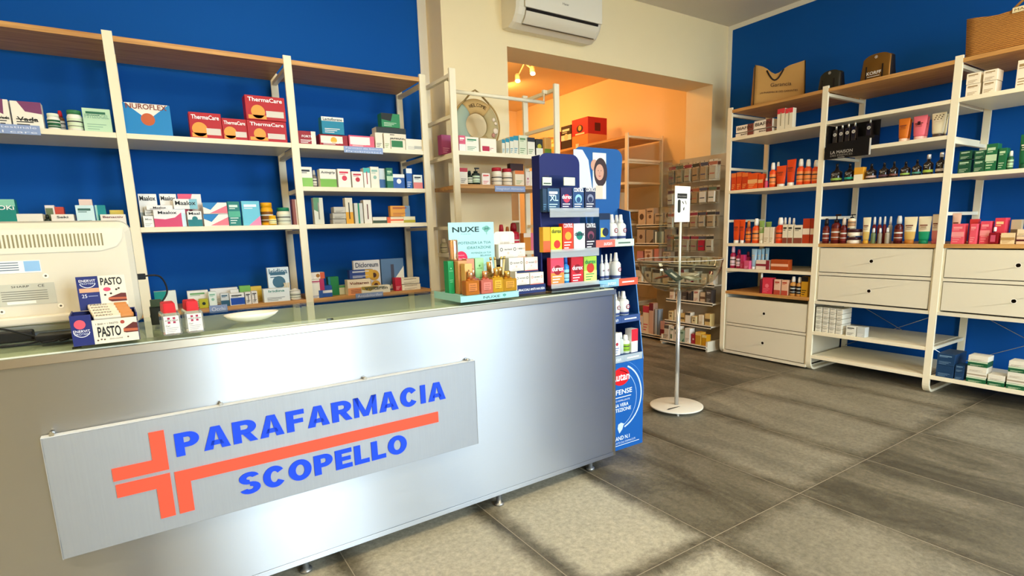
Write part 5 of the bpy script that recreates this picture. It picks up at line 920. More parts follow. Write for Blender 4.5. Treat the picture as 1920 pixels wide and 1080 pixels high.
('spr', 0, 2.154, 2.24, 1.142, 0.052, 0.131, 0, 'white spray bottle behind the pair', 'the top shelf of the blue tower display', 'dedfda dedfda 8a2840', '', '', 0, -1, ''),
('box', 0, 1.992, 2.18, 1.142, 0.074, 0.138, 0.05, 'blue repellent carton with yellow foot', 'the top shelf of the blue tower display', '285c98 1c2c48 f0d848', 'u1 M2 F1', '', 0, -1, ''),
('spr', 0, 2.066, 2.15, 0.935, 0.054, 0.139, 0, 'white spray bottle, rightmost', 'the second shelf of the blue tower display', 'dedfda dedfda 8a2840', '', '', 0, -1, ''),
('spr', 0, 2.058, 2.19, 0.935, 0.031, 0.133, 0, 'white spray bottle, third', 'the second shelf of the blue tower display', 'e4e8e8 e4e8e8 8a2840', '', '', 0, -1, ''),
('spr', 0, 2.024, 2.19, 0.935, 0.031, 0.132, 0, 'white spray bottle, second', 'the second shelf of the blue tower display', 'e4e8e8 e4e8e8 8a2840', '', '', 0, -1, ''),
('spr', 0, 1.991, 2.19, 0.935, 0.026, 0.13, 0, 'white spray bottle, first', 'the second shelf of the blue tower display', 'e4e8e8 e4e8e8 8a2840', '', '', 0, -1, ''),
('spr', 0, 2.045, 2.135, 0.737, 0.054, 0.13, 0, 'white spray bottle by the counter edge', 'the third shelf of the blue tower display', 'dedfda dedfda 8a2840', 'L', '', 0, -1, ''),
('spr', 0, 2.112, 2.135, 0.737, 0.064, 0.128, 0, 'white spray bottle, right of the pair', 'the third shelf of the blue tower display', 'dedfda dedfda 8a2840', 'L', '', 0, -1, ''),
('spr', 0, 2.117, 2.185, 0.737, 0.04, 0.123, 0, 'white spray bottle set back', 'the third shelf of the blue tower display', 'e8ecec e8ecec 8a2840', '', '', 0, -1, ''),
('box', 0, 2.029, 2.125, 0.527, 0.047, 0.122, 0.05, 'white carton with red oval', 'the lowest shelf of the blue tower display', 'f0efea b02838 5070a8', 'o1 l2', '', 0, -1, ''),
('bot', 0, 2.112, 2.125, 0.527, 0.048, 0.1, 0, 'white bottle with green foot', 'the lowest shelf of the blue tower display', 'eceed8 f0efea 8cb830', 'R2', '', 0, -1, ''),
('box', 0, 2.16, 2.125, 0.527, 0.049, 0.129, 0.05, 'red topped white carton', 'the lowest shelf of the blue tower display', 'f0ece8 d02838 ffffff', 'a0 U1', '', 0, -1, ''),
('bot', 0, 2.079, 2.135, 0.527, 0.035, 0.117, 0, 'pale clear bottle', 'the lowest shelf of the blue tower display', 'c8d0cc d8dcd8 a8b0a8', '', '', 0, -1, ''),
]
for r in ROWS: place(*r)

# ---------------------------------------------------------------- price rail tags on the shelves
def shelf_tag(x0, x1, z0, z1, y, lines, lab):
    b = MB(); b.box(x0, x1, y-.0035, y-.0005, z0, z1, mat('8fa3cf', .4))
    n = len(lines)
    for i, t in enumerate(lines):
        hh = (z1-z0)/n; zt = z1-hh*i
        b.text(t, x0+.012, x1-.012, zt-hh*.78, zt-hh*.25, y-.0042, mat('dfe6f4', .5))
    tag(b.build('shelf_tag'), lab, 'shelf label', 'blue shelf labels')
shelf_tag(-.70, -.357, 1.708, 1.750, 3.485, ['Benessere Intestinale', 'Intestinal care'], 'blue two line label on the shelf edge at the left frame edge')
shelf_tag(1.06, 1.305, 1.703, 1.741, 3.485, ['Farmaci da banco', 'Probiotici'], 'blue label on the shelf edge below the pink carton')
shelf_tag(1.993, 2.241, 1.468, 1.506, 3.27, ['Integratori Alimentari'], 'grey blue label on the wooden shelf edge by the pillar')
shelf_tag(.24, .33, .80, .842, 3.485, ['Occhi'], 'small blue label on the wooden shelf below the lime carton')
shelf_tag(1.06, 1.24, .805, .838, 3.485, ['Antidolorifici'], 'blue label on the wooden shelf below the heat gel cartons')

# ---------------------------------------------------------------- air conditioner on the middle wall
AC = empty('air_conditioner', (2.365, 3.70, 2.665), 0, label='white split air conditioner mounted on the wall above the opening', cat='air conditioner')
M_AC = mat('ece4d0', .35); W_ = .80
prof = [(0, 0), (-.09, -.012), (-.155, .012), (-.195, .055), (-.215, .10), (-.22, .29), (-.20, .305), (0, .305)]
b = MB(); k = b.mi(M_AC)
def acr(pr_, x): return [b.bm.verts.new((x, p[0], p[1])) for p in pr_]
secs = [(0.0, .90), (.02, .97), (.05, 1.0), (W_-.05, 1.0), (W_-.02, .97), (W_, .90)]
R_ = [acr([(p[0]*s_, .15+(p[1]-.15)*(.94+.06*(s_-.9)*10)) for p in prof], x) for x, s_ in secs]
for i in range(len(R_)-1):
    for j in range(len(prof)):
        f = b.bm.faces.new((R_[i][j], R_[i][(j+1) % 8], R_[i+1][(j+1) % 8], R_[i+1][j])); f.material_index = k
b.bm.faces.new(R_[0]); b.bm.faces.new(R_[-1][::-1]); b.build('casing', AC, recalc=True)
b = MB(); b.box(.055, W_-.02, -.232, -.222, .098, .298, mat('efe8d6', .22), .004); b.build('front_panel', AC)
b = MB(); b.face([(.07, -.2205, .098), (W_-.05, -.2205, .098), (W_-.05, -.2145, .078), (.07, -.2145, .078)], mat('1c1612', .8)); b.build('air_slot', AC)
b = MB(); k = b.mi(mat('e6dcc6', .3)); L1 = [(-.2175, .079), (-.212, .055), (-.195, .032), (-.17, .008)]
va = [b.bm.verts.new((.07, *p)) for p in L1]; vb = [b.bm.verts.new((W_-.05, *p)) for p in L1]
for i in range(3): f = b.bm.faces.new((va[i], vb[i], vb[i+1], va[i+1])); f.material_index = k; f.smooth = True
b.build('air_flap', AC)
b = MB(); b.box(.07, W_-.05, -.163, -.159, .003, .009, mat('6a5a44', .8)); b.build('flap_gap', AC)
b = MB(); b.text('Haier', .39, .45, .168, .184, -.2335, mat('5a4c3c', .5)); b.build('badge', AC)

# ---------------------------------------------------------------- welcome ring
RG = empty('life_ring_ornament', (1.985, 3.47, 1.925), 0, label='round weathered welcome life ring with a rope loop behind the hanging rail', cat='wall ornament')
def ring_arc(a0, a1, m, name, R0=.128, r=.046, n=14):
    b = MB(); k = b.mi(m); rows = []
    for i in range(n+1):
        a = a0 + (a1-a0)*i/n; c = Vector((math.cos(a), 0, math.sin(a)))
        rows.append([b.bm.verts.new(c*(R0 + r*math.cos(t)) + Vector((0, .024*math.sin(t), 0))) for t in [2*PI*q/12 for q in range(12)]])
    for i in range(n):
        for q in range(12):
            f = b.bm.faces.new((rows[i][q], rows[i][(q+1) % 12], rows[i+1][(q+1) % 12], rows[i+1][q])); f.material_index = k; f.smooth = True
    b.bm.faces.new(rows[0][::-1]); b.bm.faces.new(rows[-1]); return b.build(name, RG, recalc=True)
TAN = mat('c9a468', .8); SEA = mat('9fae9a', .8); TAUPE = mat('b39a6a', .8)
ring_arc(PI*.28, PI*.72, TAN, 'tan_section', r=.048)
ring_arc(PI*.72, PI*1.28, SEA, 'sea_green_section'); ring_arc(PI*1.28, PI*1.74, TAUPE, 'taupe_section', r=.047); ring_arc(PI*1.74, PI*2.28, mat('b7a578', .8), 'painted_section')
b = MB()
b.tube([(.178*math.cos(a), -.012, .178*math.sin(a)) for a in [PI*.68 + (PI*1.64)*i/40 for i in range(41)]], .006, mat('b09058', .9), 6)
b.tube([(-.095, -.012, .15), (-.03, 0, .215), (0, .0, .232), (.03, 0, .215), (.098, -.012, .15)], .006, mat('a08450', .9), 6); b.build('rope', RG)
b = MB()
for i, ch in enumerate('WELCOME'):
    t = MB(); t.text(ch, -.009, .009, -.011, .011, 0, mat('3a2a16', .8)); a = PI/2 - (i-3)*.155
    t.xf(Matrix.Translation((.13*math.cos(a), -.0262, .13*math.sin(a))) @ Matrix.Rotation(-(a-PI/2), 4, 'Y'))
    me = bpy.data.meshes.new('t'); t.bm.to_mesh(me); t.bm.free(); n0 = len(b.bm.faces); b.bm.from_mesh(me); b.bm.faces.ensure_lookup_table()
    kk = b.mi(mat('3a2a16', .8))
    for f in b.bm.faces[n0:]: f.material_index = kk
    bpy.data.meshes.remove(me)
b.build('lettering', RG)
b = MB()
for x, z, s_ in ((.125, .045, .014), (.14, .02, .012), (.138, -.03, .022), (.12, -.06, .016)):
    b.lathe([(s_, 0), (s_*.8, .004), (.001, .006)], mat('e8d6c0' if z > -.05 else 'c08a78', .7), 10)
    b.bm.verts.ensure_lookup_table()
    for v in b.bm.verts[-30:]: v.co = Vector((v.co.x + x, -.024 - v.co.z, v.co.y + z))
b.build('shell', RG)

# ---------------------------------------------------------------- things on the counter
ZG = .9302
MN = empty('monitor', (-.33, 2.17, ZG), .03, label='cream white monitor seen from behind on a wire stand on the counter', cat='monitor')
M_MON = mat('d3ccba', .45); M_MON2 = mat('ded7c4', .45)
def rrect(x0, x1, z0, z1, r, n=6):
    p = []
    for cx, cz, a0 in ((x1-r, z1-r, 0), (x0+r, z1-r, PI/2), (x0+r, z0+r, PI), (x1-r, z0+r, 1.5*PI)):
        for i in range(n+1): a = a0 + PI/2*i/n; p.append((cx+r*math.cos(a), cz+r*math.sin(a)))
    return p
b = MB(); k = b.mi(M_MON); k2 = b.mi(mat('8a8f94', .15, 0, .0))
fr_ = rrect(-.30, .287, .015, .338, .03); ins = rrect(-.285, .272, .03, .323, .025)
A = [b.bm.verts.new((p[0], .0, p[1])) for p in ins]; B2 = [b.bm.verts.new((p[0], .012, p[1])) for p in fr_]; C2 = [b.bm.verts.new((p[0], .040, p[1])) for p in fr_]
f = b.bm.faces.new(A[::-1]); f.material_index = k
for i in range(len(A)):
    j = (i+1) % len(A)
    b.bm.faces.new((A[i], A[j], B2[j], B2[i])).material_index = k; f = b.bm.faces.new((B2[i], B2[j], C2[j], C2[i])); f.material_index = k
b.bm.faces.new(C2).material_index = k
b.build('rear_shell', MN, recalc=True)
b = MB(); pts = rrect(-.301, .289, .010, .343, .034); pin = rrect(-.298, .283, .014, .337, .031)
for i in range(len(pts)):
    j = (i+1) % len(pts); b.face([(pts[i][0], .018, pts[i][1]), (pts[j][0], .018, pts[j][1]), (pts[j][0], .046, pts[j][1]), (pts[i][0], .046, pts[i][1])], mat('3c4044', .2))
    b.face([(pts[i][0], .018, pts[i][1]), (pin[i][0], .018, pin[i][1]), (pin[j][0], .018, pin[j][1]), (pts[j][0], .018, pts[j][1])], mat('b8b8b0', .15, .5))
b.build('bezel', MN)
b = MB(); b.prism([(-.285, .250), (.205, .250), (.245, .262), (.262, .285), (.268, .318), (-.285, .318)], -.003, .001, M_MON2); b.build('vent_panel', MN)
b = MB()
for i in range(52):
    x = -.275 + i*.0095
    b.box(x, x+.0042, -.0038, -.0028, .266 if x < .21 else .28, .304, mat('8c8464', .8))
b.build('vent_slots', MN); b = MB()
for i in range(22): b.box(-.27+i*.011, -.265+i*.011, -.0006, .0002, .04, .062, mat('5c5a50', .8))
b.build('vent_slots', MN)
def plate(x0, x1, z0, z1, m, name, extra=None):
    b = MB(); b.box(x0, x1, -.0012, .0002, z0, z1, m)
    if extra: extra(b)
    return b.build(name, MN)
def e1(b):
    for i in range(4): b.quad(.035-.095, .10-.095, .222-i*.007, .2245-i*.007, -.0016, mat('5a6a80', .5))
    b.quad(.112-.095, .148-.095, .197, .227, -.0016, mat('8ab4dc', .5)); b.quad(-.072, -.066, .192, .228, -.0016, mat('303030', .5))
plate(-.075, .055, .193, .229, mat('e2e6e4', .4), 'service_label', e1)
def e2(b):
    b.text('SHARP', -.02, .02, .150, .156, -.0016, mat('303030')); b.text('CE', .04, .055, .149, .157, -.0016, mat('303030'))
    for i in range(5): b.quad(-.045, .06, .112+i*.0065, .114+i*.0065, -.0016, mat('77766c', .5))
    b.quad(-.035, .03, .102, .110, -.0016, mat('e8e6dc', .5))
plate(-.062, .078, .098, .161, mat('bdbcae', .35), 'rating_plate', e2)
b = MB()
for x, z in ((-.075, .178), (.062, .181), (-.05, .083), (.085, .088), (.235, .305)): b.disc(x, z, .0075, -.0015, mat('f0ead8', .4)); b.disc(x, z, .003, -.0018, mat('55524a', .5))
b.build('screw', MN)
b = MB(); b.box(-.075, .115, -.030, .001, .040, .066, M_MON2, .006); b.build('handle_block', MN)
b = MB(); b.tube([(-.09, -.018, .044), (.13, -.018, .044)], .0065, M_CHROME, 12)
b.tube([(-.085, -.018, .044), (-.098, -.022, .04), (-.103, -.045, -.0), (-.103, -.055, .005)], .005, M_CHROME)
b.build('stand_bar', MN)
b = MB(); b.tube([(-.102, -.02, .044), (-.105, -.045, .012), (-.10, -.05, .006), (-.06, -.05, .005)], .0055, M_CHROME); b.tube([(.13, -.018, .044), (.140, -.03, .038), (.143, -.06, .008), (.12, -.062, .006)], .0055, M_CHROME); b.tube([(-.10, .06, .006), (-.06, -.05, .006), (.12, -.062, .006), (.16, .06, .006)], .0055, M_CHROME)
b.build('wire_stand', MN)
def cable(pts, r, lab, m=None):
    b = MB(); P = [Vector(p) for p in pts]; out = []
    for i in range(len(P)-1):
        p0, p1, p2, p3 = P[max(i-1, 0)], P[i], P[i+1], P[min(i+2, len(P)-1)]
        for q in range(8):
            t = q/8; out.append(.5*((2*p1) + (-p0+p2)*t + (2*p0-5*p1+4*p2-p3)*t*t + (-p0+3*p1-3*p2+p3)*t**3))
    out.append(P[-1]); b.tube(out, r, m or mat('161616', .5), 8); tag(b.build('cable'), lab, 'cable', 'cables around the monitor')
z = ZG + .0035
cable([(-.62, 2.06, z), (-.45, 2.02, z), (-.34, 2.0, z), (-.29, 2.04, z), (-.33, 2.09, z), (-.42, 2.11, z)], .003, 'black cable looping on the glass at the left frame edge')
cable([(-.60, 2.15, z+.036), (-.40, 2.07, z+.046), (-.30, 2.07, z+.01), (-.25, 2.03, z), (-.28, 2.0, z)], .0028, 'thin black cable rising below the monitor vents')
cable([(-.24, 2.0, z), (-.20, 2.08, z+.0), (-.12, 2.11, z+.02), (-.08, 2.12, z+.03), (-.06, 2.15, z+.03)], .003, 'black cable running behind the bar display box')
cable([(-.03, 2.23, 1.09), (.02, 2.25, 1.085), (.035, 2.26, 1.03), (.0, 2.24, .98), (-.02, 2.2, .96), (-.015, 2.19, .945)], .003, 'black cable hanging from the monitor edge over the blue wall')
b = MB(); b.box(-.30, -.17, 2.035, 2.115, ZG, ZG+.018, M_BLACK, .003); b.box(-.62, -.31, 2.085, 2.13, ZG, ZG+.03, mat('1c1c1c', .45), .004); b.box(-.53, -.40, 2.084, 2.0855, ZG+.008, ZG+.012, mat('888888', .4)); tag(b.build('power_adapter'), 'flat black power box lying on the glass below the monitor', 'adapter')
b = MB(); b.box(-.045, -.02, 2.215, 2.26, 1.08, 1.098, M_BLACK, .002); tag(b.build('usb_plug'), 'black plug sticking out of the right monitor edge', 'plug')
b = MB(); b.box(-.022, .018, 2.17, 2.21, ZG, ZG+.06, mat('20241e', .4), .003); b.box(-.018, .014, 2.165, 2.175, ZG+.06, ZG+.085, mat('33402c', .4), .002); tag(b.build('card_reader'), 'small dark green and black device between bar display and gel bottles', 'device')

# snack bar display box
PB = empty('snack_bar_display', (-.128, 1.882, ZG), .05, label='navy and cream open cardboard display of snack bars on the counter', cat='display box')
NAVY = mat('1c2668', .42); CREAM = mat('ded6c2', .45); CHOC = mat('5a1c12', .4)
b = MB(); b.box(-.072, .078, 0, .003, 0, .066, CREAM); b.box(-.072, -.026, -.0006, .003, 0, .083, NAVY); b.box(.075, .078, 0, .14, 0, .078, NAVY); b.box(-.072, -.069, .003, .14, 0, .083, NAVY); b.box(-.072, .078, .137, .14, 0, .08, NAVY); b.box(-.072, .078, .003, .137, 0, .003, CREAM)
b.box(.078, .0784, .012, .12, .008, .07, mat('a8a292', .5))
b.disc(-.052, .058, .0125, -.0012, mat('e05060', .5)); b.text('ENERVIT', -.068, -.032, .036, .043, -.0014, mat('f0f0f4')); b.text('PROTEIN', -.066, -.034, .029, .034, -.0014, mat('c8d0e4')); b.ring(-.05, .042, .019, .0175, -.0014, mat('f0f0f4'), 16, PI*1.1, PI*1.9)
b.text('PASTO', -.016, .036, .018, .047, -.0008, mat('101010'), .022); b.text('1 BAR = 1 PASTO', -.018, .032, .052, .057, -.0008, mat('222222')); b.poly([(.042, .026), (.048, .024), (.075, .024), (.075, .050), (.066, .052), (.042, .036)], -.0008, CHOC); b.poly([(.042, .028), (.075, .027), (.075, .034), (.042, .036)], -.001, mat('b05a38', .5)); b.disc(.042, .055, .005, -.0008, mat('a04030'))
b.text('SENZA GLUTINE', .008, .038, .009, .013, -.0008, mat('555555'))
for x, z_ in ((-.018, .010), (-.010, .012), (-.003, .011), (.05, .012)): b.disc(x, z_, .0022, -.0008, mat('5c4030'))
b.build('tray', PB)
b = MB(); b.box(-.050, .064, .118, .121, .083, .180, CREAM); b.box(-.0504, .0, .1175, .1212, .083, .180, NAVY)
b.text('ENERVIT', -.044, -.006, .164, .171, .1168, mat('f0f0f4')); b.text('PROTEIN', -.042, -.008, .157, .162, .1168, mat('c8d0e4')); b.ring(-.025, .168, .021, .0195, .1168, mat('f0f0f4'), 16, PI*1.15, PI*1.85)
b.quad(-.046, .0, .134, .146, .1168, mat('c89a78', .5)); b.text('25', -.042, -.030, .119, .129, .1168, mat('e0e4f0')); b.quad(-.027, -.005, .122, .124, .1168, mat('8890b8'))
b.text('PASTO', .005, .056, .152, .174, .1170, mat('101010'), .022); b.disc(.018, .140, .009, .1174, mat('e04868', .5), 18, .006)
b.poly([(.018, .108), (.026, .103), (.062, .103), (.062, .126), (.050, .127), (.020, .116)], .1174, CHOC); b.poly([(.018, .110), (.062, .108), (.062, .114), (.019, .116)], .117, mat('b05a38', .5))
for x, z_ in ((.04, .138), (.046, .141), (.012, .124), (.026, .127)): b.disc(x, z_, .0028, .1174, mat('302018'))
b.xf(Matrix.Translation((0, .12, .06)) @ Matrix.Rotation(-.12, 4, 'X') @ Matrix.Translation((0, -.12, -.06)))
b.build('header_card', PB)
for i in range(5):
    o = empty('snack_bar', (0, 0, 0), 0, label='cream and tan wrapped snack bar, %s in the display box' % ['frontmost', 'second from front', 'third from front', 'fourth from front', 'rearmost'][i], cat='snack bar', group='wrapped snack bars in the navy display box')
    b = MB(); x0, x1 = -.022, .070; b.box(x0, x1-.03, -.010, .010, -.005, .005, CREAM, .003); b.box(x1-.031, x1, -.010, .010, -.005, .005, mat('c88850', .4), .003)
    b.build('wrapper', o); b = MB(); b.text('PASTO', x0+.006, x0+.044, -.004, .004, 0, mat('18181c')); b.xf(Matrix.Rotation(-PI/2, 4, 'X') @ Matrix.Identity(4)); b.xf(Matrix.Translation((0, 0, .0056)))
    b.build('print', o)
    o.location = (-.128 + (-.004)*i, 1.905 + .022*i, ZG + .071 + .0055*i); o.rotation_euler = (.35, 0, .05)
    b = MB()
# hand gel bottles
def gel(x, y, rz, lab):
    o = empty('hand_gel_bottle', (x, y, ZG), rz, label=lab, cat='bottle', group='clear hand gel bottles on the counter')
    b = MB(); b.box(-.024, .024, 0, .10, 0, .066, mat('eef0e6', .05, 0, .8, .5, 1, 0, 1.2), .006); b.build('body', o)
    b = MB(); k = b.mi(mat('c4040c', .45, 0, 0, .3)); pts = [(-.016, .012), (.016, .012), (.018, .095), (-.018, .095)]
    lo = [b.bm.verts.new((p[0], p[1], .064)) for p in pts]; hi = [b.bm.verts.new((p[0]*.92, p[1]*.97+.0015, .094)) for p in pts]
    for i in range(4): b.bm.faces.new((lo[i], lo[(i+1) % 4], hi[(i+1) % 4], hi[i])).material_index = k
    b.bm.faces.new(hi).material_index = k; b.bm.faces.new(lo[::-1]).material_index = k
    bmesh.ops.bevel(b.bm, geom=b.bm.edges[:], offset=.002, segments=2, affect='EDGES'); b.build('cap', o)
    b = MB(); b.quad(-.019, .019, .006, .058, -.0006, mat('dcdad2', .5)); wine = mat('9a2448', .5)
    for xx in (-.010, .0035): b.quad(xx, xx+.0065, .048, .054, -.001, wine); b.quad(xx, xx+.0065, .036, .042, -.001, wine)
    b.text('AMUCHINA', -.017, .017, .0425, .047, -.0012, mat('20203a')); b.text('Gel', -.016, -.006, .027, .032, -.001, mat('333333'))
    for i in range(4): b.quad(-.015, .015-.004*i, .022-i*.005, .0232-i*.005, -.001, mat('8a8a90'))
    b.build('label', o)
gel(.030, 1.888, .06, 'clear hand gel bottle with red cap beside the snack bar display')
gel(.089, 1.896, .06, 'clear hand gel bottle with red cap nearer the white dish')
# dish
DS = empty('ceramic_dish', (.262, 2.03, ZG), .10, label='small white oval ceramic dish with a black feather pattern', cat='dish')
b = MB(); prof = [(.030, 0), (.055, .006), (.075, .016), (.086, .027), (.083, .028), (.070, .019), (.05, .010), (.0005, .008)]
b.lathe(prof, mat('f2ecdc', .15), 28, 0, 0, .62)
b.build('bowl', DS)
b = MB(); m_ = mat('1c1410', .4)
def leaf(cx, cy, L, wd, ang, m):
    pts = [(-L, 0), (-L*.4, wd), (L*.4, wd*.8), (L, 0), (L*.4, -wd*.8), (-L*.4, -wd)]
    b.face([(cx + p[0]*math.cos(ang) - p[1]*math.sin(ang), cy + p[0]*math.sin(ang) + p[1]*math.cos(ang), .0) for p in pts], m)
for i in range(5): leaf(-.045 + i*.006, -.004 + .006*(i-2), .022, .0022, .15*(i-2), m_)
leaf(-.012, -.003, .028, .006, -.05, m_); leaf(.03, .005, .018, .002, .5, mat('b08060', .4)); leaf(.038, .0, .016, .002, -.6, mat('b08060', .4))
for v in b.bm.verts:
    rr_ = math.hypot(v.co.x, v.co.y/.62); v.co.z = (.0095 if rr_ < .05 else .0105 + (rr_-.05)*.46)+.0004
b.build('feather_print', DS)

# skin care display with oils and perfumes
ND = empty('skin_care_display', (1.0, 1.928, ZG), .02, label='pale aqua cardboard skin care display with back card on the counter', cat='display')
AQ = mat('98d0d2', .5); AQ2 = mat('a4d2d6', .5)
b = MB(); b.box(0, .28, 0, .235, 0, .024, AQ, .001); b.box(.277, .28, .05, .235, .024, .06, mat('dfe8e0', .5)); b.box(0, .003, .0, .235, .024, .03, AQ)
b.text('NUXE', .105, .185, .0065, .0165, -.0008, mat('16302c')); b.disc(.207, .0135, .009, -.0008, mat('5aa098', .5), 14, .0055); b.quad(.2062, .2078, .004, .010, -.0008, mat('5aa098')); b.build('tray', ND)
b = MB(); b.box(.05, .273, .170, .1735, .024, .315, AQ2); y_ = .1692
dk = mat('16302c', .5); b.text('NUXE', .068, .198, .274, .296, y_, dk, .02); b.text('PARIS', .11, .155, .264, .268, y_, mat('7aa8a4'))
tr = mat('6aa89c', .5)
for a_, c_, r_ in ((.223, .288, .010), (.236, .291, .012), (.247, .287, .009), (.234, .281, .012)): b.disc(a_, c_, r_, y_, tr, 12, r_*.7)
b.quad(.2335, .2365, .262, .284, y_-.0002, tr)
for t_, a_, c_, e_, f_ in (('POTENZIA LA TUA', .095, .255, .223, .234), ('IDRATAZIONE', .135, .255, .202, .213), ('POTENZIA LA TUA', .155, .255, .181, .188), ('BELLEZZA', .20, .255, .169, .176)): b.text(t_, a_, c_, e_, f_, y_, mat('3c706c'))
b.disc(.105, .165, .030, y_-.0002, mat('e0204c', .5), 24); b.text('Novita', .085, .126, .157, .168, y_-.0006, mat('f8e8ea')); b.text('NUOVA', .09, .12, .175, .180, y_-.0006, mat('f8b0c0'))
for i in range(26): b.disc(.225+.02*math.sin(i*2.4)*1.6, .08+.035*math.cos(i*1.7)+.02, .005, y_-.0002*(1+i % 3), mat('e4f0e4' if i % 2 else '9ac8b8', .6), 8)
b.build('back_card', ND)
def on_tray(o, x, y, rz=0): o.location = (1.0+x, 1.928+y, ZG+.0242); o.rotation_euler = (0, 0, rz); return o
def slim(x, y, w, d, h, c, lab, txt='NUXE', lc='7a5a38'):
    b = MB(); b.box(-w/2, w/2, 0, d, 0, h, mat(c, .38), .001); b.text(txt, -w*.3, w*.3, h*.68, h*.72, -.0006, mat(lc)); b.disc(0, h*.78, w*.1, -.0006, mat(lc)); b.quad(-w*.3, w*.3, h*.42, h*.43, -.0006, mat(lc)); b.quad(-w*.25, w*.25, h*.36, h*.37, -.0006, mat(lc))
    tag(on_tray(b.build('carton'), x, y), lab, 'box', 'slim cartons on the aqua display')
slim(.022, .115, .026, .04, .135, '1e9458', 'emerald green slim carton at the left of the aqua display', 'HUILE', 'a8e0c0')
slim(.060, .085, .040, .04, .135, 'c8955c', 'tan slim carton on the aqua display, behind the amber bottle', 'NUXE', '8a5c2c')
slim(.064, .042, .034, .035, .125, 'd8aa62', 'gold slim carton on the aqua display', 'NUXE', '8a5c2c')
slim(.108, .105, .036, .04, .14, 'c88868', 'rose slim carton on the aqua display', 'NUXE', '7a3c34')
slim(.155, .112, .042, .04, .14, '9cd494', 'light green slim carton on the aqua display', 'NUXE', '4c8c50')
b = MB(); b.box(-.026, .026, 0, .03, .0, .022, mat('c06080', .4)); tag(on_tray(b.build('carton'), .105, .147), 'low mauve carton behind the rose one on the aqua display', 'box', 'slim cartons on the aqua display')
def flacon(x, y, w, h, col, lab, cap='d8b060', fr=.62):
    o = tag(on_tray(empty('perfume_bottle'), x, y), lab, 'bottle', 'square oil and perfume bottles on the aqua display')
    b = MB(); b.box(-w/2, w/2, 0, w*.62, 0, h*fr, mat(col, .08, 0, .35, .6), .004); b.box(-w*.25, w*.25, w*.15, w*.47, h*fr, h*(fr+.05), mat(col, .1), .002); b.build('body', o)
    b = MB(); b.lathe([(w*.19, h*(fr+.03)), (w*.2, h*.98), (w*.17, h)], mat(cap, .18, .85), 16, 0, w*.31); b.build('cap', o)
    b = MB(); b.quad(-w*.3, w*.3, h*.18, h*fr*.82, -.0008, mat(col, .4)); b.text('NUXE', -w*.2, w*.2, h*fr*.62, h*fr*.72, -.0012, mat('5c2c10'))
    for i in range(3): b.quad(-w*.24, w*.24-.004*i, h*fr*(.5-.12*i), h*fr*(.53-.12*i), -.0012, mat('5c2c10'))
    b.build('label', o)
flacon(.062, .008, .062, .095, 'c47428', 'amber square oil bottle with rose gold cap, front left of the aqua display', 'e0a878')
flacon(.130, .010, .056, .092, 'd87868', 'pink coral square bottle with gold cap on the aqua display', 'e0a878')
flacon(.187, .018, .052, .10, 'd8a428', 'golden square oil bottle in the middle of the aqua display')
flacon(.248, .022, .070, .085, 'c89024', 'wide golden shimmer bottle at the right of the aqua display')
flacon(.180, .062, .050, .125, '8c7038', 'dark olive gold bottle in the second row of the aqua display')
flacon(.236, .066, .066, .10, 'a88030', 'deep gold bottle in the second row, right, of the aqua display')
flacon(.098, .056, .046, .10, 'c87c70', 'rose bottle in the second row of the aqua display', 'e0b090')
o = tag(on_tray(empty('roll_on_bottle'), .052, .145), 'rose gold capped bottle standing behind the cartons of the aqua display', 'bottle')
b = MB(); b.lathe([(.020, 0), (.021, .13), (.019, .135)], mat('6a2020', .2), 18); b.build('body', o); b = MB(); b.lathe([(.0185, .135), (.0195, .14), (.0195, .215), (.018, .22)], mat('e4b488', .18, .85), 20); b.build('cap', o)
for i, (x, y) in enumerate(((.222, .10), (.238, .112), (.254, .105), (.266, .12))):
    o = tag(on_tray(empty('brush'), x, y), 'thin gold sample pen, %s at the back of the aqua display' % ['first from left', 'second from left', 'third from left', 'last'][i], 'pen', 'gold sample pens on the aqua display')
    b = MB(); b.tube([(0, 0, .003), (.012*(i-1.5), .0, .13)], .0045, mat('d8c48a' if i % 2 else 'efe6d4', .3), 10); b.build('barrel', o); b = MB(); b.tube([(.012*(i-1.5), 0, .13), (.0135*(i-1.5), 0, .142)], .005, mat('c8a860', .2, .8), 10); b.build('tip', o)

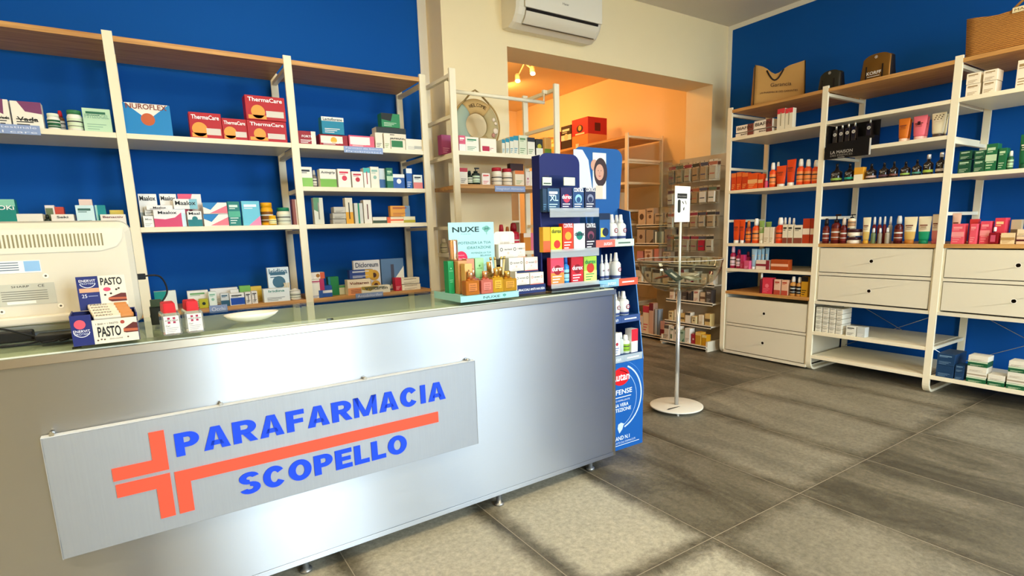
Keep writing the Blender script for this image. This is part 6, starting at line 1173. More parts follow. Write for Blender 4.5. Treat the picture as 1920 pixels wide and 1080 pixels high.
# travel sickness band display
BD = empty('wristband_display', (1.315, 1.998, ZG), .02, label='navy and white stepped display of acupressure wristband boxes', cat='display')
WH = mat('d9d4c8', .5)
b = MB(); b.box(0, .155, 0, .12, 0, .036, mat('1c2c60', .45)); b.text('BRACCIALI ANTI-NAUSEA', .006, .15, .012, .022, -.0008, mat('f0f0f4'), .012)
b.box(-.008, 0, .0, .12, .0, .10, WH); b.box(0, .155, .05, .12, .036, .095, mat('20305c', .5)); b.box(0, .155, .09, .12, .095, .155, WH); b.build('stepped_base', BD)
b = MB(); b.prism(rrect(-.035, .075, .15, .272, .016), .121, .124, WH); b.disc(.02, .245, .024, .1195, mat('e8dccc', .5), 20, .018); b.text('SEA BAND', -.004, .046, .218, .226, .1192, mat('a89888')); b.disc(.02, .245, .016, .1192, mat('f4eee4'), 18, .012); b.build('header_card', BD)
def band_box(x, y, z, w, h, acc, lab, rz=0):
    b = MB(); b.box(0, w, 0, .03, 0, h, WH, .001)
    b.text('sea-band', w*.3, w*.7, h*.56, h*.70, -.0006, mat('222233'))
    for xx in (w*.08, w*.78): b.ring(xx+w*.07, h*.62, w*.05, w*.075, -.0006, mat(acc, .5), 14)
    b.disc(w*.5, h*.36, w*.06, -.0006, mat('c8b8a8')); b.quad(w*.2, w*.8, h*.10, h*.14, -.0006, mat('c0b4a4')); b.quad(w*.26, w*.74, h*.2, h*.22, -.0006, mat('c0b4a4'))
    b.quad(0, w, 0, h*.05, -.0008, mat(acc, .5))
    o = b.build('wristband_box'); o.location = (1.315 + x, 1.998 + y, ZG + z); o.rotation_euler = (0, 0, rz); tag(o, lab, 'box', 'white wristband boxes on the navy display')
band_box(.0, .015, .036, .076, .052, '30343c', 'white wristband box with grey oval, bottom row left of the navy display')
band_box(.080, .015, .036, .074, .052, 'e05a38', 'white wristband box with orange edge, bottom row right of the navy display')
band_box(-.004, .055, .095, .078, .062, '2a2e38', 'white wristband box with black ovals, middle row left of the navy display')
band_box(.080, .055, .095, .072, .060, 'd85848', 'white wristband box with coral edge, middle row right of the navy display')
band_box(-.035, .088, .155, .10, .062, '23262e', 'white wristband box with black ovals, top row of the navy display')
band_box(.060, .095, .155, .052, .064, 'e08858', 'white wristband box with orange print, top row right of the navy display')
o = empty('wristband_box', (1.312, 2.185, ZG), .1, label='tilted white box with black oval left of the navy display', cat='box', group='white wristband boxes on the navy display')
b = MB(); b.box(0, .05, 0, .03, .12, .20, WH, .001); b.disc(.025, .175, .014, -.0006, mat('28282c'), 16, .006); b.text('MENO', .008, .045, .142, .152, -.0006, mat('222222')); b.build('carton', o)
b = MB(); b.box(.012, .04, .002, .028, 0, .12, mat('303038', .5)); b.build('support_card', o)

# clear counter display with navy panels
DD = empty('counter_display_stand', (1.490, 1.985, ZG), .0, label='clear tiered counter display with a dark blue back panel', cat='display stand')
NB = mat('101a5c', .45)
b = MB(); k = b.mi(NB); Wd = .33
pts = rrect(.030, .268, .0, .620, .045)[:14] + [(.030, 0.0), (.268, .0)]
b.prism(pts, .116, .120, NB); b.build('back_panel', DD, recalc=True)
b = MB(); b.box(-.012, -.006, .055, .115, .0, .60, NB, .002); b.build('side_panel', DD)
b = MB(); b.prism([(-.005, 0), (.282, 0), (.282, .012), (-.005, .012)], -.012, .12, mat('202024', .3)); b.build('base_plate', DD)
for i, (z0, lip, nm) in enumerate(((.0165, .016, 'bottom'), (.170, .016, 'middle'), (.3495, .018, 'top'))):
    b = MB(); b.box(-.004, .28, -.004, .115, z0, z0+.003, M_ACR); b.box(-.004, .28, -.008, -.004, z0-.022, z0+lip, mat('c4ccd0', .15, 0, 0, .5, .45)); b.build('clear_tier', DD)
b = MB(); b.prism(rrect(.0, .215, .352, .515, .03), .060, .062, M_ACR); b.build('clear_back', DD, recalc=True)
b = MB(); b.box(.005, .055, .056, .0585, .47, .505, mat('cfe0c8', .5)); b.box(.01, .05, .0552, .0558, .476, .481, mat('3a4a38')); b.build('insert_card', DD)
b = MB(); b.box(.125, .19, .056, .0585, .472, .508, mat('dce4c4', .5)); b.build('insert_card', DD)

# tall blue cardboard tower behind the counter end
TW = empty('tower_display', (1.885, 2.10, 0), 0, label='tall blue cardboard floor display of repellent sprays behind the counter end', cat='display')
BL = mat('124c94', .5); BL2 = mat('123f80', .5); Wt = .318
b = MB(); b.box(0, Wt, 0, .34, 0, .49, mat('145aa8', .5)); y_ = -.0006
b.disc(.150, .415, .062, y_, mat('d81c24', .4), 28, .050); b.text('Autan', .072, .212, .392, .436, y_-.0004, mat('f8f4f4'), .02)
b.text('DEFENSE', .055, .232, .315, .343, y_, mat('e4ecf8'), .015); b.quad(.06, .225, .297, .301, y_, mat('e4ecf8')); b.text('INSETTO REPELLENTE', .06, .215, .276, .285, y_, mat('d8e4f4')); b.text('UNA VERA', .08, .205, .245, .265, y_, mat('e8f0fa'), .012); b.text('PROTEZIONE', .055, .225, .218, .238, y_, mat('e8f0fa'), .012)
b.ring(.10, .29, .165, .168, y_, mat('a8c8ec'), 24, -PI*.42, PI*.42); b.ring(.12, .30, .178, .187, y_-.0003, mat('c8dcf4'), 24, -PI*.40, PI*.36); b.ring(.13, .31, .192, .1935, y_, mat('6aa0dc'), 24, -PI*.1, PI*.42)
b.poly([(.125, .125), (.138, .095), (.16, .115), (.172, .145), (.15, .155), (.13, .148)], y_-.0004, mat('c8dce4', .3))
b.text('BRAND N.1', .08, .215, .055, .078, y_, mat('e8f0fa'), .012); b.text('CONSIGLIATO DAI FARMACISTI', .05, .26, .034, .046, y_, mat('c8daf0')); b.quad(.10, .29, .024, .027, y_, mat('e8f0fa')); b.build('base_box', TW)
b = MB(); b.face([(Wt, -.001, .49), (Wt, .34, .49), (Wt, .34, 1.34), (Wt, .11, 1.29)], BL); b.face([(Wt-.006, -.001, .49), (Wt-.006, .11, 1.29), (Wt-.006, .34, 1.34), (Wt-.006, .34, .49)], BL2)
b.face([(Wt-.006, -.001, .49), (Wt, -.001, .49), (Wt, .11, 1.29), (Wt-.006, .11, 1.29)], mat('5a90cc', .5)); b.face([(Wt-.006, .11, 1.29), (Wt, .11, 1.29), (Wt, .34, 1.34), (Wt-.006, .34, 1.34)], BL)
b.build('side_panel', TW)
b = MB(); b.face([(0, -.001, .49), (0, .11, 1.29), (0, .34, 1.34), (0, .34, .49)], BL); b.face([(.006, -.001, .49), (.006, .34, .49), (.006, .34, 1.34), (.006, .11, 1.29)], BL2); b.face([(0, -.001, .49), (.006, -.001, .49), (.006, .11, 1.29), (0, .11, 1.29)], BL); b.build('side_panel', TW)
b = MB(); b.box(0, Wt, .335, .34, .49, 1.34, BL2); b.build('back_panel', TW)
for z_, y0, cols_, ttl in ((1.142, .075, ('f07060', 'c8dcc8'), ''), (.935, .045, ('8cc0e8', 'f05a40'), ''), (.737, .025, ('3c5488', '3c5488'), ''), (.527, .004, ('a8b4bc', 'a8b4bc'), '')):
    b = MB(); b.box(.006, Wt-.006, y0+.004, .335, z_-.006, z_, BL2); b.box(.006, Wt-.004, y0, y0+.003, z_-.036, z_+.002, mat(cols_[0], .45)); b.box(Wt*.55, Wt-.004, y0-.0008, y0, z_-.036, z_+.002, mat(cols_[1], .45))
    b.quad(Wt*.62, Wt*.9, z_-.021, z_-.014, y0-.0014, mat('f4f0ec' if cols_[1] != 'c8dcc8' else '4c6458')); b.text('autan', Wt*.3, Wt*.48, z_-.026, z_-.010, y0-.0006, mat('f0f4f8')); b.build('shelf', TW)
# header card with the photograph of two people
b = MB(); k = b.mi(mat('2462a8', .4))
hp = rrect(.0, .345, 1.34, 1.625, .05)[:14] + [(.01, 1.148), (.31, 1.148)]
b.prism(hp, .20, .204, mat('1e5898', .45)); yy = .1992
b.poly([(.0, 1.35), (.135, 1.35), (.12, 1.45), (.10, 1.56), (.06, 1.61), (.0, 1.61)], yy, mat('cfe4f4', .4)); b.quad(.13, .225, 1.36, 1.60, yy-.0003, mat('dfe8d8', .4))
sk = mat('c99a84', .5); hr = mat('3a2a2c', .5)
b.disc(.142, 1.535, .026, yy-.0005, sk, 16, .030); b.disc(.185, 1.50, .048, yy-.0006, hr, 22, .075); b.disc(.178, 1.50, .030, yy-.0009, sk, 20, .042); b.quad(.15, .20, 1.36, 1.43, yy-.0007, mat('d8c8b4', .5))
for xx in (.168, .188): b.disc(xx, 1.508, .0035, yy-.0012, hr, 8, .0022)
b.poly([(.166, 1.482), (.19, 1.482), (.178, 1.476)], yy-.0012, mat('b04848', .5)); b.quad(.1765, .1795, 1.488, 1.502, yy-.0012, mat('b07a66'))
b.build('header_card', TW, recalc=False)

# ---------------------------------------------------------------- leaflet bowl stand
ST = empty('bowl_stand', (2.805, 2.373, 0), .12, label='white pole stand with a clear plastic bowl and sign on a round base', cat='display stand')
WP = mat('e9e4d4', .3)
b = MB(); b.lathe([(.168, .022), (.172, .024), (.172, .030), (.168, .032), (.0005, .033)], WP, 40); b.lathe([(.168, .0219), (.0005, .0218)], WP, 40); b.build('round_base', ST)
for a_ in (.6, 2.2, 3.8, 5.4): b = MB(); b.lathe([(.008, 0), (.008, .022)], mat('c8c4b8', .4), 10, .14*math.cos(a_), .14*math.sin(a_)); b.build('foot', ST)
b = MB()
b.face([(-.14 + p[0], -.03 + p[1]*.5, .0336) for p in ((0, .02), (.01, 0), (.10, -.02), (.12, -.03), (.11, -.005), (.03, .03))], mat('3c3830', .6)); b.build('base_print', ST)
b = MB(); b.tube([(0, 0, .033), (0, 0, .795)], .014, mat('d8d8d4', .18, .7), 14); b.tube([(0, 0, .80), (0, 0, 1.24)], .008, WP, 12); b.build('pole', ST)
b = MB(); b.lathe([(.016, .785), (.10, .797), (.16, .82), (.215, .865), (.25, .93), (.265, .995), (.268, .997), (.262, .996), (.247, .93), (.212, .869), (.158, .825), (.10, .802), (.016, .792)], M_ACR, 44); b.build('clear_bowl', ST)
b = MB(); b.tube([(.2655*math.cos(2*PI*i/48), .2655*math.sin(2*PI*i/48), .997) for i in range(48)], .0022, mat('c8c4b4', .2, 0, 0, .5), 6, True); b.build('bowl_rim', ST)
b = MB(); b.box(-.083, .083, -.012, -.009, 1.228, 1.447, mat('f0ecdf', .5)); y_ = -.0125
b.quad(-.058, .048, 1.372, 1.402, y_, mat('2c2c28')); b.text('Braccialetti', -.05, .04, 1.381, 1.392, y_-.0004, mat('a8a498')); b.prism(rrect(-.052, -.022, 1.285, 1.365, .012), -.0128, -.0121, mat('34362e', .5))
for pp in ([(-.008, 1.352), (.012, 1.336), (.014, 1.342), (-.002, 1.357)], [(.028, 1.362), (.044, 1.338), (.040, 1.336), (.026, 1.354)], [(.008, 1.312), (.022, 1.322), (.018, 1.302), (.008, 1.298)]): b.poly(pp, y_, mat('2c2c28'))
b.build('sign_card', ST)
b = MB()
for a_, c_ in ((0, 0),): 
    b.box(-.085, -.082, .012, .10, 1.00, 1.60, M_ACR); b.box(.102, .105, .012, .10, 1.0, 1.60, M_ACR); b.box(-.085, .105, .098, .10, 1.0, 1.60, M_ACR)
b.build('clear_leaflet_holder', ST)
for i, (x, y, z_, rz, rx, c, lab) in enumerate(((-.11, -.05, .885, .5, 1.1, '4a5244', 'dark green folded leaflet leaning in the clear bowl'), (.0, -.095, .862, .1, .4, '8a8468', 'olive leaflet lying in the clear bowl'), (.11, .02, .868, 1.5, -.4, 'c8b89c', 'crumpled cream wrapper in the clear bowl'), (-.02, .10, .862, .1, -.5, 'b0623c', 'brown packet at the back of the clear bowl'))):
    k_ = 1.35 if i == 0 else 1; b = MB(); b.box(-.062*k_, .062*k_, -.036*k_, .036*k_, -.008 if i == 0 else -.004, .004, mat(c, .5), .002); b.box(-.05, .0, -.025, .02, .0042, .0048, mat('e4dcc4', .5))
    o = b.build('leaflet'); o.location = (2.805+x, 2.373+y, z_+.02); o.rotation_euler = (rx*.6, 0, rz); tag(o, lab, 'leaflet', 'leaflets in the clear bowl')

# ---------------------------------------------------------------- wall rack with hanging packs and the curved shelf rack
def rack(name, y1, y0, x0, x1, top, zs, lab, hooks=()):
    """front faces -X; local x along world -Y"""
    o = empty(name, (x0, y1, 0), -PI/2, label=lab, cat='display rack'); L = y1-y0; D = x1-x0
    m = mat('ded4bc', .5); b = MB(); b.box(0, L, D-.02, D, .03, top, mat('b9ad92', .7)); b.box(0, .02, 0.02, D, .0, .10, m); b.box(L-.02, L, .02, D, 0, .10, m); b.build('back_board', o)
    for i, z in enumerate(zs):
        b = MB(); dd = 0 if i == 0 else .05+.015*i; b.box(.004, L-.004, dd, D-.02, z-.012, z, m); b.box(.004, L-.004, dd, dd+.003, z-.022, z+.012, m); b.build('shelf', o)
    for z in hooks:
        for j in range(6):
            xx = L*(j+.5)/6; b = MB(); b.tube([(xx, D-.02, z+.085), (xx, D-.24, z+.085), (xx, D-.245, z+.095)], .0025, M_CHROME, 6); b.build('hook', o)
    return o
RK = rack('display_rack', 3.90, 3.32, 4.33, 4.60, 1.86, (.05, .24, .46, .64, .82), 'beige retail rack of hanging packs beside the right wall shelving', (1.66, 1.43, 1.20, .98))
RK2 = rack('display_rack', 4.45, 3.915, 4.42, 4.90, 1.42, (.05, .60, .82, 1.02, 1.22), 'beige curved shelf rack just inside the storeroom opening')
def hangpack(w, h, d, c1, c2, c3):
    b = MB(); b.box(-w/2, w/2, 0, .0012, 0, h, mat(c1, .5)); b.box(-w*.4, w*.4, -d, 0, h*.08, h*.68, mat(c2, .25, 0, 0), .003); b.quad(-w/2, w/2, h*.74, h*.9, -.0006, mat(c3, .5)); b.disc(0, h*.95, h*.025, -.0006, mat('40382c'))
    b.quad(-w*.3, w*.3, h*.3, h*.36, -d-.0006, mat(c3, .5)); return b
rnd = random.Random(3); pal = ['b8ac92', 'ab9d80', 'c8bfa8', 'a09070', 'bcae94', '8f8064']; acc = ['6a4438', '3c3a34', '8a3844', '54604c', '4a4a58', 'a06048']; acc2 = ['a89c84', '8c7e64', 'ccc4b2', '9a8464']
names_row = ['top', 'second', 'third', 'lowest']
for r_i, z in enumerate((1.60, 1.38, 1.155, .93)):
    for j in range(6):
        for dpt in range(2):
            if r_i == 3 and j > 3 and dpt: continue
            w = .085; hh = .165 if r_i else .19
            c1 = rnd.choice(pal); c2 = rnd.choice(acc2); c3 = rnd.choice(acc)
            if r_i == 3 and j == 4: c2 = 'a82838'
            o = hangpack(w, hh, .018, c1, c2, c3).build('hanging_pack'); yy = 3.90 - .58*(j+.5)/6
            o.location = (4.41 + .05*dpt + rnd.uniform(-.008, .008), yy, z + .085 - hh*.5 + .02); o.rotation_euler = (0, rnd.uniform(-.04, .04), -PI/2 + rnd.uniform(-.12, .12))
            tag(o, 'beige hanging pack, %s row, %s from left, %s of its hook on the rack' % (names_row[r_i], ['first', 'second', 'third', 'fourth', 'fifth', 'sixth'][j], 'front' if dpt == 0 else 'back'), 'hanging pack', 'hanging blister packs on the beige rack')
def rbox(x, y, z, w, d, h, cols, dec, lab, grp, rz=0, name='carton', cat='box'):
    o = carton(w, d, h, cols.split(), dec).build(name); o.location = (x, y, z); o.rotation_euler = (0, 0, -PI/2 + rz); tag(o, lab, cat, grp)
ordn = ['first', 'second', 'third', 'fourth', 'fifth', 'sixth', 'seventh', 'eighth', 'ninth', 'tenth']
def rowof(ys, x, z, grp, place, hs, ws, cl, d=.07):
    for i, y in enumerate(ys):
        c1, c2, dec, nm = cl[i % len(cl)]
        rbox(x + rnd.uniform(0, .015), y, z+.0005, ws[i % len(ws)], d, hs[i % len(hs)], c1 + ' ' + c2, dec, '%s, %s from left on %s' % (nm, ordn[i], place), grp, rnd.uniform(-.08, .08))
def ysp(a, c, n): return [a + (c-a)*i/(n-1) for i in range(n)]
rowof(ysp(3.83, 3.37, 8), 4.35, .05, 'packs on the rack base', 'the rack base', (.15, .14, .155, .12, .15, .10, .13, .11), (.06, .05, .065, .05), [('c8b8a0', '5c5046', 'u1 l1', 'beige carton'), ('e0d8c4', '6a7a5c', 'M1 t1', 'cream carton'), ('e4dccc', '3c3c40', 'u1 O1', 'cream brace box'), ('9cb49c', '3c6450', 'd1 t1', 'sage carton'), ('e8e4d8', '8c8478', 'l1', 'white carton'), ('a83040', 'e8c8c0', 'o1', 'crimson carton'), ('c89a38', 'e8cc80', 'u1', 'mustard carton'), ('c8901c', 'e8cc80', 'u1', 'amber carton')])
rowof(ysp(3.83, 3.38, 7), 4.40, .24, 'packs on the second rack shelf', 'the second rack shelf', (.10, .12, .09, .11, .08), (.06, .05, .055), [('d8c898', '7c6848', 'o1 t1', 'straw coloured carton'), ('e8dcc0', 'a88858', 'l1', 'cream carton'), ('d4b878', '6c5838', 'm1', 'tan carton'), ('e0d4bc', '50483c', 'u1', 'ivory carton')])
rowof(ysp(3.83, 3.38, 7), 4.42, .46, 'packs on the third rack shelf', 'the third rack shelf', (.12, .10, .13, .12), (.06, .055), [('d8c8b0', '9a4438', 'l1 t1', 'beige carton'), ('c8b090', '6a4c38', 'm1', 'brown beige carton'), ('4c4440', 'a8a090', 't1 l1', 'dark carton'), ('403c3c', 'a8a090', 't1', 'charcoal carton')])
rowof(ysp(3.82, 3.38, 6), 4.44, .64, 'packs on the fourth rack shelf', 'the fourth rack shelf', (.10, .13, .09, .12), (.06, .05), [('dcd0b8', '6c6050', 'l1', 'beige carton'), ('e4dcc8', '8c3040', 'u1', 'cream and red carton'), ('b02c3c', 'e8dcd8', 'b1', 'red carton'), ('c8bca4', '4c4840', 't1', 'stone coloured carton')])
rowof(ysp(3.82, 3.38, 6), 4.46, .82, 'packs on the top rack shelf', 'the top rack shelf', (.07, .08, .06), (.07, .06), [('d4c498', '7c6848', 'o1', 'straw carton'), ('dccfa8', '5a5040', 'l1', 'pale straw carton')])
rowof(ysp(4.38, 3.98, 6), 4.45, .05, 'packs on the curved rack base', 'the curved rack base', (.22, .18, .30, .34, .28, .16), (.05, .06, .09, .06), [('e0d8cc', '7c7468', 'l1', 'pale bottle carton'), ('d8c0a8', '604838', 'O1', 'beige brace carton'), ('d8c4a4', 'b83848', 'u1 l1', 'beige carton with red top'), ('c8a088', '702830', 'u1', 'rose beige carton'), ('a8b4c0', '3c5878', 'r1', 'grey blue carton'), ('c8a0a0', '803040', 'b1', 'dusty pink carton')])
rowof(ysp(4.37, 3.99, 4), 4.49, .60, 'brace boxes on the curved rack', 'the lower curved rack shelf', (.175, .165, .15), (.10, .09), [('d8ccb0', '4c4034', 'u1 l1', 'beige brace box'), ('d4c4a4', '584838', 'u1 o1', 'tan brace box')])
rowof(ysp(4.38, 4.0, 4), 4.51, .82, 'small packs on the curved rack', 'the second curved rack shelf', (.12, .14, .15), (.08, .10), [('c07c70', 'e8d0c0', 'l1', 'rose beige carton'), ('d4b090', '8c5c40', 'o1 t1', 'peach beige carton')])
rowof(ysp(4.38, 3.98, 4), 4.52, 1.02, 'packs on the third curved shelf', 'the third curved rack shelf', (.155, .15, .13), (.12, .10), [('b09c80', '5c4438', 'o1', 'leaning brown pack'), ('a08c70', '4c3c30', 'd1', 'dark tan pack'), ('5c6c64', 'd8e4dc', 's1 r1', 'dark teal bottle box')])
rowof(ysp(4.38, 4.0, 4), 4.53, 1.22, 'packs on the top curved shelf', 'the top curved rack shelf', (.17, .18, .12), (.11, .10), [('c8b090', '5c4838', 'O1', 'beige hosiery pack'), ('c0a888', '6a5444', 'o1 t1', 'tan hosiery pack'), ('b8a488', '4c4440', 't1 l1', 'taupe pack')])
# storeroom shelf goods (local rows along Y)
rowof([4.78, 4.86, 4.94], 4.50, 1.40, 'hosiery boxes in the storeroom', 'the storeroom shelf', (.20, .20, .20), (.075,), [('dcc8a0', '6a5438', 'o1 t1', 'cream hosiery box')], .2)
rowof(ysp(5.0, 4.62, 6), 4.50, 1.10, 'thin boxes in the storeroom', 'the lower storeroom shelf', (.20, .18), (.04,), [('c8b490', '5c4838', 'v1', 'thin beige box'), ('b8a480', '4c4034', 'v1', 'thin tan box')], .2)
rbox(4.50, 5.45, 1.932, .09, .15, .16, 'd8bc84 8c6434', 'o1', 'cream carton on the storeroom shelf under the wooden top', None)
rbox(4.50, 5.62, 1.932, .07, .15, .12, 'c8a468 8c6434', 'l1', 'small tan carton on the storeroom shelf under the wooden top', None)
# big boxes on top of the storeroom unit
def bigbox(y, w, d, h, c1, c2, band, lab):
    o = empty('carton', (4.495, y, 2.197), -PI/2, label=lab, cat='box', group='large cartons on top of the storeroom unit')
    b = MB(); b.box(-w/2, w/2, 0, d, 0, h, mat(c1, .45), .002); b.quad(-w/2+.002, w/2-.002, .0, h*.38, -.0006, mat(c2, .45)); b.disc(0, h*.62, min(w, h)*.2, -.0008, mat('3a1410', .5), 18, h*.14); b.disc(0, h*.64, min(w, h)*.1, -.0012, mat(band, .5)); b.quad(-w*.28, w*.28, h*.40, h*.46, -.0012, mat('f0dcb0', .5))
    k = b.mi(mat(c2, .45)); b.face([(w/2+.0006, 0, 0), (w/2+.0006, d, 0), (w/2+.0006, d, h*.38), (w/2+.0006, 0, h*.38)], mat(c2, .45))
    b.face([(w/2+.0012, d*.35, h*.5), (w/2+.0012, d*.65, h*.5), (w/2+.0012, d*.65, h*.8), (w/2+.0012, d*.35, h*.8)], mat('5a1410', .5)); b.build('printed_case', o)
bigbox(5.36, .30, .30, .31, 'c02820', 'e08840', 'e8a030', 'large red and orange carton on the storeroom shelf top')
o = carton(.20, .12, .27, '3a2c20 e8dcc0 d8c090'.split(), 'm1 o2 t1').build('carton'); o.location = (4.50, 5.63, 2.197); o.rotation_euler = (0, 0, -PI/2); tag(o, 'dark carton with cream print beside the red one on the shelf top', 'box', 'large cartons on top of the storeroom unit')
o = carton(.06, .12, .22, '9c2c24 e8a060'.split(), 'b1').build('carton'); o.location = (4.50, 5.78, 2.197); o.rotation_euler = (0, 0, -PI/2); tag(o, 'narrow dark red carton beside the dark one on the shelf top', 'box', 'large cartons on top of the storeroom unit')
for i, (y, w, h, c) in enumerate(((5.93, .10, .16, 'e8a040 f4dca0'), (6.04, .09, .19, 'd89030 8c2c1c'))):
    o = carton(w, .12, h, c.split(), 'm1 t1').build('carton'); o.location = (4.50, y, 2.197); o.rotation_euler = (0, 0, -PI/2); tag(o, ['amber carton beyond the pillar shelf post', 'orange carton with red label beyond the pillar shelf post'][i], 'box', 'large cartons on top of the storeroom unit')
# low storeroom stand with bright goods seen below the pillar unit
LS = empty('storeroom_stand', (2.42, 4.55, 0), 0, label='low shelf stand with amber and dark red goods beyond the opening', cat='shelf stand')
b = MB()
for z in (.7, 1.0, 1.30): b.box(0, .62, 0, .3, z-.018, z, MB_MET)
b.box(0, .62, .29, .30, 0, 1.66, MB_MET); b.box(-.012, 0, 0, .3, 0, 1.66, MB_MET); b.box(.62, .632, 0, .3, 0, 1.66, MB_MET); b.build('shelf_frame', LS)
sg = [(2.72, 1.30, .12, .17, 'e8b048 6a1c1c f4e0a0', 'u1 m2 l1', 'amber carton with dark red top'), (2.84, 1.30, .06, .16, 'd8a850 7a2c1c f4e0a0', 'b1', 'narrow amber carton'), (2.56, 1.30, .08, .12, 'c8964c 6a3c1c f4e0a0', 'l1', 'tan carton'),
      (2.66, 1.0, .05, .22, '6c1428 a02038 401018', 's1', 'dark red carton'), (2.73, 1.0, .07, .24, '4a1420 802030 401018', 'r1', 'maroon carton'), (2.82, 1.0, .06, .23, '581824 a03040 401018', 's1', 'wine red carton'), (2.57, 1.0, .07, .15, 'c88c30 e8c070 401018', 'b1', 'mustard carton')]
for x, z, w, h, c, dec, nm in sg:
    o = carton(w, .08, h, c.split(), dec).build('carton'); o.location = (x, 4.57, z+.0005); tag(o, nm + ' on the low stand beyond the opening', 'box', 'goods on the low storeroom stand')
# spot rail on the storeroom ceiling
TR = empty('spot_rail', (0, 0, 0), 0, label='white ceiling rail with two lit spots in the storeroom', cat='ceiling light')
b = MB(); b.box(2.8, 3.75, 5.29, 5.33, 3.02, 3.049, MB_MET); b.build('rail', TR)
em = bpy.data.materials.new('lit_bulb'); em.use_nodes = True; p_ = em.node_tree.nodes['Principled BSDF']; p_.inputs['Emission Color'].default_value = (1, .85, .55, 1); p_.inputs['Emission Strength'].default_value = 25
for x, y in ((3.66, 5.14), (3.68, 5.46)):
    b = MB(); b.tube([(x, 5.31, 3.02), (x, y, 2.90)], .008, MB_MET); b.tube([(x, y, 2.92), (x-.02, y-.03, 2.85)], .03, MB_MET, 14); h_ = b.build('spot_head', TR)
    b = MB(); b.lathe([(.0005, -.012), (.02, -.006), (.024, .004), (.001, .012)], em, 14); b.xf(Matrix.Translation((x-.024, y-.036, 2.842))); b.build('bulb', h_)

# ---------------------------------------------------------------- fragrance tester and bags on the right wall unit
TS = empty('fragrance_tester_stand', (4.417, 2.352, 1.7375), -PI/2, label='black tester stand lettered in silver with five bottles on the half shelf', cat='display')
BK = mat('0e0c0c', .35)
b = MB(); b.box(0, .325, .004, .12, .0, .052, BK); b.box(0, .012, .004, .12, .052, .185, BK); b.box(.205, .325, .035, .12, .052, .075, BK); b.box(.0, .325, .115, .12, .052, .188, BK); b.box(0, .317, -.010, -.002, -.066, .022, BK); b.box(0, .317, -.010, .004, .022, .026, BK); b.box(.317, .325, -.010, -.002, -.066, .05, mat('c8c4bc', .3))
b.text('LA MAISON', .045, .205, -.030, -.008, -.0108, mat('c8c4bc')); b.text('DES ESSENCES', .045, .205, -.050, -.036, -.0108, mat('8c8880')); b.quad(.10, .15, -.060, -.0575, -.0108, mat('c8c4bc')); b.build('stepped_base', TS)
for i, (x, z_, sc2) in enumerate(((.045, .0, 1), (.09, .0, 1.02), (.135, .0, 1.03), (.18, .0, 1.06), (.275, .066, .9))):
    o = empty('tester_bottle', (4.417+(.065 if i < 4 else .085), 2.352-x, 1.7375+.0525 + (.023 if i == 4 else 0)), -PI/2, label='slim dark tester bottle, %s on the black stand' % ['first from left', 'second from left', 'third from left', 'fourth from left', 'standing alone at right'][i], cat='bottle', group='tester bottles on the black stand')
    b = MB(); h = .125*sc2; b.box(-.017, .017, -.03, .004, 0, h*.78, mat('241a18', .1, 0, .2, .6), .003); b.build('body', o)
    b = MB(); b.disc(0, h*.5, .0125, -.0308, mat('c8c4bc', .3), 18); b.disc(0, h*.5, .007, -.0312, mat('8c8880', .3), 14); b.build('round_label', o)
    b = MB(); b.lathe([(.007, h*.78), (.0075, h), (.006, h+.002)], mat('d8d4c8', .2, .7), 12, 0, -.013); b.build('cap', o)
def bag_mesh(w, d, h, m, side, top=None, taper=.96, sag=0.0, n=12):
    b = MB(); k = b.mi(m); ks = b.mi(side); rows = []
    nz = 8
    for j in range(nz+1):
        v = j/nz; t = 1-(1-taper)*v; dd = d*(1-.45*v)
        ring = []
        for i in range(n+1):
            u = i/n; x = -w/2*t + w*t*u; zt = h*v + (top(u) if top else 0)*v
            ring.append(('f', x, -dd/2 - .012*math.sin(PI*u)*math.sin(PI*v), zt))
        for i in range(n+1):
            u = 1-i/n; x = -w/2*t + w*t*u; zt = h*v + (top(u)*.8 if top else 0)*v
            ring.append(('b', x, dd/2 + .01*math.sin(PI*u), zt))
        rows.append([b.bm.verts.new(r[1:]) for r in ring])
    N_ = len(rows[0])
    for j in range(nz):
        for i in range(N_):
            f = b.bm.faces.new((rows[j][i], rows[j][(i+1) % N_], rows[j+1][(i+1) % N_], rows[j+1][i])); f.material_index = ks if i in (n, N_-1) else k; f.smooth = True
    b.bm.faces.new(rows[0][::-1]).material_index = k
    return b
KR = mat('b98a4a', .75); DKR = mat('241c18', .6)
TB_ = empty('tote_bag', (4.62, 2.90, 2.1965), -PI/2 + .72, label='tan tote bag with dark piping and handles on the right wall unit', cat='bag')
bag_mesh(.40, .17, .295, KR, mat('a67a3e', .75), lambda u: .035*abs(2*u-1)**1.5 - .055*math.exp(-((u-.42)/.16)**2)).build('body', TB_)
b = MB()
for s_ in (-1, 1): b.tube([(s_*.2-.002*s_, -.085, .0), (s_*.196, -.075, .15), (s_*.193, -.05, .325)], .003, DKR, 6)
b.build('piping', TB_)
b = MB(); 
for y_ in (-.056, .03): b.tube([(-.10+.13*i/12, y_-.012*math.sin(PI*i/12) if y_ < 0 else y_, .255 - .085*math.sin(PI*i/12)+.02) for i in range(13)], .006, DKR, 8)
b.build('handle', TB_)
b = MB(); b.text('Garancia', -.07, .09, .135, .165, -.1, mat('3a2418')); b.text('LA PHARMACIE DES GARANTIES', -.15, .14, .085, .10, -.1, mat('3a2418'))
for v in b.bm.verts: v.co.y = -.0945 + .0385*(v.co.z/.295)*.5 + .002
b.build('lettering', TB_)
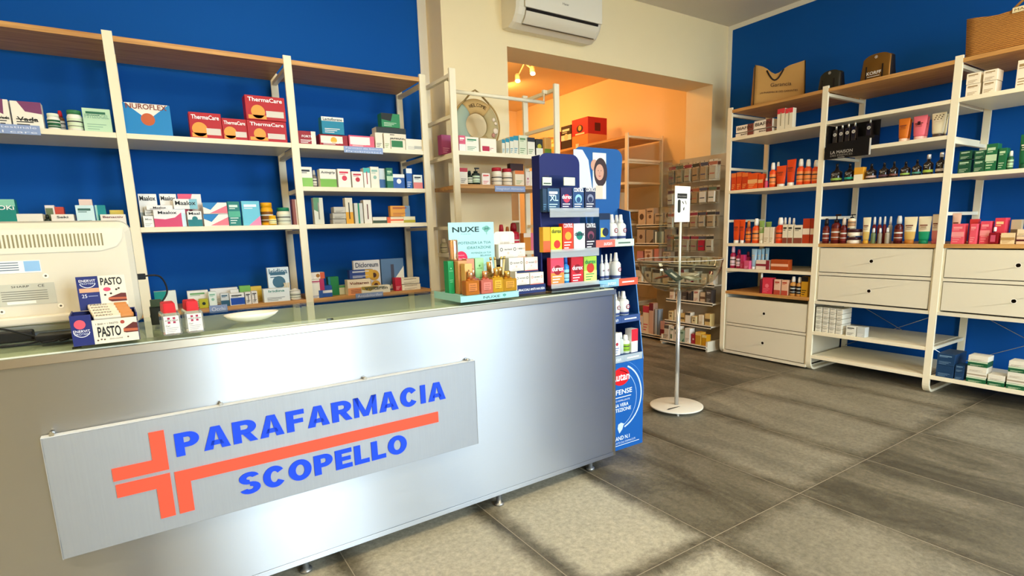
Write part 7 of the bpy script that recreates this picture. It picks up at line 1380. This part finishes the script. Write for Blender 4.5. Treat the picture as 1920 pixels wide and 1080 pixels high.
def pouch(y, w, h, d, m, lab, txt, x=4.56):
    o = empty('pouch_bag', (x, y, 2.1965), -PI/2, label=lab, cat='bag', group='dark pouch bags on the right wall unit')
    bag_mesh(w, d, h, m, mat('201a16', .5), lambda u: -.03*abs(2*u-1)**3, .92).build('body', o)
    b = MB(); gold = mat('4a3820', .5)
    for s_ in (-.27, .27): b.box(w*s_-.004, w*s_+.004, -d*.5-.013, -d*.5-.008, .0, h*.55, mat('1c1410', .5))
    b.build('strap', o)
    b = MB(); b.ring(0, h*.86, .010, .0075, -d*.5+.006, mat('d8d0c0', .4), 16); b.disc(0, h*.86, .004, -d*.5+.006, mat('d8d0c0', .4))
    if txt: b.text(txt, -w*.24, w*.24, h*.22, h*.34, -d*.5-.0135, mat('ece6da'), .02); b.quad(-w*.22, w*.2, h*.15, h*.17, -d*.5-.0135, mat('ece6da'))
    b.build('emblem', o)
pouch(2.415, .165, .155, .09, mat('2c2a20', .4), 'small dark olive pouch bag, nearer the tote bag', '')
pouch(2.085, .20, .19, .10, mat('7a5420', .3, .4), 'bronze brown pouch bag with white lettering', 'KORFF')
stw = bpy.data.materials.new('woven_straw'); stw.use_nodes = True; N, L = nodes(stw); p_ = N['Principled BSDF']; tc = N.new('ShaderNodeTexCoord'); wv = N.new('ShaderNodeTexWave'); wv.bands_direction = 'Z'; wv.inputs['Scale'].default_value = 28; wv.inputs['Distortion'].default_value = 2.5; wv.inputs['Detail'].default_value = 3; wv.inputs['Detail Scale'].default_value = 3; L.new(tc.outputs['Object'], wv.inputs[0])
rp = N.new('ShaderNodeValToRGB'); rp.color_ramp.elements[0].color = lin('8a5a24'); rp.color_ramp.elements[1].color = lin('c88c40'); L.new(wv.outputs[0], rp.inputs[0]); L.new(rp.outputs[0], p_.inputs['Base Color']); p_.inputs['Roughness'].default_value = .85; bp = N.new('ShaderNodeBump'); bp.inputs['Strength'].default_value = .6; bp.inputs['Distance'].default_value = .004; L.new(wv.outputs[0], bp.inputs['Height']); L.new(bp.outputs[0], p_.inputs['Normal'])
SB = empty('straw_bag', (4.64, 1.255, 2.1965), -PI/2, label='large woven straw basket bag on top at the right frame edge', cat='bag')
bag_mesh(.58, .26, .27, stw, stw, lambda u: .012*math.cos(u*12) - .015, 1.12).build('body', SB)
b = MB(); b.box(-.09, .01, -.088, -.085, .225, .255, mat('ecdcae', .5)); b.text('MARE', -.08, .0, .233, .247, -.0886, mat('5a4020')); b.xf(Matrix.Translation((0, 0, .0)) ); b.build('sewn_label', SB)
b = MB(); b.tube([(-.12 + .2*i/10, .0, .26+.07*math.sin(PI*i/10)) for i in range(11)], .008, mat('a87838', .8), 8); b.build('handle', SB)
# wooden stick jar beside the white bottle
for i in range(7):
    b = MB(); a_ = i*.9; r0 = .010; b.tube([(r0*.5*math.cos(a_), r0*.5*math.sin(a_), .004), (r0*1.6*math.cos(a_), r0*1.6*math.sin(a_), .105)], .0022, mat('e4d6b8', .7), 6); o = b.build('swab_stick'); o.location = (.668, 3.545, .8295); tag(o, 'thin pale stick, %s of a bunch beside the white bottle' % ordn[i], 'stick', 'pale sticks beside the white bottle')
